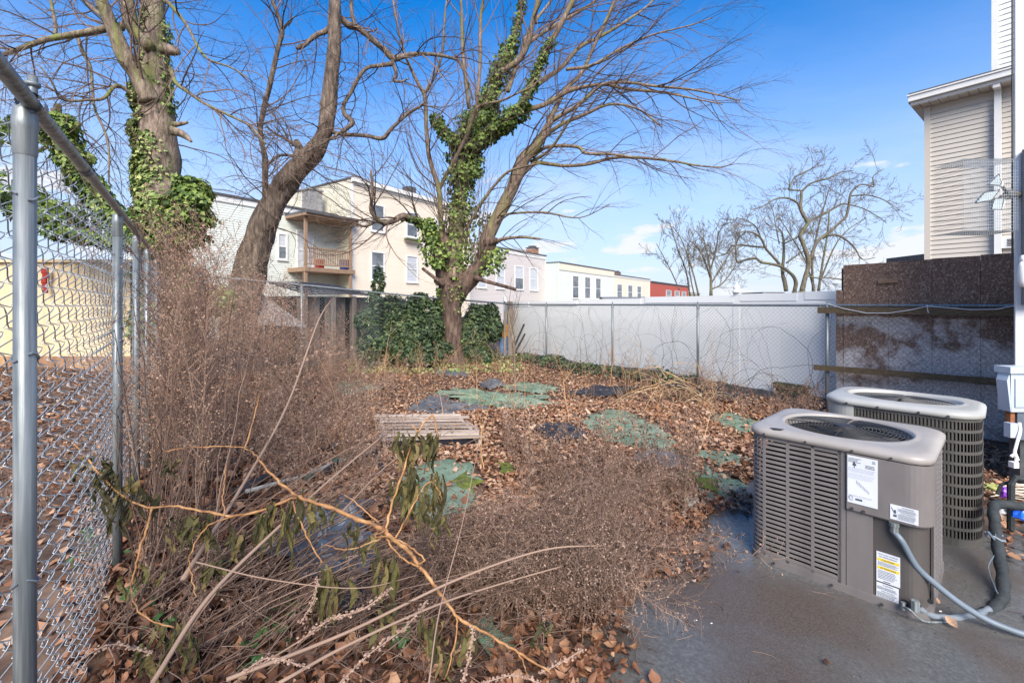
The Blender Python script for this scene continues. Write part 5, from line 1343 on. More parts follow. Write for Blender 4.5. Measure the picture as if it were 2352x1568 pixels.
def nrm(v): return v / max(1e-9, math.sqrt(v[0] * v[0] + v[1] * v[1] + v[2] * v[2]))
def grow(out, p, d, r, L_, lvl, R_, trop, wob=0.10, spread=0.7, kids=(5, 4, 3), seg=0.16, tip=0.25, curl=0.0, minr=0.0016, lenr=0.5):
    n = max(3, int(L_ / seg)); n = min(n, 14)
    pts = [p.copy()]; rad = [r]; dirs = [d]
    bend = np.array([R_.gauss(0, 1), R_.gauss(0, 1), R_.gauss(0, 1)]) * curl
    for i in range(n):
        d = nrm(d + np.array([R_.gauss(0, wob), R_.gauss(0, wob), R_.gauss(0, wob)]) + np.asarray(trop) / n + bend / n)
        p = p + d * (L_ / n)
        pts.append(p.copy()); dirs.append(d); rad.append(max(minr, r * (1 - (1 - tip) * (i + 1) / n)))
    out.append((np.array(pts), np.array(rad)))
    if lvl <= 0: return
    k = kids[min(len(kids) - 1, lvl - 1)]
    for c in range(k):
        t = 0.18 + 0.80 * (c + R_.random()) / k
        i = min(n - 1, int(t * n)); f_ = t * n - i
        q = pts[i] + (pts[i + 1] - pts[i]) * f_
        perp = np.cross(dirs[i], np.array([R_.gauss(0, 1), R_.gauss(0, 1), R_.gauss(0, 1)])); perp = nrm(perp)
        nd = nrm(dirs[i] + perp * spread * (0.6 + 0.7 * R_.random()))
        grow(out, q, nd, max(minr, rad[i] * 0.55), L_ * lenr * (0.55 + 0.7 * R_.random()) * (1.15 - 0.5 * t), lvl - 1, R_, trop, wob, spread, kids, seg * 0.7, 0.4, curl, minr, lenr)
def spline(pts, n):
    return polysmooth(pts, n)
def limb(spec, Y, n=5, dY=0.0, jit=0.0, R_=None):
    """spec: (px, py, width px[, dY]) along the limb"""
    k = len(spec); P4 = []
    for i, s_ in enumerate(spec):
        yy = Y + (s_[3] if len(s_) > 3 else dY * i / (k - 1))
        q = P(s_[0], s_[1], yy); P4.append((*q, s_[2] / 2 / F * yy))
    o_ = spline(P4, n); o_[:, 3] = np.maximum(o_[:, 3], 0.002)
    if jit and R_ is not None:
        o_[1:-1, :3] += np.array([[R_.gauss(0, jit) for _ in range(3)] for _ in range(len(o_) - 2)])
    return o_
def limb_mesh(mb, L4, sides=10, knob=0.06, seed=0, grain=0.0):
    """a tapering limb with knobbly, ridged section"""
    pts = L4[:, :3]; t = np.gradient(pts, axis=0); t /= np.maximum(1e-9, np.linalg.norm(t, axis=1))[:, None]
    ch = pts[-1] - pts[0]; ref = np.zeros(3); ref[np.argmin(np.abs(ch))] = 1
    a = np.cross(t, ref); a /= np.maximum(1e-9, np.linalg.norm(a, axis=1))[:, None]; b_ = np.cross(t, a)
    ang = np.arange(sides) * 2 * math.pi / sides; rr_ = []
    for i in range(len(pts)):
        k = np.array([1 + knob * 2 * noise.noise((pts[i][2] * 2.2 + seed, math.cos(x) * 1.3, math.sin(x) * 1.3)) + grain * (noise.noise((x * 5 + seed, pts[i][2] * 1.2, 0))) for x in ang])
        rr_.append(pts[i] + L4[i, 3] * k[:, None] * (np.cos(ang)[:, None] * a[i] + np.sin(ang)[:, None] * b_[i]))
    mb.rings(rr_, True, True, True)
def sprout(out, L4, R_, t0, t1, n, L_, ang, lvl, trop, rr=0.5, kids=(4, 4, 3), **kw):
    m_ = len(L4) - 1
    for c in range(n):
        t = t0 + (t1 - t0) * (c + R_.random()) / n; x = t * m_; i = min(m_ - 1, int(x)); f_ = x - i
        q = L4[i, :3] + (L4[i + 1, :3] - L4[i, :3]) * f_; r_ = L4[i, 3]
        d = nrm(L4[i + 1, :3] - L4[i, :3])
        perp = nrm(np.cross(d, np.array([R_.gauss(0, 1), R_.gauss(0, 1), R_.gauss(0, 1)])))
        nd = nrm(d * math.cos(ang) + perp * math.sin(ang) * (0.7 + 0.6 * R_.random()))
        l_ = L_ * (0.6 + 0.8 * R_.random())
        grow(out, q + perp * r_ * 0.5, nd, max(0.0018, min(r_ * rr, l_ * 0.010)), l_, lvl, R_, trop, kids=kids, **kw)
def twig_mesh(out, parent, name, m_, seed=0):
    r = np.random.RandomState(seed); A_, B_ = [], []; ra, rb = [], []
    mb = MB()
    thick = [(p, q) for p, q in out if q[0] > 0.012]; thin = [(p, q) for p, q in out if q[0] <= 0.012]
    if thick: mb.tubes([p for p, q in thick], [q for p, q in thick], 5, 0, r.rand(len(thick)))
    if thin: mb.tubes([p for p, q in thin], [q for p, q in thin], 3, 0, r.rand(len(thin)))
    o = mb.build(name, m_, parent); o['kind'] = 'stuff'; return o
# ivy leaves: five pointed folded leaf
_LV = np.array([(0, 0, 0), (0.30, 0.12, 0.05), (0.52, 0.42, -0.02), (0.24, 0.60, 0.04), (0.0, 1.0, -0.06), (-0.24, 0.60, 0.04), (-0.52, 0.42, -0.02), (-0.30, 0.12, 0.05)])
_LF3 = [(0, 1, 2, 3), (0, 3, 4, 5), (0, 5, 6, 7)]
def leaves(mb, pos, nor, size, R_, mi=0, rndv=None, flat=0.5, simple=False):
    """scatter leaves: pos (n,3), nor (n,3) facing; size array"""
    n = len(pos)
    nor = nor + R_.normal(0, flat, (n, 3)); nor /= np.linalg.norm(nor, axis=1)[:, None]
    dn = np.tile(np.array([0, 0, -1.0]), (n, 1)) + R_.normal(0, 0.6, (n, 3))
    a = np.cross(dn, nor); a /= np.maximum(1e-6, np.linalg.norm(a, axis=1))[:, None]
    b_ = np.cross(nor, a)
    V = _LV if not simple else _LV[[0, 2, 4, 6]]
    v = pos[:, None, :] + size[:, None, None] * (V[None, :, 0, None] * a[:, None, :] + V[None, :, 1, None] * b_[:, None, :] + V[None, :, 2, None] * nor[:, None, :])
    k = len(V); base = np.arange(n)[:, None, None] * k
    f = (base + np.array(_LF3 if not simple else [(0, 1, 2, 3)])[None]).reshape(-1, 4)
    nf = 3 if not simple else 1
    rv = R_.rand(n) if rndv is None else rndv
    mb.add(v.reshape(-1, 3), f, mi, np.repeat(rv, nf))
def ivy_on_limb(mb, L4, n, R_, t0=0, t1=1, thick=0.2, size=0.075, gap=None, side=None, mi=0, simple=False):
    m_ = len(L4) - 1
    t = t0 + (t1 - t0) * R_.rand(n); x = t * m_; i = np.minimum(m_ - 1, x.astype(int)); f_ = (x - i)[:, None]
    c = L4[i, :3] * (1 - f_) + L4[i + 1, :3] * f_; r_ = L4[i, 3] * (1 - f_[:, 0]) + L4[i + 1, 3] * f_[:, 0]
    a = R_.rand(n) * 2 * math.pi
    if side is not None: a = side[0] + R_.normal(0, side[1], n)
    dv = np.stack([np.cos(a), np.sin(a), np.zeros(n)], 1)
    cl = np.array([noise.noise((q[0] * 2.2, q[1] * 2.2, q[2] * 2.6)) for q in c + dv * .3])
    depth = thick * (0.2 + R_.rand(n) ** 0.7) * np.clip(0.75 + 1.3 * cl, 0.05, 2)
    keep = np.ones(n, bool) if gap is None else (cl > gap)
    pos = c + dv * (r_ + depth)[:, None] + R_.normal(0, 0.02, (n, 3))
    leaves(mb, pos[keep], dv[keep] + np.array([0, 0, 0.5]), size * (0.6 + 0.7 * R_.rand(keep.sum())), R_, mi, simple=simple)

# ================= centre tree
ct = thing('ivy_tree', 'big bare forked tree wrapped in green ivy in the middle of the yard', 'tree', (-1.66, 13.25, 0))
Rc = random.Random(21); Rn = np.random.RandomState(5)
YC = 13.25
trunk = limb([(1047, 850, 66), (1045, 836, 50), (1041, 800, 44), (1038, 750, 45), (1036, 710, 49), (1038, 675, 60), (1040, 655, 66)], YC, 5)
mB = MB(); limb_mesh(mB, trunk, 22, 0.07, 1, 0.10)
limb_mesh(mB, limb([(1036, 690, 44), (1026, 660, 40), (1020, 620, 40), (1018, 590, 46), (1024, 566, 44), (1024, 548, 34), (1022, 536, 22)], YC, 4), 18, 0.16, 2, 0.1)
limb_mesh(mB, limb([(1044, 685, 46), (1062, 655, 42), (1084, 636, 38), (1100, 615, 36), (1112, 595, 38), (1118, 570, 36), (1124, 550, 30)], YC, 4), 18, 0.14, 3, 0.1)
limb_mesh(mB, limb([(1020, 648, 20), (1004, 646, 17), (1000, 640, 8)], YC - .3, 4), 10, .2, 4)
limb_mesh(mB, limb([(1112, 560, 24), (1128, 556, 22), (1138, 553, 18), (1146, 556, 10)], YC - .1, 4), 12, .2, 5)
limb_mesh(mB, limb([(1020, 655, 12), (1001, 640, 9), (985, 628, 7.5), (970, 616, 7)], YC - .4, 4), 8, .1, 6)
limb_mesh(mB, limb([(1088, 636, 14), (1114, 645, 9), (1150, 655, 8), (1186, 665, 8)], YC - .4, 4), 8, .1, 7)
mB.build('trunk', BARK_C, ct, smooth=True)
limbs = {}
def L_(k, spec, dY=0.0, Y=YC, n=6, jit=0.0): limbs[k] = limb(spec, Y, n, dY, jit, Rc); return limbs[k]
L_('right', [(1116, 566, 32), (1118, 548, 30), (1144, 496, 28), (1164, 456, 27), (1180, 424, 27), (1198, 376, 30), (1214, 352, 27), (1236, 330, 21), (1258, 290, 18), (1268, 262, 14)], -0.5)
L_('r1', [(1258, 290, 13), (1276, 248, 11), (1300, 205, 10), (1335, 168, 9), (1372, 90, 7), (1408, 8, 5), (1420, -40, 4)], 0.6)
L_('r2', [(1262, 280, 13), (1290, 264, 11), (1330, 240, 9), (1384, 195, 8), (1440, 190, 7), (1504, 198, 6), (1580, 205, 5), (1640, 216, 4), (1700, 232, 2.5)], -1.2)
L_('r3', [(1240, 320, 12), (1290, 286, 9), (1345, 262, 8), (1400, 240, 6), (1460, 248, 5), (1500, 275, 4), (1520, 292, 3)], -1.6)
L_('centre', [(1046, 640, 40), (1044, 560, 38), (1054, 480, 34), (1062, 420, 32), (1074, 350, 32), (1092, 290, 27), (1122, 228, 22), (1150, 160, 18), (1176, 95, 13), (1196, 20, 10), (1204, -30, 8)], 0.4)
L_('c2', [(1078, 345, 26), (1110, 320, 22), (1144, 298, 20), (1180, 262, 18), (1206, 228, 16), (1228, 176, 15), (1250, 122, 14), (1286, 60, 12), (1318, -4, 10), (1330, -40, 9)], -0.8)
L_('c3', [(1176, 268, 15), (1215, 252, 13), (1252, 240, 12), (1300, 212, 11), (1340, 200, 9), (1390, 194, 8), (1440, 205, 7), (1520, 212, 6), (1590, 226, 4), (1660, 240, 3)], -0.4)
L_('c4', [(1184, 256, 13), (1212, 222, 12), (1240, 190, 12), (1290, 155, 10), (1330, 110, 9), (1378, 85, 8), (1430, 54, 7), (1480, 20, 5), (1510, -8, 4)], 0.8)
L_('c5', [(1150, 165, 13), (1190, 140, 14), (1212, 100, 13), (1224, 50, 12), (1236, 0, 10), (1242, -40, 9)], -0.9)
L_('c6', [(1212, 100, 11), (1240, 80, 9), (1290, 50, 8), (1345, 18, 6), (1400, -20, 5)], 1.2)
L_('c7', [(1166, 210, 11), (1180, 170, 10), (1196, 128, 9), (1215, 70, 8), (1260, 10, 6), (1290, -30, 5)], 1.3)
L_('c8', [(1300, 160, 8), (1360, 150, 7), (1430, 110, 6), (1500, 80, 4), (1580, 60, 3), (1640, 40, 2)], -.8)
L_('h1', [(1190, 410, 13), (1228, 376, 10), (1262, 377, 9), (1298, 381, 8), (1350, 377, 8), (1408, 363, 7), (1464, 362, 7), (1544, 370, 5.5), (1600, 380, 4.5), (1656, 384, 3), (1686, 374, 2)], -1.6)
L_('h2', [(1222, 360, 11), (1250, 340, 8), (1282, 335, 8), (1328, 338, 7), (1345, 352, 7), (1400, 354, 6), (1464, 362, 5), (1530, 366, 4)], -1.3)
L_('h3', [(1220, 372, 9), (1262, 345, 7), (1300, 290, 5), (1330, 240, 4)], -1.4)
L_('l1', [(1018, 556, 13), (1015, 540, 14), (1012, 490, 12), (1008, 436, 12), (994, 390, 11), (984, 350, 10), (979, 290, 9), (976, 224, 9), (962, 195, 8), (945, 160, 7), (932, 130, 6), (915, 70, 5), (904, 8, 4), (900, -30, 3)], -1.2)
L_('l2', [(1008, 438, 9), (1026, 400, 9), (1048, 360, 9), (1068, 320, 8), (1082, 284, 8), (1094, 250, 7), (1120, 238, 6), (1150, 232, 5), (1190, 214, 4), (1230, 196, 3)], -1.7)
L_('l3', [(976, 216, 7), (988, 196, 6), (1000, 172, 6), (1010, 145, 6), (1018, 110, 5), (1020, 60, 5), (1026, 0, 4), (1030, -40, 4)], -1)
L_('l4', [(1094, 250, 8), (1097, 220, 9), (1102, 160, 8), (1103, 100, 8), (1104, 40, 7), (1110, 0, 7), (1112, -40, 6)], -.6)
L_('l5', [(1078, 250, 9), (1068, 170, 9), (1062, 100, 8), (1060, 20, 7), (1056, -40, 6)], -.6)
L_('left', [(1010, 560, 22), (985, 525, 18), (962, 508, 15), (942, 500, 14), (924, 496, 14), (902, 508, 13), (880, 512, 12), (866, 502, 10), (852, 482, 9), (856, 440, 7), (852, 392, 5)], -1.8)
L_('left2', [(868, 505, 8), (840, 520, 6), (812, 515, 5), (790, 540, 3)], -1)
L_('st', [(1140, 556, 8), (1152, 550, 9), (1176, 546, 7), (1205, 545, 6), (1240, 549, 5)], -1)
L_('s1', [(1070, 530, 7), (1110, 460, 7), (1160, 400, 6), (1200, 384, 5), (1240, 376, 4)], -1.6)
L_('s2', [(1120, 500, 7), (1180, 490, 5), (1250, 488, 5), (1330, 500, 3), (1400, 470, 2)], -2)
mL = MB()
for k, l in limbs.items(): limb_mesh(mL, l, 12 if k in ('right', 'centre', 'c2') else 8, 0.08, hash(k) % 17 if False else len(k) * 3 + ord(k[-1]) % 7, 0.03)
mL.build('limbs', LIMB_C, ct, smooth=True)
out = []
sweep = (0.55, -0.1, 0.35)
for k, n_, ln, lv, tr in (('r1', 16, 1.9, 2, (.7, 0, .5)), ('r2', 22, 1.8, 2, (.5, 0, .15)), ('r3', 16, 1.5, 2, (.5, 0, -.3)), ('c3', 22, 1.7, 2, (.6, 0, .25)), ('c4', 20, 1.9, 2, (.7, 0, .3)), ('c5', 10, 2.2, 2, (.8, 0, .6)), ('c6', 14, 1.8, 2, (.7, 0, .4)), ('c7', 12, 1.8, 2, (.6, 0, .6)), ('c8', 14, 1.6, 2, (.6, 0, .2)), ('h1', 20, 1.35, 2, (.5, 0, -.35)), ('h2', 12, 1.2, 2, (.3, 0, -.3)), ('h3', 7, 1.0, 1, (.3, 0, .5)),
                         ('l1', 22, 1.7, 2, (-.3, 0, .6)), ('l2', 16, 1.6, 2, (.3, 0, .7)), ('l3', 10, 1.3, 1, (.1, 0, .8)), ('l4', 10, 1.5, 2, (.2, 0, .8)), ('l5', 10, 1.4, 2, (-.1, 0, .9)), ('left', 20, 1.7, 2, (-.5, 0, .35)), ('left2', 8, 1.2, 2, (-.5, 0, .1)), ('st', 10, 1.2, 1, (.6, 0, 0)), ('right', 14, 1.7, 2, (.9, 0, -.1)), ('s1', 10, 1.3, 1, (.8, 0, .2)), ('s2', 12, 1.3, 1, (.9, 0, -.25)), ('c2', 10, 1.6, 2, (.7, 0, .6)), ('centre', 12, 1.8, 1, (-.3, 0, .8))):
    sprout(out, limbs[k], Rc, 0.12, 1.0, n_, ln, 0.75, lv, tr, 0.55, kids=(4, 5, 4), wob=0.07, spread=0.62, curl=0.5)
# straight water shoots from the cut leader and the crotch
for k in range(34):
    b0_ = P(1018 + Rc.random() * 14, 545 - Rc.random() * 15, YC + Rc.uniform(-.3, .1)) if k % 2 else P(1070 + Rc.random() * 50, 600 - 60 * Rc.random(), YC - .3)
    an = Rc.uniform(-.75, .6)
    grow(out, b0_, nrm(np.array([math.sin(an), Rc.uniform(-.4, .2), math.cos(an)])), 0.012, Rc.uniform(1.6, 4.2), 1, Rc, (0.1, 0, .3), 0.03, 0.6, (5, 4), 0.3, 0.2, 0.25)
twig_mesh(out, ct, 'twigs', TWIG, 3)
mI = MB()
ivy_on_limb(mI, limbs['centre'], 1900, Rn, 0.02, 0.40, 0.18, 0.09)
ivy_on_limb(mI, limbs['centre'], 3000, Rn, 0.30, 0.60, 0.33, 0.10)
ivy_on_limb(mI, limbs['centre'], 2400, Rn, 0.40, 0.80, 0.20, 0.095)
ivy_on_limb(mI, limbs['centre'], 500, Rn, 0.78, 0.98, 0.08, 0.08)
ivy_on_limb(mI, limbs['c2'], 2600, Rn, 0.0, 0.42, 0.24, 0.10)
ivy_on_limb(mI, limbs['c2'], 900, Rn, 0.40, 0.72, 0.08, 0.08)
ivy_on_limb(mI, limbs['left'], 450, Rn, 0.0, 0.30, 0.20, 0.10)
ivy_on_limb(mI, limb([(1078, 345, 20), (1050, 330, 18), (1020, 300, 14), (996, 262, 8)], YC - .2), 1100, Rn, 0, 1, 0.16, 0.095)
ivy_on_limb(mI, limb([(1010, 615, 20), (1000, 580, 24), (992, 540, 20), (980, 500, 12)], YC - .3), 750, Rn, 0, 1, 0.20, 0.10)
ivy_on_limb(mI, limb([(1050, 660, 40), (1070, 590, 30), (1090, 520, 30), (1070, 470, 24)], YC + .3), 600, Rn, 0, 1, 0.28, 0.10)
ivy_on_limb(mI, limb([(1110, 630, 26), (1135, 600, 26), (1142, 570, 16)], YC - .2), 300, Rn, 0, 1, 0.20, 0.10)
ivy_on_limb(mI, trunk, 500, Rn, 0.0, 1.0, 0.05, 0.07, gap=0.02)
ivy_on_limb(mI, trunk, 900, Rn, 0.1, 0.95, 0.10, 0.08, side=(math.pi * 1.08, 0.25))
mI.build('ivy', IVY, ct)['kind'] = 'stuff'

# ================= left ivy tree
lt = thing('large_left_tree', 'thick grey barked tree with ivied foot and mossy fork at upper left', 'tree', (-8.0, 10.9, 0))
YL = 10.7
Rl = random.Random(33)
mB = MB()
tl = limb([(378, 860, 100), (374, 760, 92), (371, 640, 88), (370, 525, 84), (368, 430, 80), (365, 350, 76), (359, 270, 70), (354, 200, 66), (352, 105, 58), (351, 40, 50), (350, 0, 46), (349, -60, 42)], YL, 5, 0.5)
limb_mesh(mB, tl, 24, 0.07, 11, 0.08)
for sp in ([(372, 112, 26), (394, 116, 22), (409, 119, 15), (412, 119, 8)], [(395, 300, 22), (415, 306, 17), (430, 316, 12), (440, 326, 5)], [(398, 286, 14), (418, 284, 9), (431, 281, 6)]):
    limb_mesh(mB, limb(sp, YL - .15, 4), 10, .15, 12)
mB.build('trunk', BARK_L, lt, smooth=True)
lim2 = {}
def M_(k, spec, dY=0.0, Y=YL, n=6): lim2[k] = limb(spec, Y, n, dY); return lim2[k]
M_('a', [(345, 235, 40), (328, 196, 36), (310, 165, 34), (296, 146, 34), (280, 115, 32), (268, 85, 30), (256, 58, 28), (245, 30, 27), (232, 0, 26), (215, -40, 24)], -0.6)
M_('b', [(345, 110, 26), (322, 84, 26), (304, 62, 28), (298, 40, 28), (292, 0, 27), (288, -40, 26)], 0.5)
M_('c', [(280, 62, 20), (262, 62, 16), (224, 70, 15), (180, 78, 14), (133, 86, 13), (100, 93, 12), (63, 106, 11), (30, 118, 10), (0, 130, 9), (-40, 150, 8)], -1.2)
M_('d', [(268, 75, 14), (245, 45, 12), (220, 25, 10), (190, 0, 8), (170, -20, 7)], 0.8)
M_('e', [(310, 228, 16), (296, 212, 9), (268, 196, 7), (238, 226, 7), (200, 230, 6), (160, 232, 6), (135, 222, 5), (120, 190, 4), (90, 150, 3)], -1.5)
M_('f', [(393, 160, 10), (404, 190, 9), (430, 210, 8), (470, 238, 7), (520, 262, 6), (575, 290, 5), (610, 330, 4)], -1.2)
M_('g', [(376, 0, 12), (395, 15, 9), (430, 60, 7), (470, 130, 6), (530, 155, 4), (570, 180, 3)], -1)
M_('h', [(124, 92, 8), (128, 60, 7), (120, 20, 6), (112, -20, 5)], .3)
M_('i', [(180, 90, 9), (190, 120, 8), (208, 155, 6), (212, 200, 6), (218, 250, 5), (240, 300, 5), (250, 350, 4), (250, 420, 3)], -.8)
M_('j', [(133, 240, 14), (136, 270, 10), (134, 290, 9), (128, 320, 8)], 0)
mL = MB()
for k, l in lim2.items(): limb_mesh(mL, l, 14 if k in 'ab' else 8, 0.09, ord(k), 0.03)
mL.build('limbs', bark('mossy_limb_bark', (0.07, 0.05, 0.035), (0.18, 0.14, 0.10), (0.30, 0.25, 0.18), (0.16, 0.20, 0.02)), lt, smooth=True)
out = []
for k, n_, ln, lv, tr in (('a', 14, 1.8, 2, (-.3, 0, -.1)), ('b', 8, 1.6, 2, (.2, 0, .5)), ('c', 26, 1.7, 2, (-.2, 0, -.5)), ('d', 10, 1.4, 2, (-.3, 0, .3)), ('e', 18, 1.6, 2, (-.3, 0, -.3)), ('f', 20, 1.7, 2, (.5, 0, -.3)), ('g', 18, 1.6, 2, (.5, 0, -.5)), ('h', 6, 1.2, 1, (0, 0, .5)), ('i', 18, 1.5, 2, (.2, 0, -.6)), ('j', 14, 1.6, 2, (0.1, 0, -.1))):
    sprout(out, lim2[k], Rl, 0.08, 1.0, n_, ln, 0.9, lv, tr, 0.5, kids=(4, 5, 4), wob=0.10, spread=0.75, curl=0.9)
sprout(out, tl, Rl, 0.30, 0.95, 16, 1.7, 1.2, 2, (.2, -.1, -.3), 0.1, kids=(4, 5, 4), wob=0.1, curl=1.0)
twig_mesh(out, lt, 'twigs', TWIG, 4)
mI = MB()
ivy_on_limb(mI, tl, 2800, Rn, 0.08, 0.34, 0.10, 0.12, mi=0)
ivy_on_limb(mI, tl, 900, Rn, 0.3, 0.5, 0.05, 0.085, side=(-1.9, 0.5))
ivy_on_limb(mI, tl, 2600, Rn, 0.30, 0.66, 0.10, 0.11, side=(math.pi * 1.12, 0.42))
ivy_on_limb(mI, tl, 420, Rn, 0.55, 0.8, 0.06, 0.09, side=(0.0, 0.3))
ivy_on_limb(mI, tl, 160, Rn, 0.6, 0.84, 0.03, 0.08, side=(-1.7, 0.3))
mI.build('ivy', IVY_P, lt)['kind'] = 'stuff'
mI = MB()
ivy_on_limb(mI, limb([(400, 560, 60), (430, 500, 60), (440, 450, 46), (432, 410, 24)], YL - .5), 2300, Rn, 0, 1, 0.26, 0.115)
mI.build('ivy_bush', IVY, lt)['kind'] = 'stuff'

# ================= leaning second tree
st = thing('leaning_tree', 'dark leaning bare tree with a crooked top left of the cream house', 'tree', tuple(P(560, 720, 11.6) * (1, 1, 0)))
Y2 = 11.6; R2 = random.Random(44); mB = MB()
t2 = limb([(548, 800, 77), (556, 700, 72), (575, 620, 67), (596, 545, 61), (618, 490, 56), (640, 448, 51), (664, 412, 50), (686, 385, 48), (706, 365, 46), (724, 345, 42), (738, 322, 35), (748, 290, 36), (756, 227, 33), (762, 170, 31), (766, 120, 29), (768, 50, 27), (770, 0, 25), (770, -40, 23)], Y2, 5, -0.6)
limb_mesh(mB, t2, 22, 0.10, 21, 0.09)
limb_mesh(mB, limb([(700, 385, 40), (690, 360, 30), (686, 338, 20), (680, 322, 11)], Y2 - .2, 4), 12, .2, 22)
limb_mesh(mB, limb([(660, 430, 44), (648, 420, 34), (636, 440, 20), (634, 455, 8)], Y2 - .3, 4), 12, .3, 23)
mB.build('trunk', BARK_2, st, smooth=True)
lim3 = {}
def Q_(k, spec, dY=0.0, Y=Y2 - .3, n=6): lim3[k] = limb(spec, Y, n, dY)
Q_('a', [(760, 60, 10), (748, 72, 11), (732, 78, 10), (717, 88, 10), (700, 104, 9), (690, 108, 12), (682, 112, 8)], -.3)
Q_('b', [(780, 40, 12), (800, 58, 16), (816, 62, 14), (838, 76, 14), (856, 92, 14), (880, 112, 13), (904, 134, 15), (925, 130, 12), (952, 124, 9), (1000, 126, 8), (1040, 134, 7), (1056, 144, 6), (1075, 190, 5), (1086, 230, 4)], .6)
Q_('c', [(904, 146, 12), (880, 150, 9), (844, 156, 8), (824, 178, 9), (806, 212, 9), (790, 240, 10), (792, 262, 11), (810, 280, 11), (800, 292, 10), (784, 304, 9)], -.4)
Q_('d', [(752, 300, 12), (784, 308, 10), (840, 312, 10), (878, 318, 10), (900, 295, 9), (936, 262, 8), (966, 244, 6), (972, 238, 5)], -.5)
Q_('e', [(612, 452, 18), (609, 420, 14), (609, 367, 13), (602, 330, 12), (598, 297, 12), (606, 250, 11), (616, 210, 11), (630, 150, 11), (640, 105, 10), (648, 72, 11), (640, 40, 9), (628, 8, 8), (618, -30, 7)], -.4)
Q_('f', [(648, 70, 7), (660, 55, 5), (675, 40, 3)], 0)
Q_('g', [(816, 62, 8), (808, 30, 9), (808, -20, 9)], 0)
Q_('h', [(900, 138, 8), (910, 170, 8), (905, 184, 7), (920, 188, 5), (940, 180, 3)], 0)
Q_('i', [(688, 340, 9), (660, 322, 7), (630, 305, 5), (612, 290, 4)], -.4)
Q_('j', [(680, 360, 8), (650, 356, 6), (632, 362, 6), (615, 380, 4)], -.6)
Q_('k', [(784, 304, 7), (740, 330, 5), (700, 350, 4)], -.8)
mL = MB()
for k, l in lim3.items(): limb_mesh(mL, l, 8, 0.12, ord(k) + 9, 0.03)
mL.build('limbs', BARK_2, st, smooth=True)
out = []
for k, n_, ln, lv, tr in (('a', 10, 1.1, 2, (-.4, 0, 0)), ('b', 24, 1.5, 2, (.2, 0, -.3)), ('c', 16, 1.2, 2, (-.2, 0, -.4)), ('d', 14, 1.3, 2, (.2, 0, -.2)), ('e', 30, 1.5, 2, (-.3, 0, .3)), ('f', 5, .8, 2, (.3, 0, .3)), ('g', 4, 1.2, 2, (.2, 0, .4)), ('h', 5, .9, 2, (.2, 0, -.3)), ('i', 10, 1.3, 2, (-.5, 0, .2)), ('j', 10, 1.3, 2, (-.5, 0, -.2)), ('k', 8, 1.1, 2, (-.2, 0, -.4))):
    sprout(out, lim3[k], R2, 0.1, 1.0, n_, ln, 0.95, lv, tr, 0.45, kids=(4, 5, 4), wob=0.11, spread=0.8, curl=0.9)
sprout(out, t2, R2, 0.2, 0.98, 36, 1.5, 1.25, 2, (.0, -.1, -.35), 0.08, kids=(4, 5, 4), wob=0.12, curl=1.1)
for k in range(26):   # pale dead vines on the trunk
    t = R2.random() * .45 + .1; i = int(t * len(t2)); q = t2[i, :3] + np.array([R2.gauss(0, .2), -t2[i, 3] * 1.05, 0])
    pts = [q]
    for j in range(9): q = q + np.array([R2.gauss(.03, .09), R2.gauss(0, .03), R2.gauss(-.1, .10)]); pts.append(q)
    out.append((np.array(pts), np.full(10, 0.005)))
twig_mesh(out, st, 'twigs', TWIG, 5)

# a fourth, ivied leaning trunk far left behind the chain link
it = thing('ivied_leaning_trunk', 'ivy covered leaning trunk seen through the left chain link', 'tree', tuple(P(330, 600, 9.0) * (1, 1, 0)))
tt_ = limb([(430, 800, 34), (330, 600, 30), (262, 500, 28), (205, 420, 26), (160, 350, 22), (135, 290, 16), (122, 250, 10)], 9.6, 6)
mB = MB(); limb_mesh(mB, tt_, 10, .1, 31); mB.build('trunk', BARK_2, it, smooth=True)
mI = MB(); ivy_on_limb(mI, tt_, 3400, Rn, 0.2, 0.95, 0.22, 0.115); ivy_on_limb(mI, limb([(300, 560, 40), (180, 540, 50), (80, 470, 50), (-20, 400, 60)], 9.4), 3200, Rn, 0, 1, 0.34, 0.12, gap=-0.12)
ivy_on_limb(mI, limb([(60, 330, 40), (10, 300, 50), (-40, 250, 50)], 9.4), 500, Rn, 0, 1, 0.3, 0.12, gap=-0.05)
mI.build('ivy', IVY, it)['kind'] = 'stuff'
out = []; sprout(out, tt_, random.Random(9), .2, 1, 12, 1.4, 1.0, 2, (-.1, 0, .2), .15, kids=(4, 4, 3), curl=1.0)
twig_mesh(out, it, 'twigs', TWIG, 6)

# ================= far bare trees on the right
def far_tree(name, label, specs, Y, seed, n_tw, ln, tr=(0, 0, .4), lvl=2, kids=(4, 5, 4), m_=None):
    q = P(specs[0][0][0], 700, Y); root = thing(name, label, 'tree', (q[0], q[1], 0)); R_ = random.Random(seed)
    L4s = [limb([(a_[0], a_[1], a_[2] * .78) for a_ in s_], Y, 6, (0 if i == 0 else R_.uniform(-1.5, 1.5))) for i, s_ in enumerate(specs)]
    base = specs[0][0]; foot = limb([(base[0], 742, base[2] * 1.2), (base[0], base[1], base[2])], Y, 3)
    mB = MB(); limb_mesh(mB, foot, 8, .05, seed); limb_mesh(mB, L4s[0], 8, .06, seed); mB.build('trunk', TRK_F, root, smooth=True)
    if len(L4s) > 1:
        mL = MB()
        for l in L4s[1:]: limb_mesh(mL, l, 7, .06, seed)
        mL.build('limbs', TRK_F, root, smooth=True)
    out = []
    for i, l in enumerate(L4s):
        sprout(out, l, R_, 0.15 if i else 0.3, 1.0, n_tw, ln, 0.85, lvl, tr, 0.5, kids=kids, wob=0.12, spread=0.75, curl=0.6, minr=0.009, seg=.4)
    twig_mesh(out, root, 'twigs', m_ or TWIG_F, seed); return root
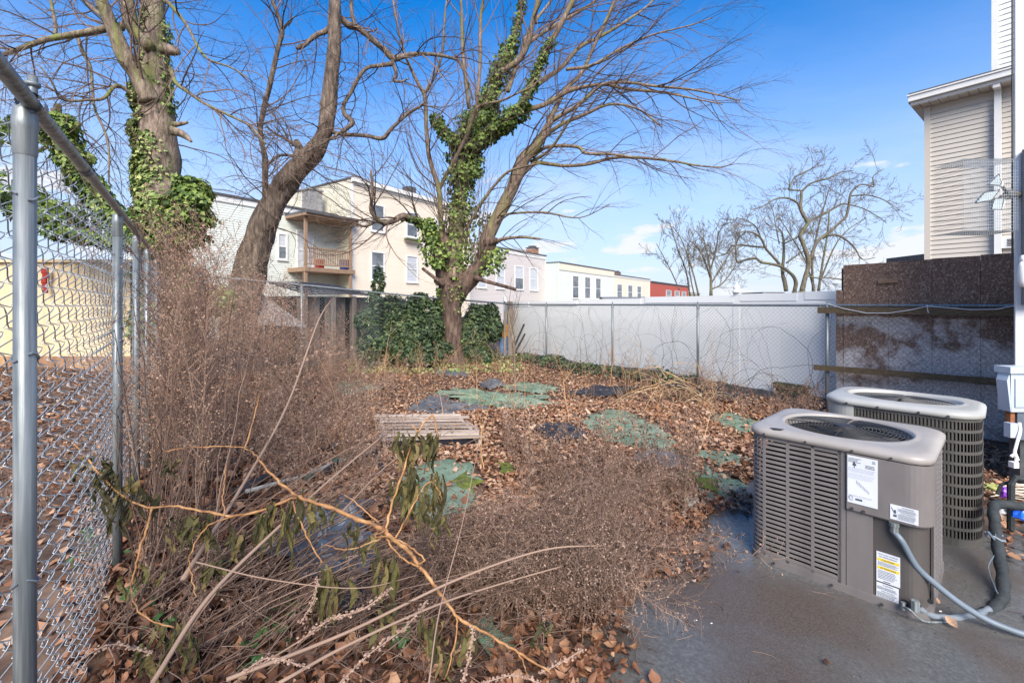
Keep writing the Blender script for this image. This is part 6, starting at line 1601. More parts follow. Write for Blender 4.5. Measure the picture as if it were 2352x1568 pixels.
TRK_F = bark('pale_olive_bark', (0.06, 0.05, 0.036), (0.13, 0.11, 0.08), (0.21, 0.185, 0.13), (0.15, 0.17, 0.08))
far_tree('crooked_bare_tree', 'tallest crooked bare tree beyond the white fence, with a flat spreading crown', [
    [(1842, 668, 15), (1850, 635, 13), (1858, 605, 13), (1850, 575, 12), (1843, 555, 11), (1838, 542, 11), (1848, 524, 11), (1855, 512, 11), (1846, 495, 10), (1839, 479, 10), (1840, 460, 8), (1841, 440, 7)],
    [(1841, 440, 6), (1858, 424, 6), (1880, 415, 5), (1902, 410, 5), (1930, 396, 3.5), (1960, 392, 2.5)],
    [(1841, 438, 5), (1825, 437, 5), (1812, 434, 5), (1822, 412, 4), (1834, 402, 4), (1870, 386, 3), (1895, 378, 2)],
    [(1839, 479, 6), (1830, 465, 6), (1812, 456, 6), (1792, 455, 5), (1775, 460, 4), (1750, 475, 3), (1725, 482, 2)],
    [(1855, 512, 7), (1875, 500, 6), (1900, 488, 6), (1930, 470, 5), (1950, 470, 4), (1985, 480, 3), (2020, 500, 2.5), (2036, 512, 2)],
    [(1861, 596, 9), (1875, 558, 9), (1895, 540, 8), (1910, 528, 8), (1930, 510, 7), (1943, 498, 7), (1950, 470, 7), (1954, 444, 6), (1972, 426, 5), (1990, 424, 4), (2007, 428, 4), (2006, 405, 3), (2030, 388, 2)],
    [(1890, 548, 5), (1908, 540, 6), (1928, 542, 6), (1950, 556, 5), (1965, 572, 4), (1980, 595, 3), (2010, 592, 2)],
    [(1954, 450, 4), (1990, 448, 4), (2020, 455, 3), (2050, 470, 2)],
    [(1850, 632, 5), (1875, 638, 4), (1900, 638, 4), (1935, 642, 4)]], 34, 51, 12, 1.75, (0.1, 0, .15))
far_tree('crooked_bare_tree', 'pale crooked bare tree left of the tallest one beyond the white fence', [
    [(1825, 668, 11), (1828, 650, 11), (1822, 634, 10), (1806, 620, 9), (1792, 611, 9), (1770, 606, 8), (1748, 602, 8), (1738, 594, 7), (1726, 594, 7), (1708, 598, 6), (1693, 602, 6), (1690, 580, 5), (1690, 562, 5), (1698, 545, 4), (1712, 534, 4)],
    [(1806, 668, 12), (1802, 645, 12), (1797, 624, 9), (1800, 590, 8), (1800, 560, 7), (1796, 535, 5), (1785, 520, 3)],
    [(1790, 606, 8), (1776, 590, 7), (1760, 572, 7), (1748, 548, 6), (1732, 536, 6), (1716, 532, 4), (1690, 535, 3)],
    [(1760, 568, 6), (1730, 566, 6), (1700, 563, 5), (1680, 566, 4), (1665, 585, 3), (1650, 578, 2)],
    [(1748, 548, 5), (1735, 520, 4), (1710, 505, 3), (1690, 500, 2)],
    [(1806, 604, 5), (1840, 580, 4), (1862, 570, 3)],
    [(1800, 560, 5), (1830, 545, 4), (1850, 530, 3)]], 36, 52, 12, 1.8, (-.1, 0, .2))
far_tree('slender_bare_tree', 'straight many stemmed bare tree behind the two crooked ones', [
    [(1868, 668, 8), (1866, 600, 6), (1880, 520, 5), (1900, 450, 3), (1905, 430, 2)],
    [(1880, 668, 8), (1890, 600, 6), (1900, 540, 5), (1905, 480, 3)],
    [(1870, 668, 5), (1850, 600, 4), (1815, 540, 3), (1790, 500, 2)],
    [(1886, 640, 5), (1915, 570, 4), (1945, 530, 3), (1990, 500, 2)],
    [(1790, 560, 4), (1782, 520, 3), (1775, 480, 2)]], 40, 53, 12, 1.8, (0, 0, .9))
far_tree('bushy_bare_tree', 'low bushy bare tree right of the red house', [
    [(1633, 678, 10), (1633, 650, 8), (1631, 616, 6), (1624, 580, 4), (1615, 545, 3)],
    [(1632, 640, 5), (1615, 590, 4), (1590, 555, 3)], [(1632, 620, 5), (1645, 570, 4), (1650, 530, 3)], [(1634, 650, 5), (1665, 600, 4), (1690, 560, 3)],
    [(1633, 665, 5), (1660, 650, 4), (1690, 610, 3)]], 34, 54, 14, 1.7, (-.1, 0, .6))
far_tree('thin_sapling', 'thin leaning bare saplings in front of the red house', [
    [(1605, 680, 6), (1590, 620, 4), (1565, 550, 3), (1545, 520, 2)], [(1585, 680, 5), (1575, 620, 4), (1556, 570, 3), (1540, 515, 2)], [(1560, 665, 4), (1540, 620, 3), (1508, 560, 2)], [(1595, 680, 4), (1585, 630, 3), (1579, 560, 2)]], 30, 55, 10, 1.3, (0, 0, .7))
# ------------------------------------------------------------------ leaf litter
LEAF = mat('dead_leaf', [(0.035, 0.018, 0.012), (0.13, 0.055, 0.028), (0.28, 0.125, 0.060), (0.43, 0.25, 0.145), (0.56, 0.42, 0.30)], 0.62, 3, rnd=0.85, pos=(0.05, 0.95), trans=0.12, bump=0.3, bscale=40)
RL = np.random.RandomState(77)
_BL = []
for kind in range(4):   # leaf outlines with a folded midrib: left edge, mid, right edge at stations
    n = 5; ys2 = np.linspace(0, 1, n)
    w = np.array([[0.03, 0.26, 0.34, 0.22, 0.0], [0.05, 0.36, 0.30, 0.38, 0.0], [0.02, 0.18, 0.22, 0.14, 0.0], [0.08, 0.40, 0.44, 0.20, 0.0]][kind])
    V = []
    for i in range(n): V += [(-w[i], ys2[i], 0.12 * w[i] / .3), (0, ys2[i], 0), (w[i], ys2[i], 0.12 * w[i] / .3)]
    _BL.append(np.array(V))
_BF = [f for i in range(4) for f in ((3 * i, 3 * i + 1, 3 * i + 4, 3 * i + 3), (3 * i + 1, 3 * i + 2, 3 * i + 5, 3 * i + 4))]
def litter(mb, pos, size, tilt=0.45, curl=0.5, simple=False, rv=None):
    n = len(pos); az = RL.rand(n) * 2 * math.pi; tl_ = RL.normal(0, tilt, (n, 2))
    a = np.stack([np.cos(az), np.sin(az), tl_[:, 0]], 1); b_ = np.stack([-np.sin(az), np.cos(az), tl_[:, 1]], 1)
    a /= np.linalg.norm(a, axis=1)[:, None]; b_ /= np.linalg.norm(b_, axis=1)[:, None]; c = np.cross(a, b_)
    cu = RL.normal(0, curl, n)
    V = np.array(_BL)[RL.randint(0, 4, n)]           # n,15,3
    V = V - np.array([0, .5, 0])
    if simple: V = V[:, [1, 8, 13, 6], :]
    zz = V[:, :, 2] * RL.choice([-1, 1], n)[:, None] * 1.2 + cu[:, None] * (V[:, :, 1] ** 2)
    v = pos[:, None, :] + size[:, None, None] * (V[:, :, 0, None] * a[:, None] + V[:, :, 1, None] * b_[:, None] + zz[:, :, None] * c[:, None])
    k = V.shape[1]; ff = np.array(_BF if not simple else [(0, 1, 2, 3)])
    f = (np.arange(n)[:, None, None] * k + ff[None]).reshape(-1, 4)
    if rv is None: rv = np.clip(RL.beta(1.6, 1.7, n), 0, 1)
    mb.add(v.reshape(-1, 3), f, 0, np.repeat(rv, len(ff)))
def gpts(x, y, lift): return np.array([(a, b_, g(a, b_) + l) for a, b_, l in zip(x, y, lift)])
PALP = [(A_[0], A_[1]), (B_[0], B_[1]), (C_[0], C_[1]), (D_[0], D_[1])]
def yard_ok(x, y): return left_dist(x, y) > -0.1 and right_dist(x, y) > -0.3 and not in_poly(x, y, PATIO) and not in_poly(x, y, PALP)
turf_polys = []
for o_ in bpy.data.objects:
    if o_.name.split('.')[0] in ('turf_mat', 'felt_sheet', 'tarp', 'moss_patch'):
        me_ = o_.data; turf_polys.append((o_.location.copy(), [(v.co.x + o_.location.x, v.co.y + o_.location.y) for v in me_.vertices]))
def boxes():
    B_ = []
    for loc, vs in turf_polys:
        xs_a = [v[0] for v in vs]; ys_a = [v[1] for v in vs]; B_.append((sum(xs_a) / len(xs_a), sum(ys_a) / len(ys_a), (max(xs_a) - min(xs_a)) / 2, (max(ys_a) - min(ys_a)) / 2))
    return B_
TB = boxes()
def on_turf(x, y):
    for cx_, cy_, hx, hy in TB:
        if ((x - cx_) / hx) ** 2 + ((y - cy_) / hy) ** 2 < 0.85: return True
    return False
def scatter(n, x0, x1, y0, y1, cond, seed):
    r = np.random.RandomState(seed); X, Y = [], []
    while len(X) < n:
        a = r.uniform(x0, x1, 4000); b_ = r.uniform(y0, y1, 4000)
        for p_, q_ in zip(a, b_):
            if cond(p_, q_): X.append(p_); Y.append(q_)
            if len(X) >= n: break
    return np.array(X), np.array(Y)
inview = lambda x, y: abs(x) < y * 1.2 + 0.6
m = MB()
X, Y = scatter(9000, -3.2, 3.2, 1.0, 3.8, lambda x, y: yard_ok(x, y) and inview(x, y) and not (on_turf(x, y) and RL.rand() < .8), 1)
litter(m, gpts(X, Y, 0.015 + 0.06 * RL.rand(len(X))), 0.03 + 0.075 * RL.rand(len(X)) ** 2, 0.75, 1.2, rv=np.clip(RL.beta(1.1, 3.0, len(X)), 0, 1))
tag(m.build('leaf_litter', LEAF, smooth=True), 'big curled red brown leaves covering the foreground soil', 'leaf litter', kind='stuff')
m = MB()
X, Y = scatter(46000, -7, 6, 3.6, 14.2, lambda x, y: yard_ok(x, y) and inview(x, y) and not (on_turf(x, y) and RL.rand() < .62), 2)
litter(m, gpts(X, Y, 0.01 + 0.05 * RL.rand(len(X))), 0.032 + 0.045 * RL.rand(len(X)), 0.35, 0.5, simple=True, rv=np.clip(RL.beta(2.6, 1.4, len(X)), 0, 1))
X, Y = scatter(12000, -2.5, 4.5, 3.6, 8, lambda x, y: yard_ok(x, y) and inview(x, y) and not (on_turf(x, y) and RL.rand() < .9), 3)
litter(m, gpts(X, Y, 0.03 + 0.05 * RL.rand(len(X))), 0.04 + 0.045 * RL.rand(len(X)), 0.4, 0.7, rv=np.clip(RL.beta(2.5, 1.4, len(X)), 0, 1))
tag(m.build('leaf_litter', LEAF, smooth=True), 'carpet of tan and rust leaves across the middle of the yard', 'leaf litter', kind='stuff')
m = MB()
X, Y = scatter(2600, 2.2, 5.6, 1.4, 6.6, lambda x, y: (x > 2.75 + 0.12 * (y - 2) and right_dist(x, y) > -.2 and not (in_poly(x, y, PATIO) and x < 3.3 and y > 2.5) and (abs((np.array([x, y]) - c2) @ ux) > .5 or abs((np.array([x, y]) - c2) @ uy) > .42)), 4)
litter(m, gpts(X, Y, 0.03 + 0.03 * RL.rand(len(X))), 0.04 + 0.05 * RL.rand(len(X)), 0.3, 0.6, rv=np.clip(RL.beta(1.5, 2.2, len(X)), 0, 1))
tag(m.build('leaf_litter', LEAF), 'brown leaves and dirt heaped right of the cooling units', 'leaf litter', kind='stuff')
m = MB()
X, Y = scatter(5000, -16, -1.3, 1.5, 10.2, lambda x, y: left_dist(x, y) < 0 and inview(x, y), 5)
litter(m, gpts(X, Y, 0.01 + 0.02 * RL.rand(len(X))), 0.05 + 0.05 * RL.rand(len(X)), 0.25, 0.4, simple=True)
tag(m.build('leaf_litter', LEAF), 'sparse leaves on the bare soil beyond the left fence', 'leaf litter', kind='stuff')
m = MB(); X, Y = [], []
EDG = [(0.12, 2.03), (0.3, 2.35), (0.68, 2.72), (1.1, 3.25), (1.6, 3.8), (2.05, 4.2)]
for k in range(900):
    i = RL.randint(0, 5); t = RL.rand(); ex = EDG[i][0] + (EDG[i + 1][0] - EDG[i][0]) * t; ey = EDG[i][1] + (EDG[i + 1][1] - EDG[i][1]) * t
    d_ = abs(RL.normal(0, .11 + .08 * math.sin(ex * 7))); X.append(ex + .65 * d_); Y.append(ey - .75 * d_)
X, Y = np.array(X), np.array(Y)
litter(m, np.array([(a_, b_, .04 + .03 * RL.rand()) for a_, b_ in zip(X, Y)]), 0.025 + 0.05 * RL.rand(len(X)) ** 1.5, 0.4, 1.0, rv=np.clip(RL.beta(1.3, 2.2, len(X)), 0, 1))
tag(m.build('leaf_litter', LEAF, smooth=True), 'ragged fringe of leaves blown over the edge of the wet slab', 'leaf litter', kind='stuff')
# stray leaves on the slab, each one countable
LF1 = [(1634, 1278, .05, .75), (2150, 1395, .075, .8), (2185, 1450, .07, .85), (1900, 1540, .04, .2), (1650, 1195, .07, .7)]
for i, (x, y, sz, rv) in enumerate(LF1):
    m = MB(); litter(m, np.array([G(x, y, .05)]), np.array([sz]), .25, .4, rv=np.array([rv]))
    o = m.build('fallen_leaf', LEAF, loc=tuple(G(x, y, .05))); tag(o, ('curled rust leaf alone on the grey concrete', 'ochre leaf against the foot of the nearer cooling unit', 'orange leaf lying on the silt beside the grey pipe', 'small dark leaf on the wet concrete at the bottom of the view', 'tan leaf on the slab at the tip of the weeds')[i], 'leaf')
# grit and twigs on the slab
m = MB(); PPg, RRg = [], []
for k in range(420):
    t = RL.rand(); x = RL.uniform(.25, 3.0); y = RL.uniform(1.4, 4.2)
    if not in_poly(x, y, PATIO): continue
    edge = min(abs(x - (0.1 + (y - 2) * .85)), 1.2)
    if RL.rand() < edge * 0.75: continue
    a = RL.rand() * 6.28; l_ = RL.uniform(.02, .16); q = np.array([x, y, .029])
    pts = [q]; 
    for j in range(3): a += RL.normal(0, .35); q = q + np.array([math.cos(a), math.sin(a), 0]) * l_ / 3; q[2] = .029 + .008 * RL.rand(); pts.append(q)
    PPg.append(np.array(pts)); RRg.append(np.full(4, RL.uniform(.0008, .0024)))
m.tubes(PPg, RRg, 4, 0, RL.rand(len(PPg)))
tag(m.build('twig_debris', TWIG), 'dark broken twigs strewn on the concrete by the weeds', 'twigs', kind='stuff')
m = MB(); GR = mat('grit', [(0.03, .024, .02), (0.14, .11, .09)], .9, 5, rnd=.7)
for k in range(1500):
    x = RL.uniform(.2, 3.0); y = RL.uniform(1.4, 4.4)
    if not in_poly(x, y, PATIO): continue
    s_ = RL.uniform(.002, .006); q = np.array([x, y, .028]); 
    v = q + RL.uniform(-1, 1, (4, 3)) * s_ * (1, 1, .5); m.add(v, [(0, 1, 2), (0, 2, 3), (0, 3, 1), (1, 3, 2)], 0, RL.rand())
tag(m.build('grit', GR), 'dirt crumbs scattered over the wet slab', 'grit', kind='stuff')

# ------------------------------------------------------------------ dried weeds
STEM = mat('dry_stem', [(0.09, 0.053, 0.037), (0.22, 0.14, 0.098), (0.38, 0.265, 0.19)], 0.8, 2, rnd=0.75, pos=(.1, .9))
SEED = mat('dry_seed_head', [(0.12, 0.062, 0.042), (0.31, 0.18, 0.122), (0.50, 0.32, 0.22), (0.60, 0.43, 0.30)], 0.9, 3, rnd=0.8, pos=(.05, .95), trans=0.32)
SEED_R = mat('rusty_seed_head', [(0.18, 0.095, 0.06), (0.38, 0.22, 0.14), (0.56, 0.355, 0.235), (0.62, 0.45, 0.30)], 0.9, 3, rnd=0.8, pos=(.05, .95), trans=0.32)
SEED_D = mat('dark_withered_leaf', [(0.06, 0.032, 0.023), (0.19, 0.115, 0.082), (0.36, 0.24, 0.175), (0.52, 0.38, 0.285)], 0.9, 3, rnd=0.8, pos=(.05, .95), trans=0.32)
def weed_template(seed, H, nspray=34, slen=0.24, seeds=12, ssize=0.013, low=0.3, stemr=0.0032, droop=0.4, leafy=0.0, upb=0.9):
    r = np.random.RandomState(seed); st_p, st_r = [], []; sv, sf, sr = [], [], []
    n = 9; zs = np.linspace(0, H, n); wob = np.cumsum(r.normal(0, 0.012 * H, (n, 2)), axis=0); wob[0] = 0
    main_ = np.column_stack([wob, zs]); st_p.append(main_); st_r.append(np.linspace(stemr, stemr * .3, n))
    pos, dr = [], []
    for k in range(nspray):
        t = low + (1 - low) * (k + r.rand()) / nspray
        z_ = t * H; c = np.array([np.interp(z_, zs, main_[:, 0]), np.interp(z_, zs, main_[:, 1]), z_])
        a = r.rand() * 2 * math.pi; L = slen * (0.35 + 0.9 * r.rand()) * (1.15 - 0.75 * max(0, (t - low) / (1 - low)))
        up = upb + .4 * r.rand(); d = np.array([math.cos(a), math.sin(a), up]); d /= np.linalg.norm(d)
        pts = [c]; q = c
        for j in range(4):
            d = d + np.array([r.normal(0, .12), r.normal(0, .12), -droop * .25]); d /= np.linalg.norm(d); q = q + d * L / 4; pts.append(q)
        pts = np.array(pts); st_p.append(pts[[0, 2, 4]]); st_r.append(np.array([.0019, .0014, .0009]))
        ns = max(2, int(seeds * L / slen)); tt = r.rand(ns) ** 0.7 * 4; i = np.minimum(3, tt.astype(int)); f_ = (tt - i)[:, None]
        p_ = pts[i] * (1 - f_) + pts[i + 1] * f_ + r.normal(0, .009, (ns, 3)); pos.append(p_)
    pos = np.concatenate(pos); n2 = len(pos)
    a = r.normal(0, 1, (n2, 3)); a /= np.linalg.norm(a, axis=1)[:, None]; b_ = np.cross(a, r.normal(0, 1, (n2, 3))); b_ /= np.linalg.norm(b_, axis=1)[:, None]
    s_ = ssize * (0.5 + r.rand(n2)); asp = 0.40 + .4 * r.rand(n2)
    if leafy:
        k = int(n2 * leafy); a[:k] = np.array([0, 0, -1]) + r.normal(0, .35, (k, 3)); a[:k] /= np.linalg.norm(a[:k], axis=1)[:, None]; s_[:k] *= 2.2; asp[:k] = .28
        b_[:k] = np.cross(a[:k], r.normal(0, 1, (k, 3))); b_[:k] /= np.linalg.norm(b_[:k], axis=1)[:, None]
    v = np.stack([pos - a * s_[:, None] * .5, pos + b_ * (s_ * asp * .5)[:, None], pos + a * s_[:, None] * .5, pos - b_ * (s_ * asp * .5)[:, None]], 1)
    mbs = MB(); mbs.tubes(st_p, st_r, 3, 0, np.clip(0.2 + .5 * r.rand(len(st_p)), 0, 1))
    mbs.add(v.reshape(-1, 3), np.arange(n2 * 4).reshape(-1, 4), 1, r.rand(n2))
    V = np.concatenate(mbs.v); Fq = np.concatenate(mbs.f); M_i = np.concatenate(mbs.m); Rr = np.concatenate(mbs.r)
    return dict(V=V, F=Fq, M=M_i, R=Rr, H=H)
def bendmap(V, H, th, az, sc, p=1.6, twist=0.0):
    """bend a template over: total angle th towards azimuth az"""
    n = 24; s_ = np.linspace(0, H, n); ang = th * (s_ / H) ** p
    cx = np.concatenate([[0], np.cumsum(np.sin((ang[1:] + ang[:-1]) / 2) * H / (n - 1))]); cz = np.concatenate([[0], np.cumsum(np.cos((ang[1:] + ang[:-1]) / 2) * H / (n - 1))])
    c, s2 = math.cos(twist), math.sin(twist); x = V[:, 0] * c - V[:, 1] * s2; y = V[:, 0] * s2 + V[:, 1] * c
    z_ = np.clip(V[:, 2], 0, H * 1.2); zc_ = np.minimum(z_, H); A_ = np.interp(zc_, s_, ang)
    ex = z_ - zc_
    X = np.interp(zc_, s_, cx) + x * np.cos(A_) + ex * np.sin(A_); Z = np.interp(zc_, s_, cz) - x * np.sin(A_) + ex * np.cos(A_)
    c, s2 = math.cos(az), math.sin(az)
    return np.column_stack([X * c - y * s2, X * s2 + y * c, Z]) * sc
class Thicket:
    def __init__(s): s.mb = MB()
    def put(s, T, x, y, th, az, sc=1.0, p=1.6, lift=0.0, floor=True):
        V = bendmap(T['V'], T['H'], th, az, sc, p, RL.rand() * 6.28) + np.array([x, y, g(x, y) + lift])
        if floor: V[:, 2] = np.maximum(V[:, 2], 0.035 + 0.05 * RL.rand(len(V)) + g(x, y))
        s.mb.add(V, T['F'], T['M'], np.clip(T['R'] + RL.normal(0, .10), 0, 1))
tall = [weed_template(100 + i, 1.9, 38, 0.34, 16, 0.0145, 0.30) for i in range(5)]
near_ = [weed_template(110 + i, 1.9, 44, 0.32, 22, 0.0105, 0.30, upb=1.3) for i in range(4)]
mid_ = [weed_template(120 + i, 1.15, 24, 0.24, 18, 0.016, 0.2) for i in range(4)]
low_ = [weed_template(140 + i, 0.75, 18, 0.17, 18, 0.016, 0.1, leafy=.35) for i in range(4)]
dead = [weed_template(160 + i, 1.5, 44, 0.36, 17, 0.0145, 0.22, droop=1.2, leafy=.3, stemr=.0036, upb=1.9) for i in range(5)]
# tall thicket: along the left fence and back to the back fence
def profile(px):      # top of the thicket in the frame
    return np.interp(px, [250, 300, 360, 430, 480, 520, 600, 680, 740, 800, 850, 900], [560, 500, 475, 480, 500, 560, 605, 650, 705, 760, 805, 865])
def fill(tk, n, pxr, Yr, T, hf=1.0, th=(0.1, 0.5), seed=0, azc=None, cond=None, hmax=2.35):
    r = np.random.RandomState(seed); k = 0; tries = 0
    while k < n and tries < n * 40:
        tries += 1
        px_ = r.uniform(*pxr); Y_ = r.uniform(*Yr); x = (px_ - CX) / F * Y_
        if left_dist(x, Y_) < 0.12 or in_poly(x, Y_, PATIO): continue
        if (np.array([x, Y_]) - BC0) @ BN > -0.1: continue
        if cond is not None and not cond(x, Y_): continue
        ztop = CAMH - (profile(px_) - HY) / F * Y_ - g(x, Y_)
        h = min(hmax, ztop) * hf * r.uniform(0.72, 1.04)
        if h < 0.35: continue
        t = T[r.randint(len(T))]; a = r.uniform(*th); sc = h / (t['H'] * (1 - 0.22 * a ** 2))
        tk.put(t, x, Y_, a, r.uniform(0, 6.28) if azc is None else azc + r.normal(0, .7), sc); k += 1
tk = Thicket(); fill(tk, 56, (250, 480), (2.4, 5.2), near_, 1.0, (0.05, 0.45), 1)
tag(tk.mb.build('tall_dry_weeds', [STEM, SEED_R]), 'tall rusty dried weeds crowding against the left chain link fence', 'dried weeds', kind='stuff')
tk = Thicket(); fill(tk, 145, (400, 890), (5.6, 9.8), tall, 1.0, (0.1, 0.7), 2)
tag(tk.mb.build('tall_dry_weeds', [STEM, SEED]), 'high thicket of brown seeded weeds before the back fence', 'dried weeds', kind='stuff')
tk = Thicket(); fill(tk, 105, (330, 900), (3.2, 6.0), mid_, 0.62, (0.7, 1.7), 3, hmax=1.1, azc=.2, cond=lambda x, y: not (x > -2.0 and y > 4.9))
tag(tk.mb.build('flopped_weeds', [STEM, SEED_D]), 'flopped grey brown weeds in front of the tall thicket', 'dried weeds', kind='stuff')
tk = Thicket()
r = np.random.RandomState(9)
for k in range(150):    # low cover left of and around the pallet
    px_, py_ = r.uniform(380, 860), r.uniform(870, 1110); q = G(px_, py_)
    if left_dist(q[0], q[1]) < .1: continue
    tk.put(low_[r.randint(4)], q[0], q[1], r.uniform(.5, 1.7), r.uniform(-.6, 3.6), r.uniform(.6, 1.1))
for k in range(46):
    px_, py_ = r.uniform(740, 930), r.uniform(850, 935); q = G(px_, py_)
    tk.put(low_[r.randint(4)], q[0], q[1], r.uniform(.3, 1.5), r.uniform(0, 6.28), r.uniform(.5, 1.0))
tag(tk.mb.build('low_weeds', [STEM, SEED]), 'low tangled brown weeds around the slatted pallet', 'dried weeds', kind='stuff')
# centre-right upright dark withered stand
tk = Thicket()
for k in range(95):
    px_ = r.uniform(1160, 1640); py_ = np.interp(px_, [1160, 1300, 1500, 1640], [1080, 1180, 1170, 1150]) + r.uniform(-60, 45); q = G(px_, py_)
    if in_poly(q[0], q[1], PATIO) or (on_turf(q[0], q[1]) and r.rand() < .6): continue
    tk.put(low_[r.randint(4)], q[0], q[1], r.uniform(.05, .6), r.uniform(0, 6.28), r.uniform(.65, 1.15), floor=False)
tag(tk.mb.build('withered_stand', [STEM, SEED_D]), 'upright dark withered weeds between the turf mats and the patio', 'dried weeds', kind='stuff')
# bowed mass in the foreground centre, combed over to the right above the patio
tk = Thicket()
for k in range(115):
    px_ = r.uniform(930, 1370); py_ = r.uniform(*(np.interp(px_, [930, 1200, 1440], [1300, 1220, 1170]), np.interp(px_, [930, 1200, 1440], [1450, 1400, 1270]))); q = G(px_, py_)
    if in_poly(q[0], q[1], PATIO): continue
    az = r.normal(-0.75, .45)
    tk.put(dead[r.randint(5)], q[0], q[1], r.uniform(1.2, 1.75), az, r.uniform(.35, .72), p=.55)
for k in range(46):
    px_, py_ = r.uniform(1250, 1570), r.uniform(1120, 1200); q = G(px_, py_)
    if in_poly(q[0], q[1], PATIO): continue
    tk.put(dead[r.randint(5)], q[0], q[1], r.uniform(1.0, 2.0), r.normal(-0.6, .6), r.uniform(.25, .45), p=1.0)
for k in range(60):
    px_, py_ = r.uniform(1100, 1340), r.uniform(1300, 1430); q = G(px_, py_)
    if in_poly(q[0], q[1], PATIO): q = q - np.array([.25, 0, 0])
    tk.put(dead[r.randint(5)], q[0], q[1], r.uniform(1.3, 1.7), r.normal(-.70, .35), r.uniform(.45, .82), p=.5)
tag(tk.mb.build('bowed_dead_weeds', [STEM, SEED_D]), 'heavy mound of bowed dead weeds spilling over the patio edge', 'dried weeds', kind='stuff')
# undergrowth of grass straw on the near left
tk = Thicket()
for k in range(70):
    px_, py_ = r.uniform(150, 1150), r.uniform(1250, 1560); q = G(px_, py_)
    if in_poly(q[0], q[1], PATIO) or left_dist(q[0], q[1]) < .06: continue
    tk.put(low_[r.randint(4)], q[0], q[1], r.uniform(.8, 1.9), r.uniform(-.5, 1.2), r.uniform(.3, .6))
tag(tk.mb.build('low_weeds', [STEM, SEED_D]), 'sparse low withered stalks in the nearest left corner', 'dried weeds', kind='stuff')

# long bare stalks leaning out of the foreground
m = MB(); PPs, RRs = [], []
def stalk(a, b_, r0, r1, sag=0.1, n=9, jit=.006):
    t = np.linspace(0, 1, n)[:, None]; q = a * (1 - t) + b_ * t; q[:, 2] += sag * np.sin(t[:, 0] * math.pi) ; q[1:-1] += RL.normal(0, jit, (n - 2, 3)); q[:, 2] = np.maximum(q[:, 2], .03)
    PPs.append(q); RRs.append(np.linspace(r0, r1, n))
r = np.random.RandomState(15)
for k in range(100):      # fan out of the bottom left corner up to the right
    px0 = r.uniform(150, 620); q0 = G(px0, r.uniform(1330, 1640)); ln = r.uniform(.7, 1.7); an = r.normal(0.80, .30)
    d = np.array([math.cos(an) * .9, math.sin(an) * .75, r.uniform(.08, .5)]); stalk(q0, q0 + d * ln, r.uniform(.0028, .0052), .0015, r.uniform(-.02, .16))
for k in range(50):      # stems standing in the left corner by the fence
    q0 = G(r.uniform(250, 520), r.uniform(1130, 1420)); 
    if left_dist(q0[0], q0[1]) < .05: continue
    stalk(q0, q0 + np.array([r.normal(.12, .2), r.normal(.1, .2), r.uniform(.8, 1.6)]), r.uniform(.0028, .0045), .0015, 0)
for k in range(60):
    q0 = G(r.uniform(420, 1000), r.uniform(1280, 1560)); d = np.array([r.normal(.7, .3), r.normal(.35, .25), r.uniform(.02, .35)])
    stalk(q0, q0 + d * r.uniform(.5, 1.3), r.uniform(.002, .0042), .0012, r.uniform(0, .14))
for k in range(420):
    q0 = G(r.uniform(180, 1350), r.uniform(1180, 1600))
    if in_poly(q0[0], q0[1], PATIO) or left_dist(q0[0], q0[1]) < .05: continue
    out_ = []; a_ = r.normal(.7, .9)
    grow(out_, q0 + (0, 0, .03 + .12 * r.rand()), nrm(np.array([math.cos(a_), math.sin(a_) * .8, r.uniform(-.1, .5)])), r.uniform(.0014, .0026), r.uniform(.2, .6), 1, Rc, (0, 0, -.5), .12, .8, (3,), .07, .4, .8, .0008)
    for p_, q_ in out_: p_[:, 2] = np.maximum(p_[:, 2], .03); PPs.append(p_); RRs.append(q_)
m.tubes(PPs, RRs, 5, 0, r.rand(len(PPs)))
tag(m.build('bare_stalks', mat('dull_bare_stem', [(0.06, 0.034, 0.025), (0.15, 0.092, 0.066), (0.30, 0.20, 0.145)], 0.8, 2, rnd=0.8, pos=(.1, .95)), smooth=True), 'fan of long bare grey brown stalks leaning out of the lower left corner', 'stalks', kind='stuff')
# the few big stalks that stand out singly
BIG = [([(350, 1568, 1.55), (480, 1370, 1.75), (640, 1210, 2.05), (760, 1100, 2.4), (880, 1000, 2.8)], .0095, 'longest thick grey stalk rising from the lower left to the pallet'),
       ([(420, 1330, 1.9), (560, 1110, 2.6), (660, 930, 3.3), (730, 740, 4.0), (760, 690, 4.4)], .011, 'thick pale stalk slanting up into the tall thicket'),
       ([(520, 1560, 1.5), (800, 1450, 1.7), (1050, 1330, 1.9), (1250, 1262, 2.1), (1390, 1252, 2.2)], .007, 'long low stalk reaching right over the bowed weeds'),
       ([(640, 1568, 1.45), (800, 1480, 1.6), (1000, 1390, 1.8), (1150, 1340, 2.0), (1290, 1300, 2.15)], .006, 'second low stalk just under the longest low one'),
       ([(985, 1568, 1.4), (1010, 1400, 1.6), (1060, 1210, 1.9), (1100, 1020, 2.3)], .0028, 'thin pale straw standing almost upright in the foreground centre'),
       ([(450, 1290, 1.7), (620, 1330, 1.75), (820, 1350, 1.85), (960, 1320, 2.0)], .003, 'thin whitish runner arching across the slate blue tarp'),
       ([(780, 1180, 2.4), (900, 1060, 2.9), (1000, 1010, 3.2), (1080, 960, 3.6)], .0045, 'short grey stalk in front of the pallet')]
for pts, r0, lb in BIG:
    q = polysmooth([P(x, y, d) for x, y, d in pts], 6); m = MB(); m.tube(q, np.linspace(r0, r0 * .45, len(q)), 7, rnd=.75)
    o = m.build('dry_stalk', STEM, loc=tuple(q[0]), smooth=True); tag(o, lb, 'stalk')

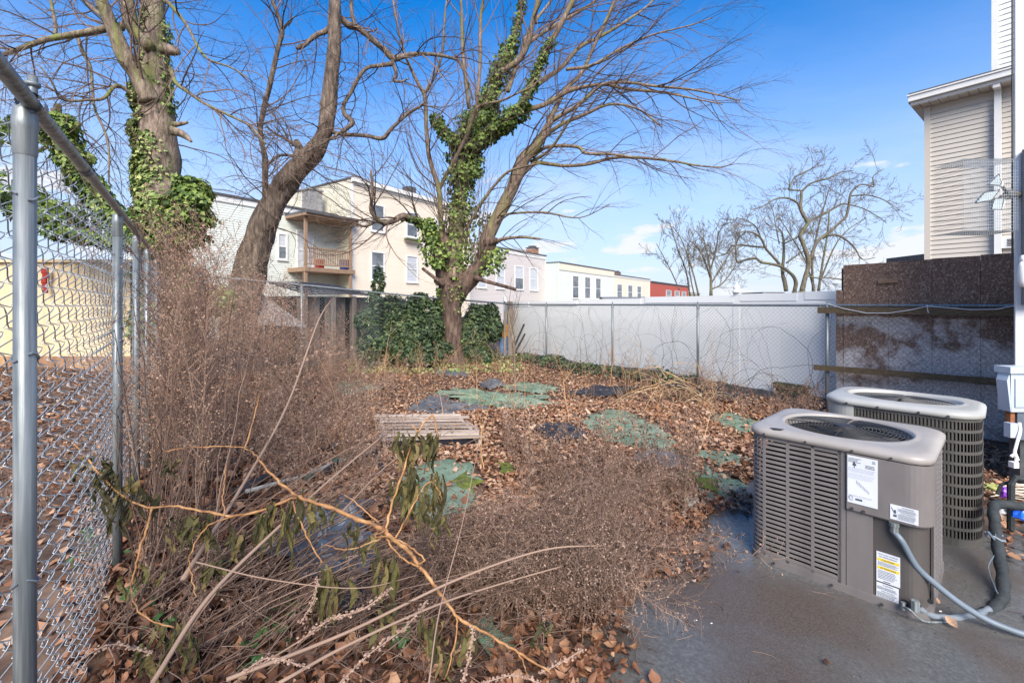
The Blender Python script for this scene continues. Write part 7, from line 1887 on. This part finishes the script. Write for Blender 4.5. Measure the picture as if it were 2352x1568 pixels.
# ------------------------------------------------------------------ the fallen orange stem with wilted leaves
ORG = mat('orange_dry_stem', [(0.13, 0.065, 0.03), (0.34, 0.165, 0.06), (0.50, 0.30, 0.13)], 0.7, 22, 6, stretch=(1, 1, 1), bump=0.4, bscale=40)
WILT = mat('wilted_leaf', [(0.02, 0.018, 0.008), (0.055, 0.05, 0.015), (0.12, 0.105, 0.03), (0.22, 0.15, 0.06)], 0.8, 8, rnd=0.6, pos=(.1, .9), trans=0.1, bump=.8, bscale=60)
po = thing('fallen_orange_plant', 'uprooted orange pokeweed stem with wilted dark leaves sprawled across the foreground', 'fallen plant', tuple(P(880, 1215, 2.1) * (1, 1, 0)))
ST = [
 ([(165, 1015, 2.0), (200, 1050, 2.0), (240, 1100, 2.0), (285, 1140, 2.0), (340, 1164, 2.0), (400, 1162, 2.02), (450, 1170, 2.03), (530, 1184, 2.05), (600, 1172, 2.06), (655, 1148, 2.08), (690, 1142, 2.08)], 4.0, 7.5, 'stem'),
 ([(592, 1054, 2.2), (620, 1085, 2.16), (650, 1115, 2.12), (690, 1142, 2.08), (740, 1158, 2.06), (800, 1182, 2.05), (850, 1202, 2.05), (882, 1216, 2.05)], 5, 13, 'stem'),
 ([(882, 1216, 2.05), (900, 1235, 2.03), (935, 1262, 2.0), (950, 1280, 1.98), (975, 1315, 1.95), (1010, 1360, 1.9), (1045, 1410, 1.86), (1090, 1440, 1.84), (1160, 1478, 1.8), (1200, 1505, 1.78), (1262, 1542, 1.75)], 13, 5.5, 'stem'),
 ([(884, 1225, 2.05), (900, 1160, 2.1), (925, 1085, 2.15), (950, 1010, 2.2), (990, 955, 2.25), (1000, 975, 2.25), (1006, 1004, 2.25)], 7, 4, 'branch'),
 ([(905, 1240, 2.02), (940, 1180, 2.05), (965, 1130, 2.1), (990, 1106, 2.12), (1010, 1130, 2.12), (1014, 1150, 2.12)], 5, 3, 'branch'),
 ([(946, 975, 2.3), (965, 1000, 2.28), (975, 1030, 2.26)], 4, 3, 'branch'),
 ([(350, 1165, 2.0), (338, 1210, 1.97), (322, 1255, 1.94), (312, 1300, 1.92), (300, 1350, 1.9), (312, 1395, 1.88), (345, 1422, 1.86), (400, 1440, 1.84)], 6.5, 4, 'branch'),
 ([(560, 1180, 2.05), (500, 1195, 2.0), (462, 1225, 1.98), (440, 1265, 1.95), (436, 1310, 1.93), (452, 1370, 1.9)], 4.5, 3, 'branch'),
 ([(515, 1185, 2.04), (512, 1140, 2.08), (516, 1100, 2.1), (520, 1065, 2.12)], 4, 2.5, 'branch'),
 ([(380, 1036, 2.3), (420, 1028, 2.3), (480, 1026, 2.3), (540, 1026, 2.28), (575, 1036, 2.24), (592, 1054, 2.2)], 3, 3.5, 'branch'),
 ([(560, 1040, 2.3), (578, 980, 2.4), (590, 930, 2.5), (594, 905, 2.5)], 4, 2.5, 'branch'),
 ([(672, 1150, 2.08), (682, 1180, 2.06), (700, 1220, 2.04), (720, 1260, 2.02), (740, 1292, 2.0)], 5, 4, 'branch'),
 ([(884, 1216, 2.03), (860, 1232, 2.0), (890, 1232, 1.98), (925, 1245, 1.96), (950, 1262, 1.95), (976, 1285, 1.94), (960, 1295, 1.94)], 4, 5, 'branch'),
 ([(886, 1235, 2.0), (910, 1268, 1.98), (940, 1290, 1.96), (962, 1300, 1.94)], 5, 5, 'branch'),
 ([(1047, 1412, 1.86), (1050, 1450, 1.82), (1038, 1500, 1.78), (1020, 1560, 1.74)], 5, 3.5, 'branch'),
 ([(1190, 1500, 1.78), (1205, 1525, 1.76), (1210, 1560, 1.72)], 4, 2.5, 'branch'),
 ([(790, 1135, 2.1), (830, 1165, 2.08), (870, 1200, 2.05)], 3, 4, 'branch'),
 ([(746, 1250, 2.0), (790, 1262, 1.98), (840, 1250, 1.98), (884, 1232, 2.0)], 2.5, 4, 'branch')]
for pts, w0, w1, nm in ST:
    q = polysmooth([P(x, y, d) for x, y, d in pts], 5); ws = np.linspace(w0, w1, len(q)) * .8 / 2 / F * q[:, 1]
    ws = ws * (1 + 0.3 * (np.arange(len(q)) % 6 == 3)) * (1 + .08 * RL.randn(len(q))); q[1:-1] += RL.normal(0, .0022, (len(q) - 2, 3))
    m = MB(); m.tube(q, ws, 8); m.build(nm, ORG, po, smooth=True)
r = np.random.RandomState(31)
def wilt(px, py, d, L, n, w=0.03, spread=.03):
    """a bunch of limp hanging leaves"""
    m = MB()
    for k in range(n):
        q = P(px, py, d) + r.normal(0, spread, 3) * (1, 1, .6); l_ = L * r.uniform(.5, 1.1); ww = w * r.uniform(.5, 1.1); a = r.rand() * 6.28; rr_ = []
        for j in range(7):
            t = j / 6; wd = ww * (math.sin(math.pi * min(1, t * .95 + .05)) ** .6) * (0.6 + .5 * r.rand()); c_ = q + np.array([.012 * math.sin(t * 5 + k), .01 * math.cos(t * 4 + k), -l_ * t])
            a += r.normal(0, .35); e = np.array([math.cos(a), math.sin(a), r.normal(0, .2)]); f_ = np.array([-math.sin(a), math.cos(a), 0])
            rr_.append(np.array([c_ - e * wd / 2 + f_ * .004, c_ + f_ * .006 * r.normal(), c_ + e * wd / 2 - f_ * .004]))
        m.rings(rr_, closed=False, rnd=r.rand())
    m.build('wilted_leaf_bunch', WILT, po)
for args in ((928, 1000, 2.2, .17, 10, .035, .02), (938, 1075, 2.16, .24, 14, .04, .02), (915, 1110, 2.15, .16, 10, .035, .025), (958, 1000, 2.2, .12, 8), (992, 1000, 2.24, .2, 14, .035, .018), (1000, 1090, 2.22, .24, 12, .03, .02), (1006, 1165, 2.15, .12, 6), (968, 1130, 2.1, .16, 8), (985, 1180, 2.08, .1, 6), (892, 1290, 1.98, .2, 9, .03), (888, 1380, 1.9, .16, 7, .03), (995, 1420, 1.86, .18, 8, .03), (1012, 1480, 1.8, .12, 6), (665, 1165, 2.06, .2, 16, .03, .05), (640, 1170, 2.05, .14, 8, .03, .03), (735, 1165, 2.06, .1, 6), (742, 1310, 1.98, .26, 9, .03, .015), (760, 1330, 1.98, .16, 6), (610, 1190, 2.05, .18, 6), (480, 1190, 2.02, .14, 7), (440, 1185, 2.0, .18, 7), (415, 1180, 2.0, .1, 5), (385, 1060, 2.28, .1, 5), (230, 1060, 2.0, .1, 8, .03, .03), (250, 1090, 2.0, .14, 8, .03, .03), (285, 1100, 2.0, .12, 8), (272, 1150, 1.98, .16, 7), (330, 1310, 1.9, .12, 6), (350, 1440, 1.84, .14, 9, .03, .04), (395, 1455, 1.82, .16, 9, .03, .04), (470, 1290, 1.93, .16, 7), (515, 1220, 2.0, .12, 6), (345, 1130, 2.2, .16, 6), (1255, 1450, 1.8, .1, 5), (1075, 1445, 1.84, .12, 5), (190, 1050, 2.0, .1, 6, .03, .03), (820, 1215, 2.03, .14, 7), (850, 1245, 2.0, .12, 6)):
    wilt(*args)

# beaded seed spikes in the foreground
BEAD = mat('pinkish_seed_spike', [(0.24, 0.15, 0.11), (0.42, 0.29, 0.21)], .9, 8, rnd=.6)
SP = [([(690, 1470, 1.6), (760, 1420, 1.62), (830, 1400, 1.65), (900, 1350, 1.7)], 'spike left of the orange stem'), ([(780, 1568, 1.4), (850, 1500, 1.45), (930, 1440, 1.55), (980, 1380, 1.6)], 'spike below the tarp'),
      ([(150, 1540, 1.4), (250, 1480, 1.45), (350, 1500, 1.5)], 'spike beside the left post'), ([(1060, 1568, 1.5), (1080, 1500, 1.55), (1086, 1440, 1.6)], 'upright spike right of the orange stem'),
      ([(1240, 1545, 1.75), (1290, 1520, 1.78), (1340, 1490, 1.8)], 'spike lying out over the wet concrete'), ([(560, 1540, 1.4), (620, 1510, 1.42), (700, 1530, 1.45)], 'spike near the bottom centre left'), ([(730, 1330, 1.9), (720, 1380, 1.85), (690, 1430, 1.8)], 'spike hanging over the tarp'),
      ([(1100, 1570, 1.6), (1180, 1550, 1.6), (1240, 1568, 1.6)], 'low spike at the very bottom')]
for pts, lb in SP:
    q = polysmooth([P(x, y, d) for x, y, d in pts], 10); m = MB(); m.tube(q, .0022, 5)
    for i in range(len(q)):
        for _ in range(3): m.sphere(q[i] + r.normal(0, .005, 3), r.uniform(.003, .0055), 5, 4, (1, 1, .8), rnd=r.rand())
    o = m.build('seed_spike', BEAD, loc=tuple(q[0])); tag(o, 'pale beaded seed ' + lb, 'seed spike')

# ------------------------------------------------------------------ thin orange shoots standing in the middle of the yard
m = MB(); PPs, RRs = [], []
for k in range(120):
    px_ = r.uniform(760, 1700); Y_ = r.uniform(4.6, 11.5); x = (px_ - CX) / F * Y_
    if right_dist(x, Y_) < .2 or in_poly(x, Y_, PATIO): continue
    out = []; h = r.uniform(.35, 1.5) * (1 if r.rand() < .5 else .6)
    grow(out, np.array([x, Y_, g(x, Y_)]), nrm(np.array([r.normal(0, .2), r.normal(0, .2), 1])), .005, h, 1, Rc, (0, 0, .1), .07, .8, (4,), .2, .3, .6)
    for a, b_ in out: PPs.append(a); RRs.append(b_)
m.tubes(PPs, RRs, 3, 0, r.rand(len(PPs)))
tag(m.build('thin_shoots', mat('ochre_shoots', [(0.24, 0.12, 0.05), (0.46, 0.28, 0.13)], .8, 2, rnd=.7)), 'scattered thin ochre shoots standing in the leaf carpet', 'shoots', kind='stuff')
# a single slender sapling right of the tree
out = []; q = G(1187, 960)
mB = MB(); l4 = limb([(1190, 1000, 5), (1184, 900, 5), (1182, 830, 5), (1180, 790, 4.5), (1172, 750, 4), (1166, 712, 3)], 9.0, 5); limb_mesh(mB, l4, 6, .05, 3)
sap = thing('sapling', 'slender pale sapling rising from the leaves just right of the ivy tree', 'sapling', tuple(l4[0, :3])); mB.build('stem', LIMB_C, sap, smooth=True)
sprout(out, l4, Rc, .3, 1, 9, .7, .7, 1, (0, 0, .4), .5, kids=(3, 3)); twig_mesh(out, sap, 'twigs', TWIG, 8)
# straw coloured arching canes by the right fence
m = MB(); PPs, RRs = [], []
for k in range(34):
    q = G(r.uniform(1480, 1640), r.uniform(890, 930)); a = r.rand() * 6.28; pts = [q]; d = np.array([math.cos(a) * .6, math.sin(a) * .4, 1.]); d = nrm(d); L = r.uniform(.3, .9)
    for j in range(6): d = nrm(d + np.array([0, 0, -.33])); pts.append(pts[-1] + d * L / 6)
    PPs.append(np.array(pts)); RRs.append(np.linspace(.006, .002, 7))
for k in range(14):
    q = P(r.uniform(1500, 1560), r.uniform(830, 900), 7.7); pts = [q]; d = nrm(np.array([r.normal(.2, .8), -.3 + r.normal(0, .2), r.normal(0, .4)])); L = r.uniform(.4, 1.1)
    for j in range(6): d = nrm(d + np.array([0, 0, -.12])); pts.append(pts[-1] + d * L / 6)
    PPs.append(np.array(pts)); RRs.append(np.linspace(.007, .002, 7))
m.tubes(PPs, RRs, 4, 0, r.rand(len(PPs)))
tag(m.build('straw_canes', mat('straw_cane', [(0.38, 0.25, 0.12), (0.56, 0.42, 0.25)], .8, 2, rnd=.7)), 'straw coloured arching canes sprawled before the right fence', 'canes', kind='stuff')

# ------------------------------------------------------------------ dark vines on the right chain link
m = MB(); PPs, RRs = [], []; rv = []
for k in range(90):
    kk = r.uniform(0.0, 3.7); z_ = r.uniform(.05, .3); hdg = r.uniform(.3, 2.8); cur = r.normal(0, .12); pts = []
    o0 = r.uniform(-.05, .30)
    for j in range(int(r.uniform(14, 34))):
        q = rp_(kk, o0); pts.append((q[0], q[1], z_)); hdg += cur + r.normal(0, .16); kk += math.cos(hdg) * .09 / 2.227; z_ += math.sin(hdg) * .09
        if z_ < .03 or z_ > 1.72: hdg = -hdg; z_ = min(1.72, max(.03, z_))
        o0 = min(.4, max(-.06, o0 + r.normal(0, .012))); kk = max(.02, kk)
    PPs.append(np.array(pts)); RRs.append(np.linspace(r.uniform(.002, .0048), .0010, len(pts)))
m.tubes(PPs, RRs, 4, 0, r.rand(len(PPs)) * .6)
tag(m.build('wiry_vines', TWIG), 'dark wiry bare vines looping through the right chain link fence', 'vines', kind='stuff')
# ochre dead grass and stems standing at the fence foot
tk = Thicket()
for k in range(60):
    kk = r.uniform(.05, 3.6); q = rp_(kk, -r.uniform(.1, .9)); tk.put(low_[r.randint(4)], q[0], q[1], r.uniform(.2, 1.4), r.uniform(0, 6.28), r.uniform(.4, .9))
for k in range(36):
    q = G(r.uniform(1640, 1880), r.uniform(930, 985)); tk.put(low_[r.randint(4)], q[0], q[1], r.uniform(.6, 1.7), r.uniform(0, 6.28), r.uniform(.5, .9))
tag(tk.mb.build('low_weeds', [STEM, SEED]), 'brown weed tangle along the foot of the right fence', 'dried weeds', kind='stuff')
tk = Thicket()
for k in range(70):
    px_ = r.uniform(600, 1180); q = P(px_, 0, 11.3 + r.uniform(-1.2, .9)); 
    if (q[:2] - BC0) @ BN > -0.1: continue
    tk.put(low_[r.randint(4)], q[0], q[1], r.uniform(.1, 1.3), r.uniform(0, 6.28), r.uniform(.5, 1.1))
tag(tk.mb.build('low_weeds', [STEM, mat('ochre_weed', [(0.18, .10, .05), (.36, .23, .11), (.46, .34, .18)], .9, 3, rnd=.8, pos=(.1, .9))]), 'ochre grass tufts before the ivied back fence', 'dried weeds', kind='stuff')

# ------------------------------------------------------------------ ivy on fences and ground
IVY_H = mat('dark_ivy_leaf', [(0.007, 0.018, 0.009), (0.022, 0.045, 0.018), (0.050, 0.09, 0.030), (0.13, 0.16, 0.065)], 0.6, 2, rnd=0.85, pos=(0.05, 0.95), trans=0.1)  # darker, duller ivy tone for the hedges and the fence foot
def ivy_blob(name, label, blobs, n, size, m_=IVY_H, seed=0, parent=None):
    R_ = np.random.RandomState(seed); mb = MB(); tot = sum(b_[3] * b_[5] for b_ in blobs)
    for (px_, py_, Y_, rx, ry, rz) in blobs:
        k = int(n * rx * rz / tot); c = P(px_, py_, Y_); d = R_.normal(0, 1, (k, 3)); d /= np.linalg.norm(d, axis=1)[:, None]; d[:, 1] = -np.abs(d[:, 1])
        w = np.array([1 + .55 * noise.noise(Vector(c + x * .5) * 2.5) for x in d]); rad = R_.uniform(.75, 1.0, k) * w
        pos = c + d * rad[:, None] * np.array([rx, ry, rz]); pos[:, 2] = np.maximum(pos[:, 2], .02)
        leaves(mb, pos, d + np.array([0, 0, .5]), size * (.6 + .7 * R_.rand(k)), R_)
    o = mb.build(name, m_); tag(o, label, 'ivy', kind='stuff'); return o
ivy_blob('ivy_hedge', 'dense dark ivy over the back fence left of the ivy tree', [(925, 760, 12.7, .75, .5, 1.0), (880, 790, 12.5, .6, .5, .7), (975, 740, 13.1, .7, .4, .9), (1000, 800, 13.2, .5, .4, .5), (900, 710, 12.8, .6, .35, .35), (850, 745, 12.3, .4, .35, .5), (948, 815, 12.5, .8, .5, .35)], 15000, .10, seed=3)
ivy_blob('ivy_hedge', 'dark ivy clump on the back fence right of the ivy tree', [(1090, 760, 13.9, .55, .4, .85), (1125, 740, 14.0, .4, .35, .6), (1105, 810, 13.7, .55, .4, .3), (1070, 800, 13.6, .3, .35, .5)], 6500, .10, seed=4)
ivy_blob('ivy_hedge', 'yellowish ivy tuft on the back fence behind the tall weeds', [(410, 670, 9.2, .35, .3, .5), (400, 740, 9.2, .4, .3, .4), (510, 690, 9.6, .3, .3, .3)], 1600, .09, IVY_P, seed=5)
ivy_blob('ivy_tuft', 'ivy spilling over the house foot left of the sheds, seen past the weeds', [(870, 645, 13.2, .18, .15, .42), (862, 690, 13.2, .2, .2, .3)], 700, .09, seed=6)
mI = MB(); RI = np.random.RandomState(8)
n = 1500; kk = 1.0 + 2.9 * RI.rand(n) ** .8; of = -RI.rand(n) ** 1.8 * 0.6 + .15; pos = []
for k_, o_ in zip(kk, of):
    q = rp_(k_, o_); w = max(0, noise.noise((q[0] * 1.4, q[1] * 1.4, 3)) + .25); pos.append((q[0], q[1], g(q[0], q[1]) + .04 + .34 * w * RI.rand()))
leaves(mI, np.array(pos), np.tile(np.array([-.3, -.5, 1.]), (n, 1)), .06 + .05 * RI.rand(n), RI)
tag(mI.build('ivy_groundcover', IVY_H), 'ivy creeping along the foot of the right fence', 'ivy', kind='stuff')
mI = MB(); n = 900; pos = []; 
for k in range(n):
    q = G(RI.uniform(800, 1200), RI.uniform(828, 862)); pos.append(q + (0, 0, .03 + .1 * RI.rand()))
leaves(mI, np.array(pos), np.tile(np.array([0, -.3, 1.]), (n, 1)), .06 + .04 * RI.rand(n), RI)
tag(mI.build('ivy_groundcover', IVY_P), 'pale ivy and green sprigs on the ground round the foot of the ivy tree', 'ivy', kind='stuff')
tk = Thicket(); rq = np.random.RandomState(5)
for k in range(90):
    s_ = rq.uniform(1.6, 9); q = lp(s_, -rq.uniform(.15, 3.2))
    tk.put(low_[rq.randint(4)], q[0], q[1], rq.uniform(.5, 1.7), rq.uniform(0, 6.28), rq.uniform(.5, 1.1))
tag(tk.mb.build('low_weeds', [STEM, SEED_D]), 'withered brush on the bare soil beyond the left chain link', 'dried weeds', kind='stuff')
# big ivy leaves in the near foreground: few enough to be single things
mI = MB(); n = 70; pos = []
for k in range(n):
    c = [(620, 1500), (330, 1400), (660, 1440), (400, 1470), (210, 1290), (500, 1320), (590, 1530), (920, 1500)][k % 8]
    q = G(c[0] + RI.normal(0, 26), c[1] + RI.normal(0, 20)); pos.append(q + (0, 0, .06 + .06 * RI.rand()))
leaves(mI, np.array(pos), np.tile(np.array([0, -.25, 1.]), (n, 1)), 0.035 + .03 * RI.rand(n), RI, flat=.3, rndv=.25 + .4 * RI.rand(n))
tag(mI.build('ivy_groundcover', mat('broad_ivy_leaf', [(0.015, 0.045, 0.012), (0.04, 0.10, 0.022), (0.09, .16, .045)], .45, 9, rnd=.5)), 'a few broad green leaves among the nearest dead leaves', 'ivy', kind='stuff')

# ------------------------------------------------------------------ dead weeds and vine scraps caught in the left mesh
m = MB(); PPs, RRs = [], []
for k in range(60):
    s_ = r.uniform(.9, 5.5); q = lp(s_, .06 + .12 * r.rand()); pts = []; z_ = r.uniform(.3, 1.0); x, y = q
    for j in range(9): pts.append((x, y, z_)); z_ += r.uniform(.03, .17); x += r.normal(0, .03); y += r.normal(0, .03)
    PPs.append(np.array(pts)); RRs.append(np.linspace(.004, .0015, 9))
m.tubes(PPs, RRs, 4, 0, r.rand(len(PPs)) * .7)
tag(m.build('fence_vines', TWIG), 'thin dark stems climbing the left chain link mesh', 'vines', kind='stuff')
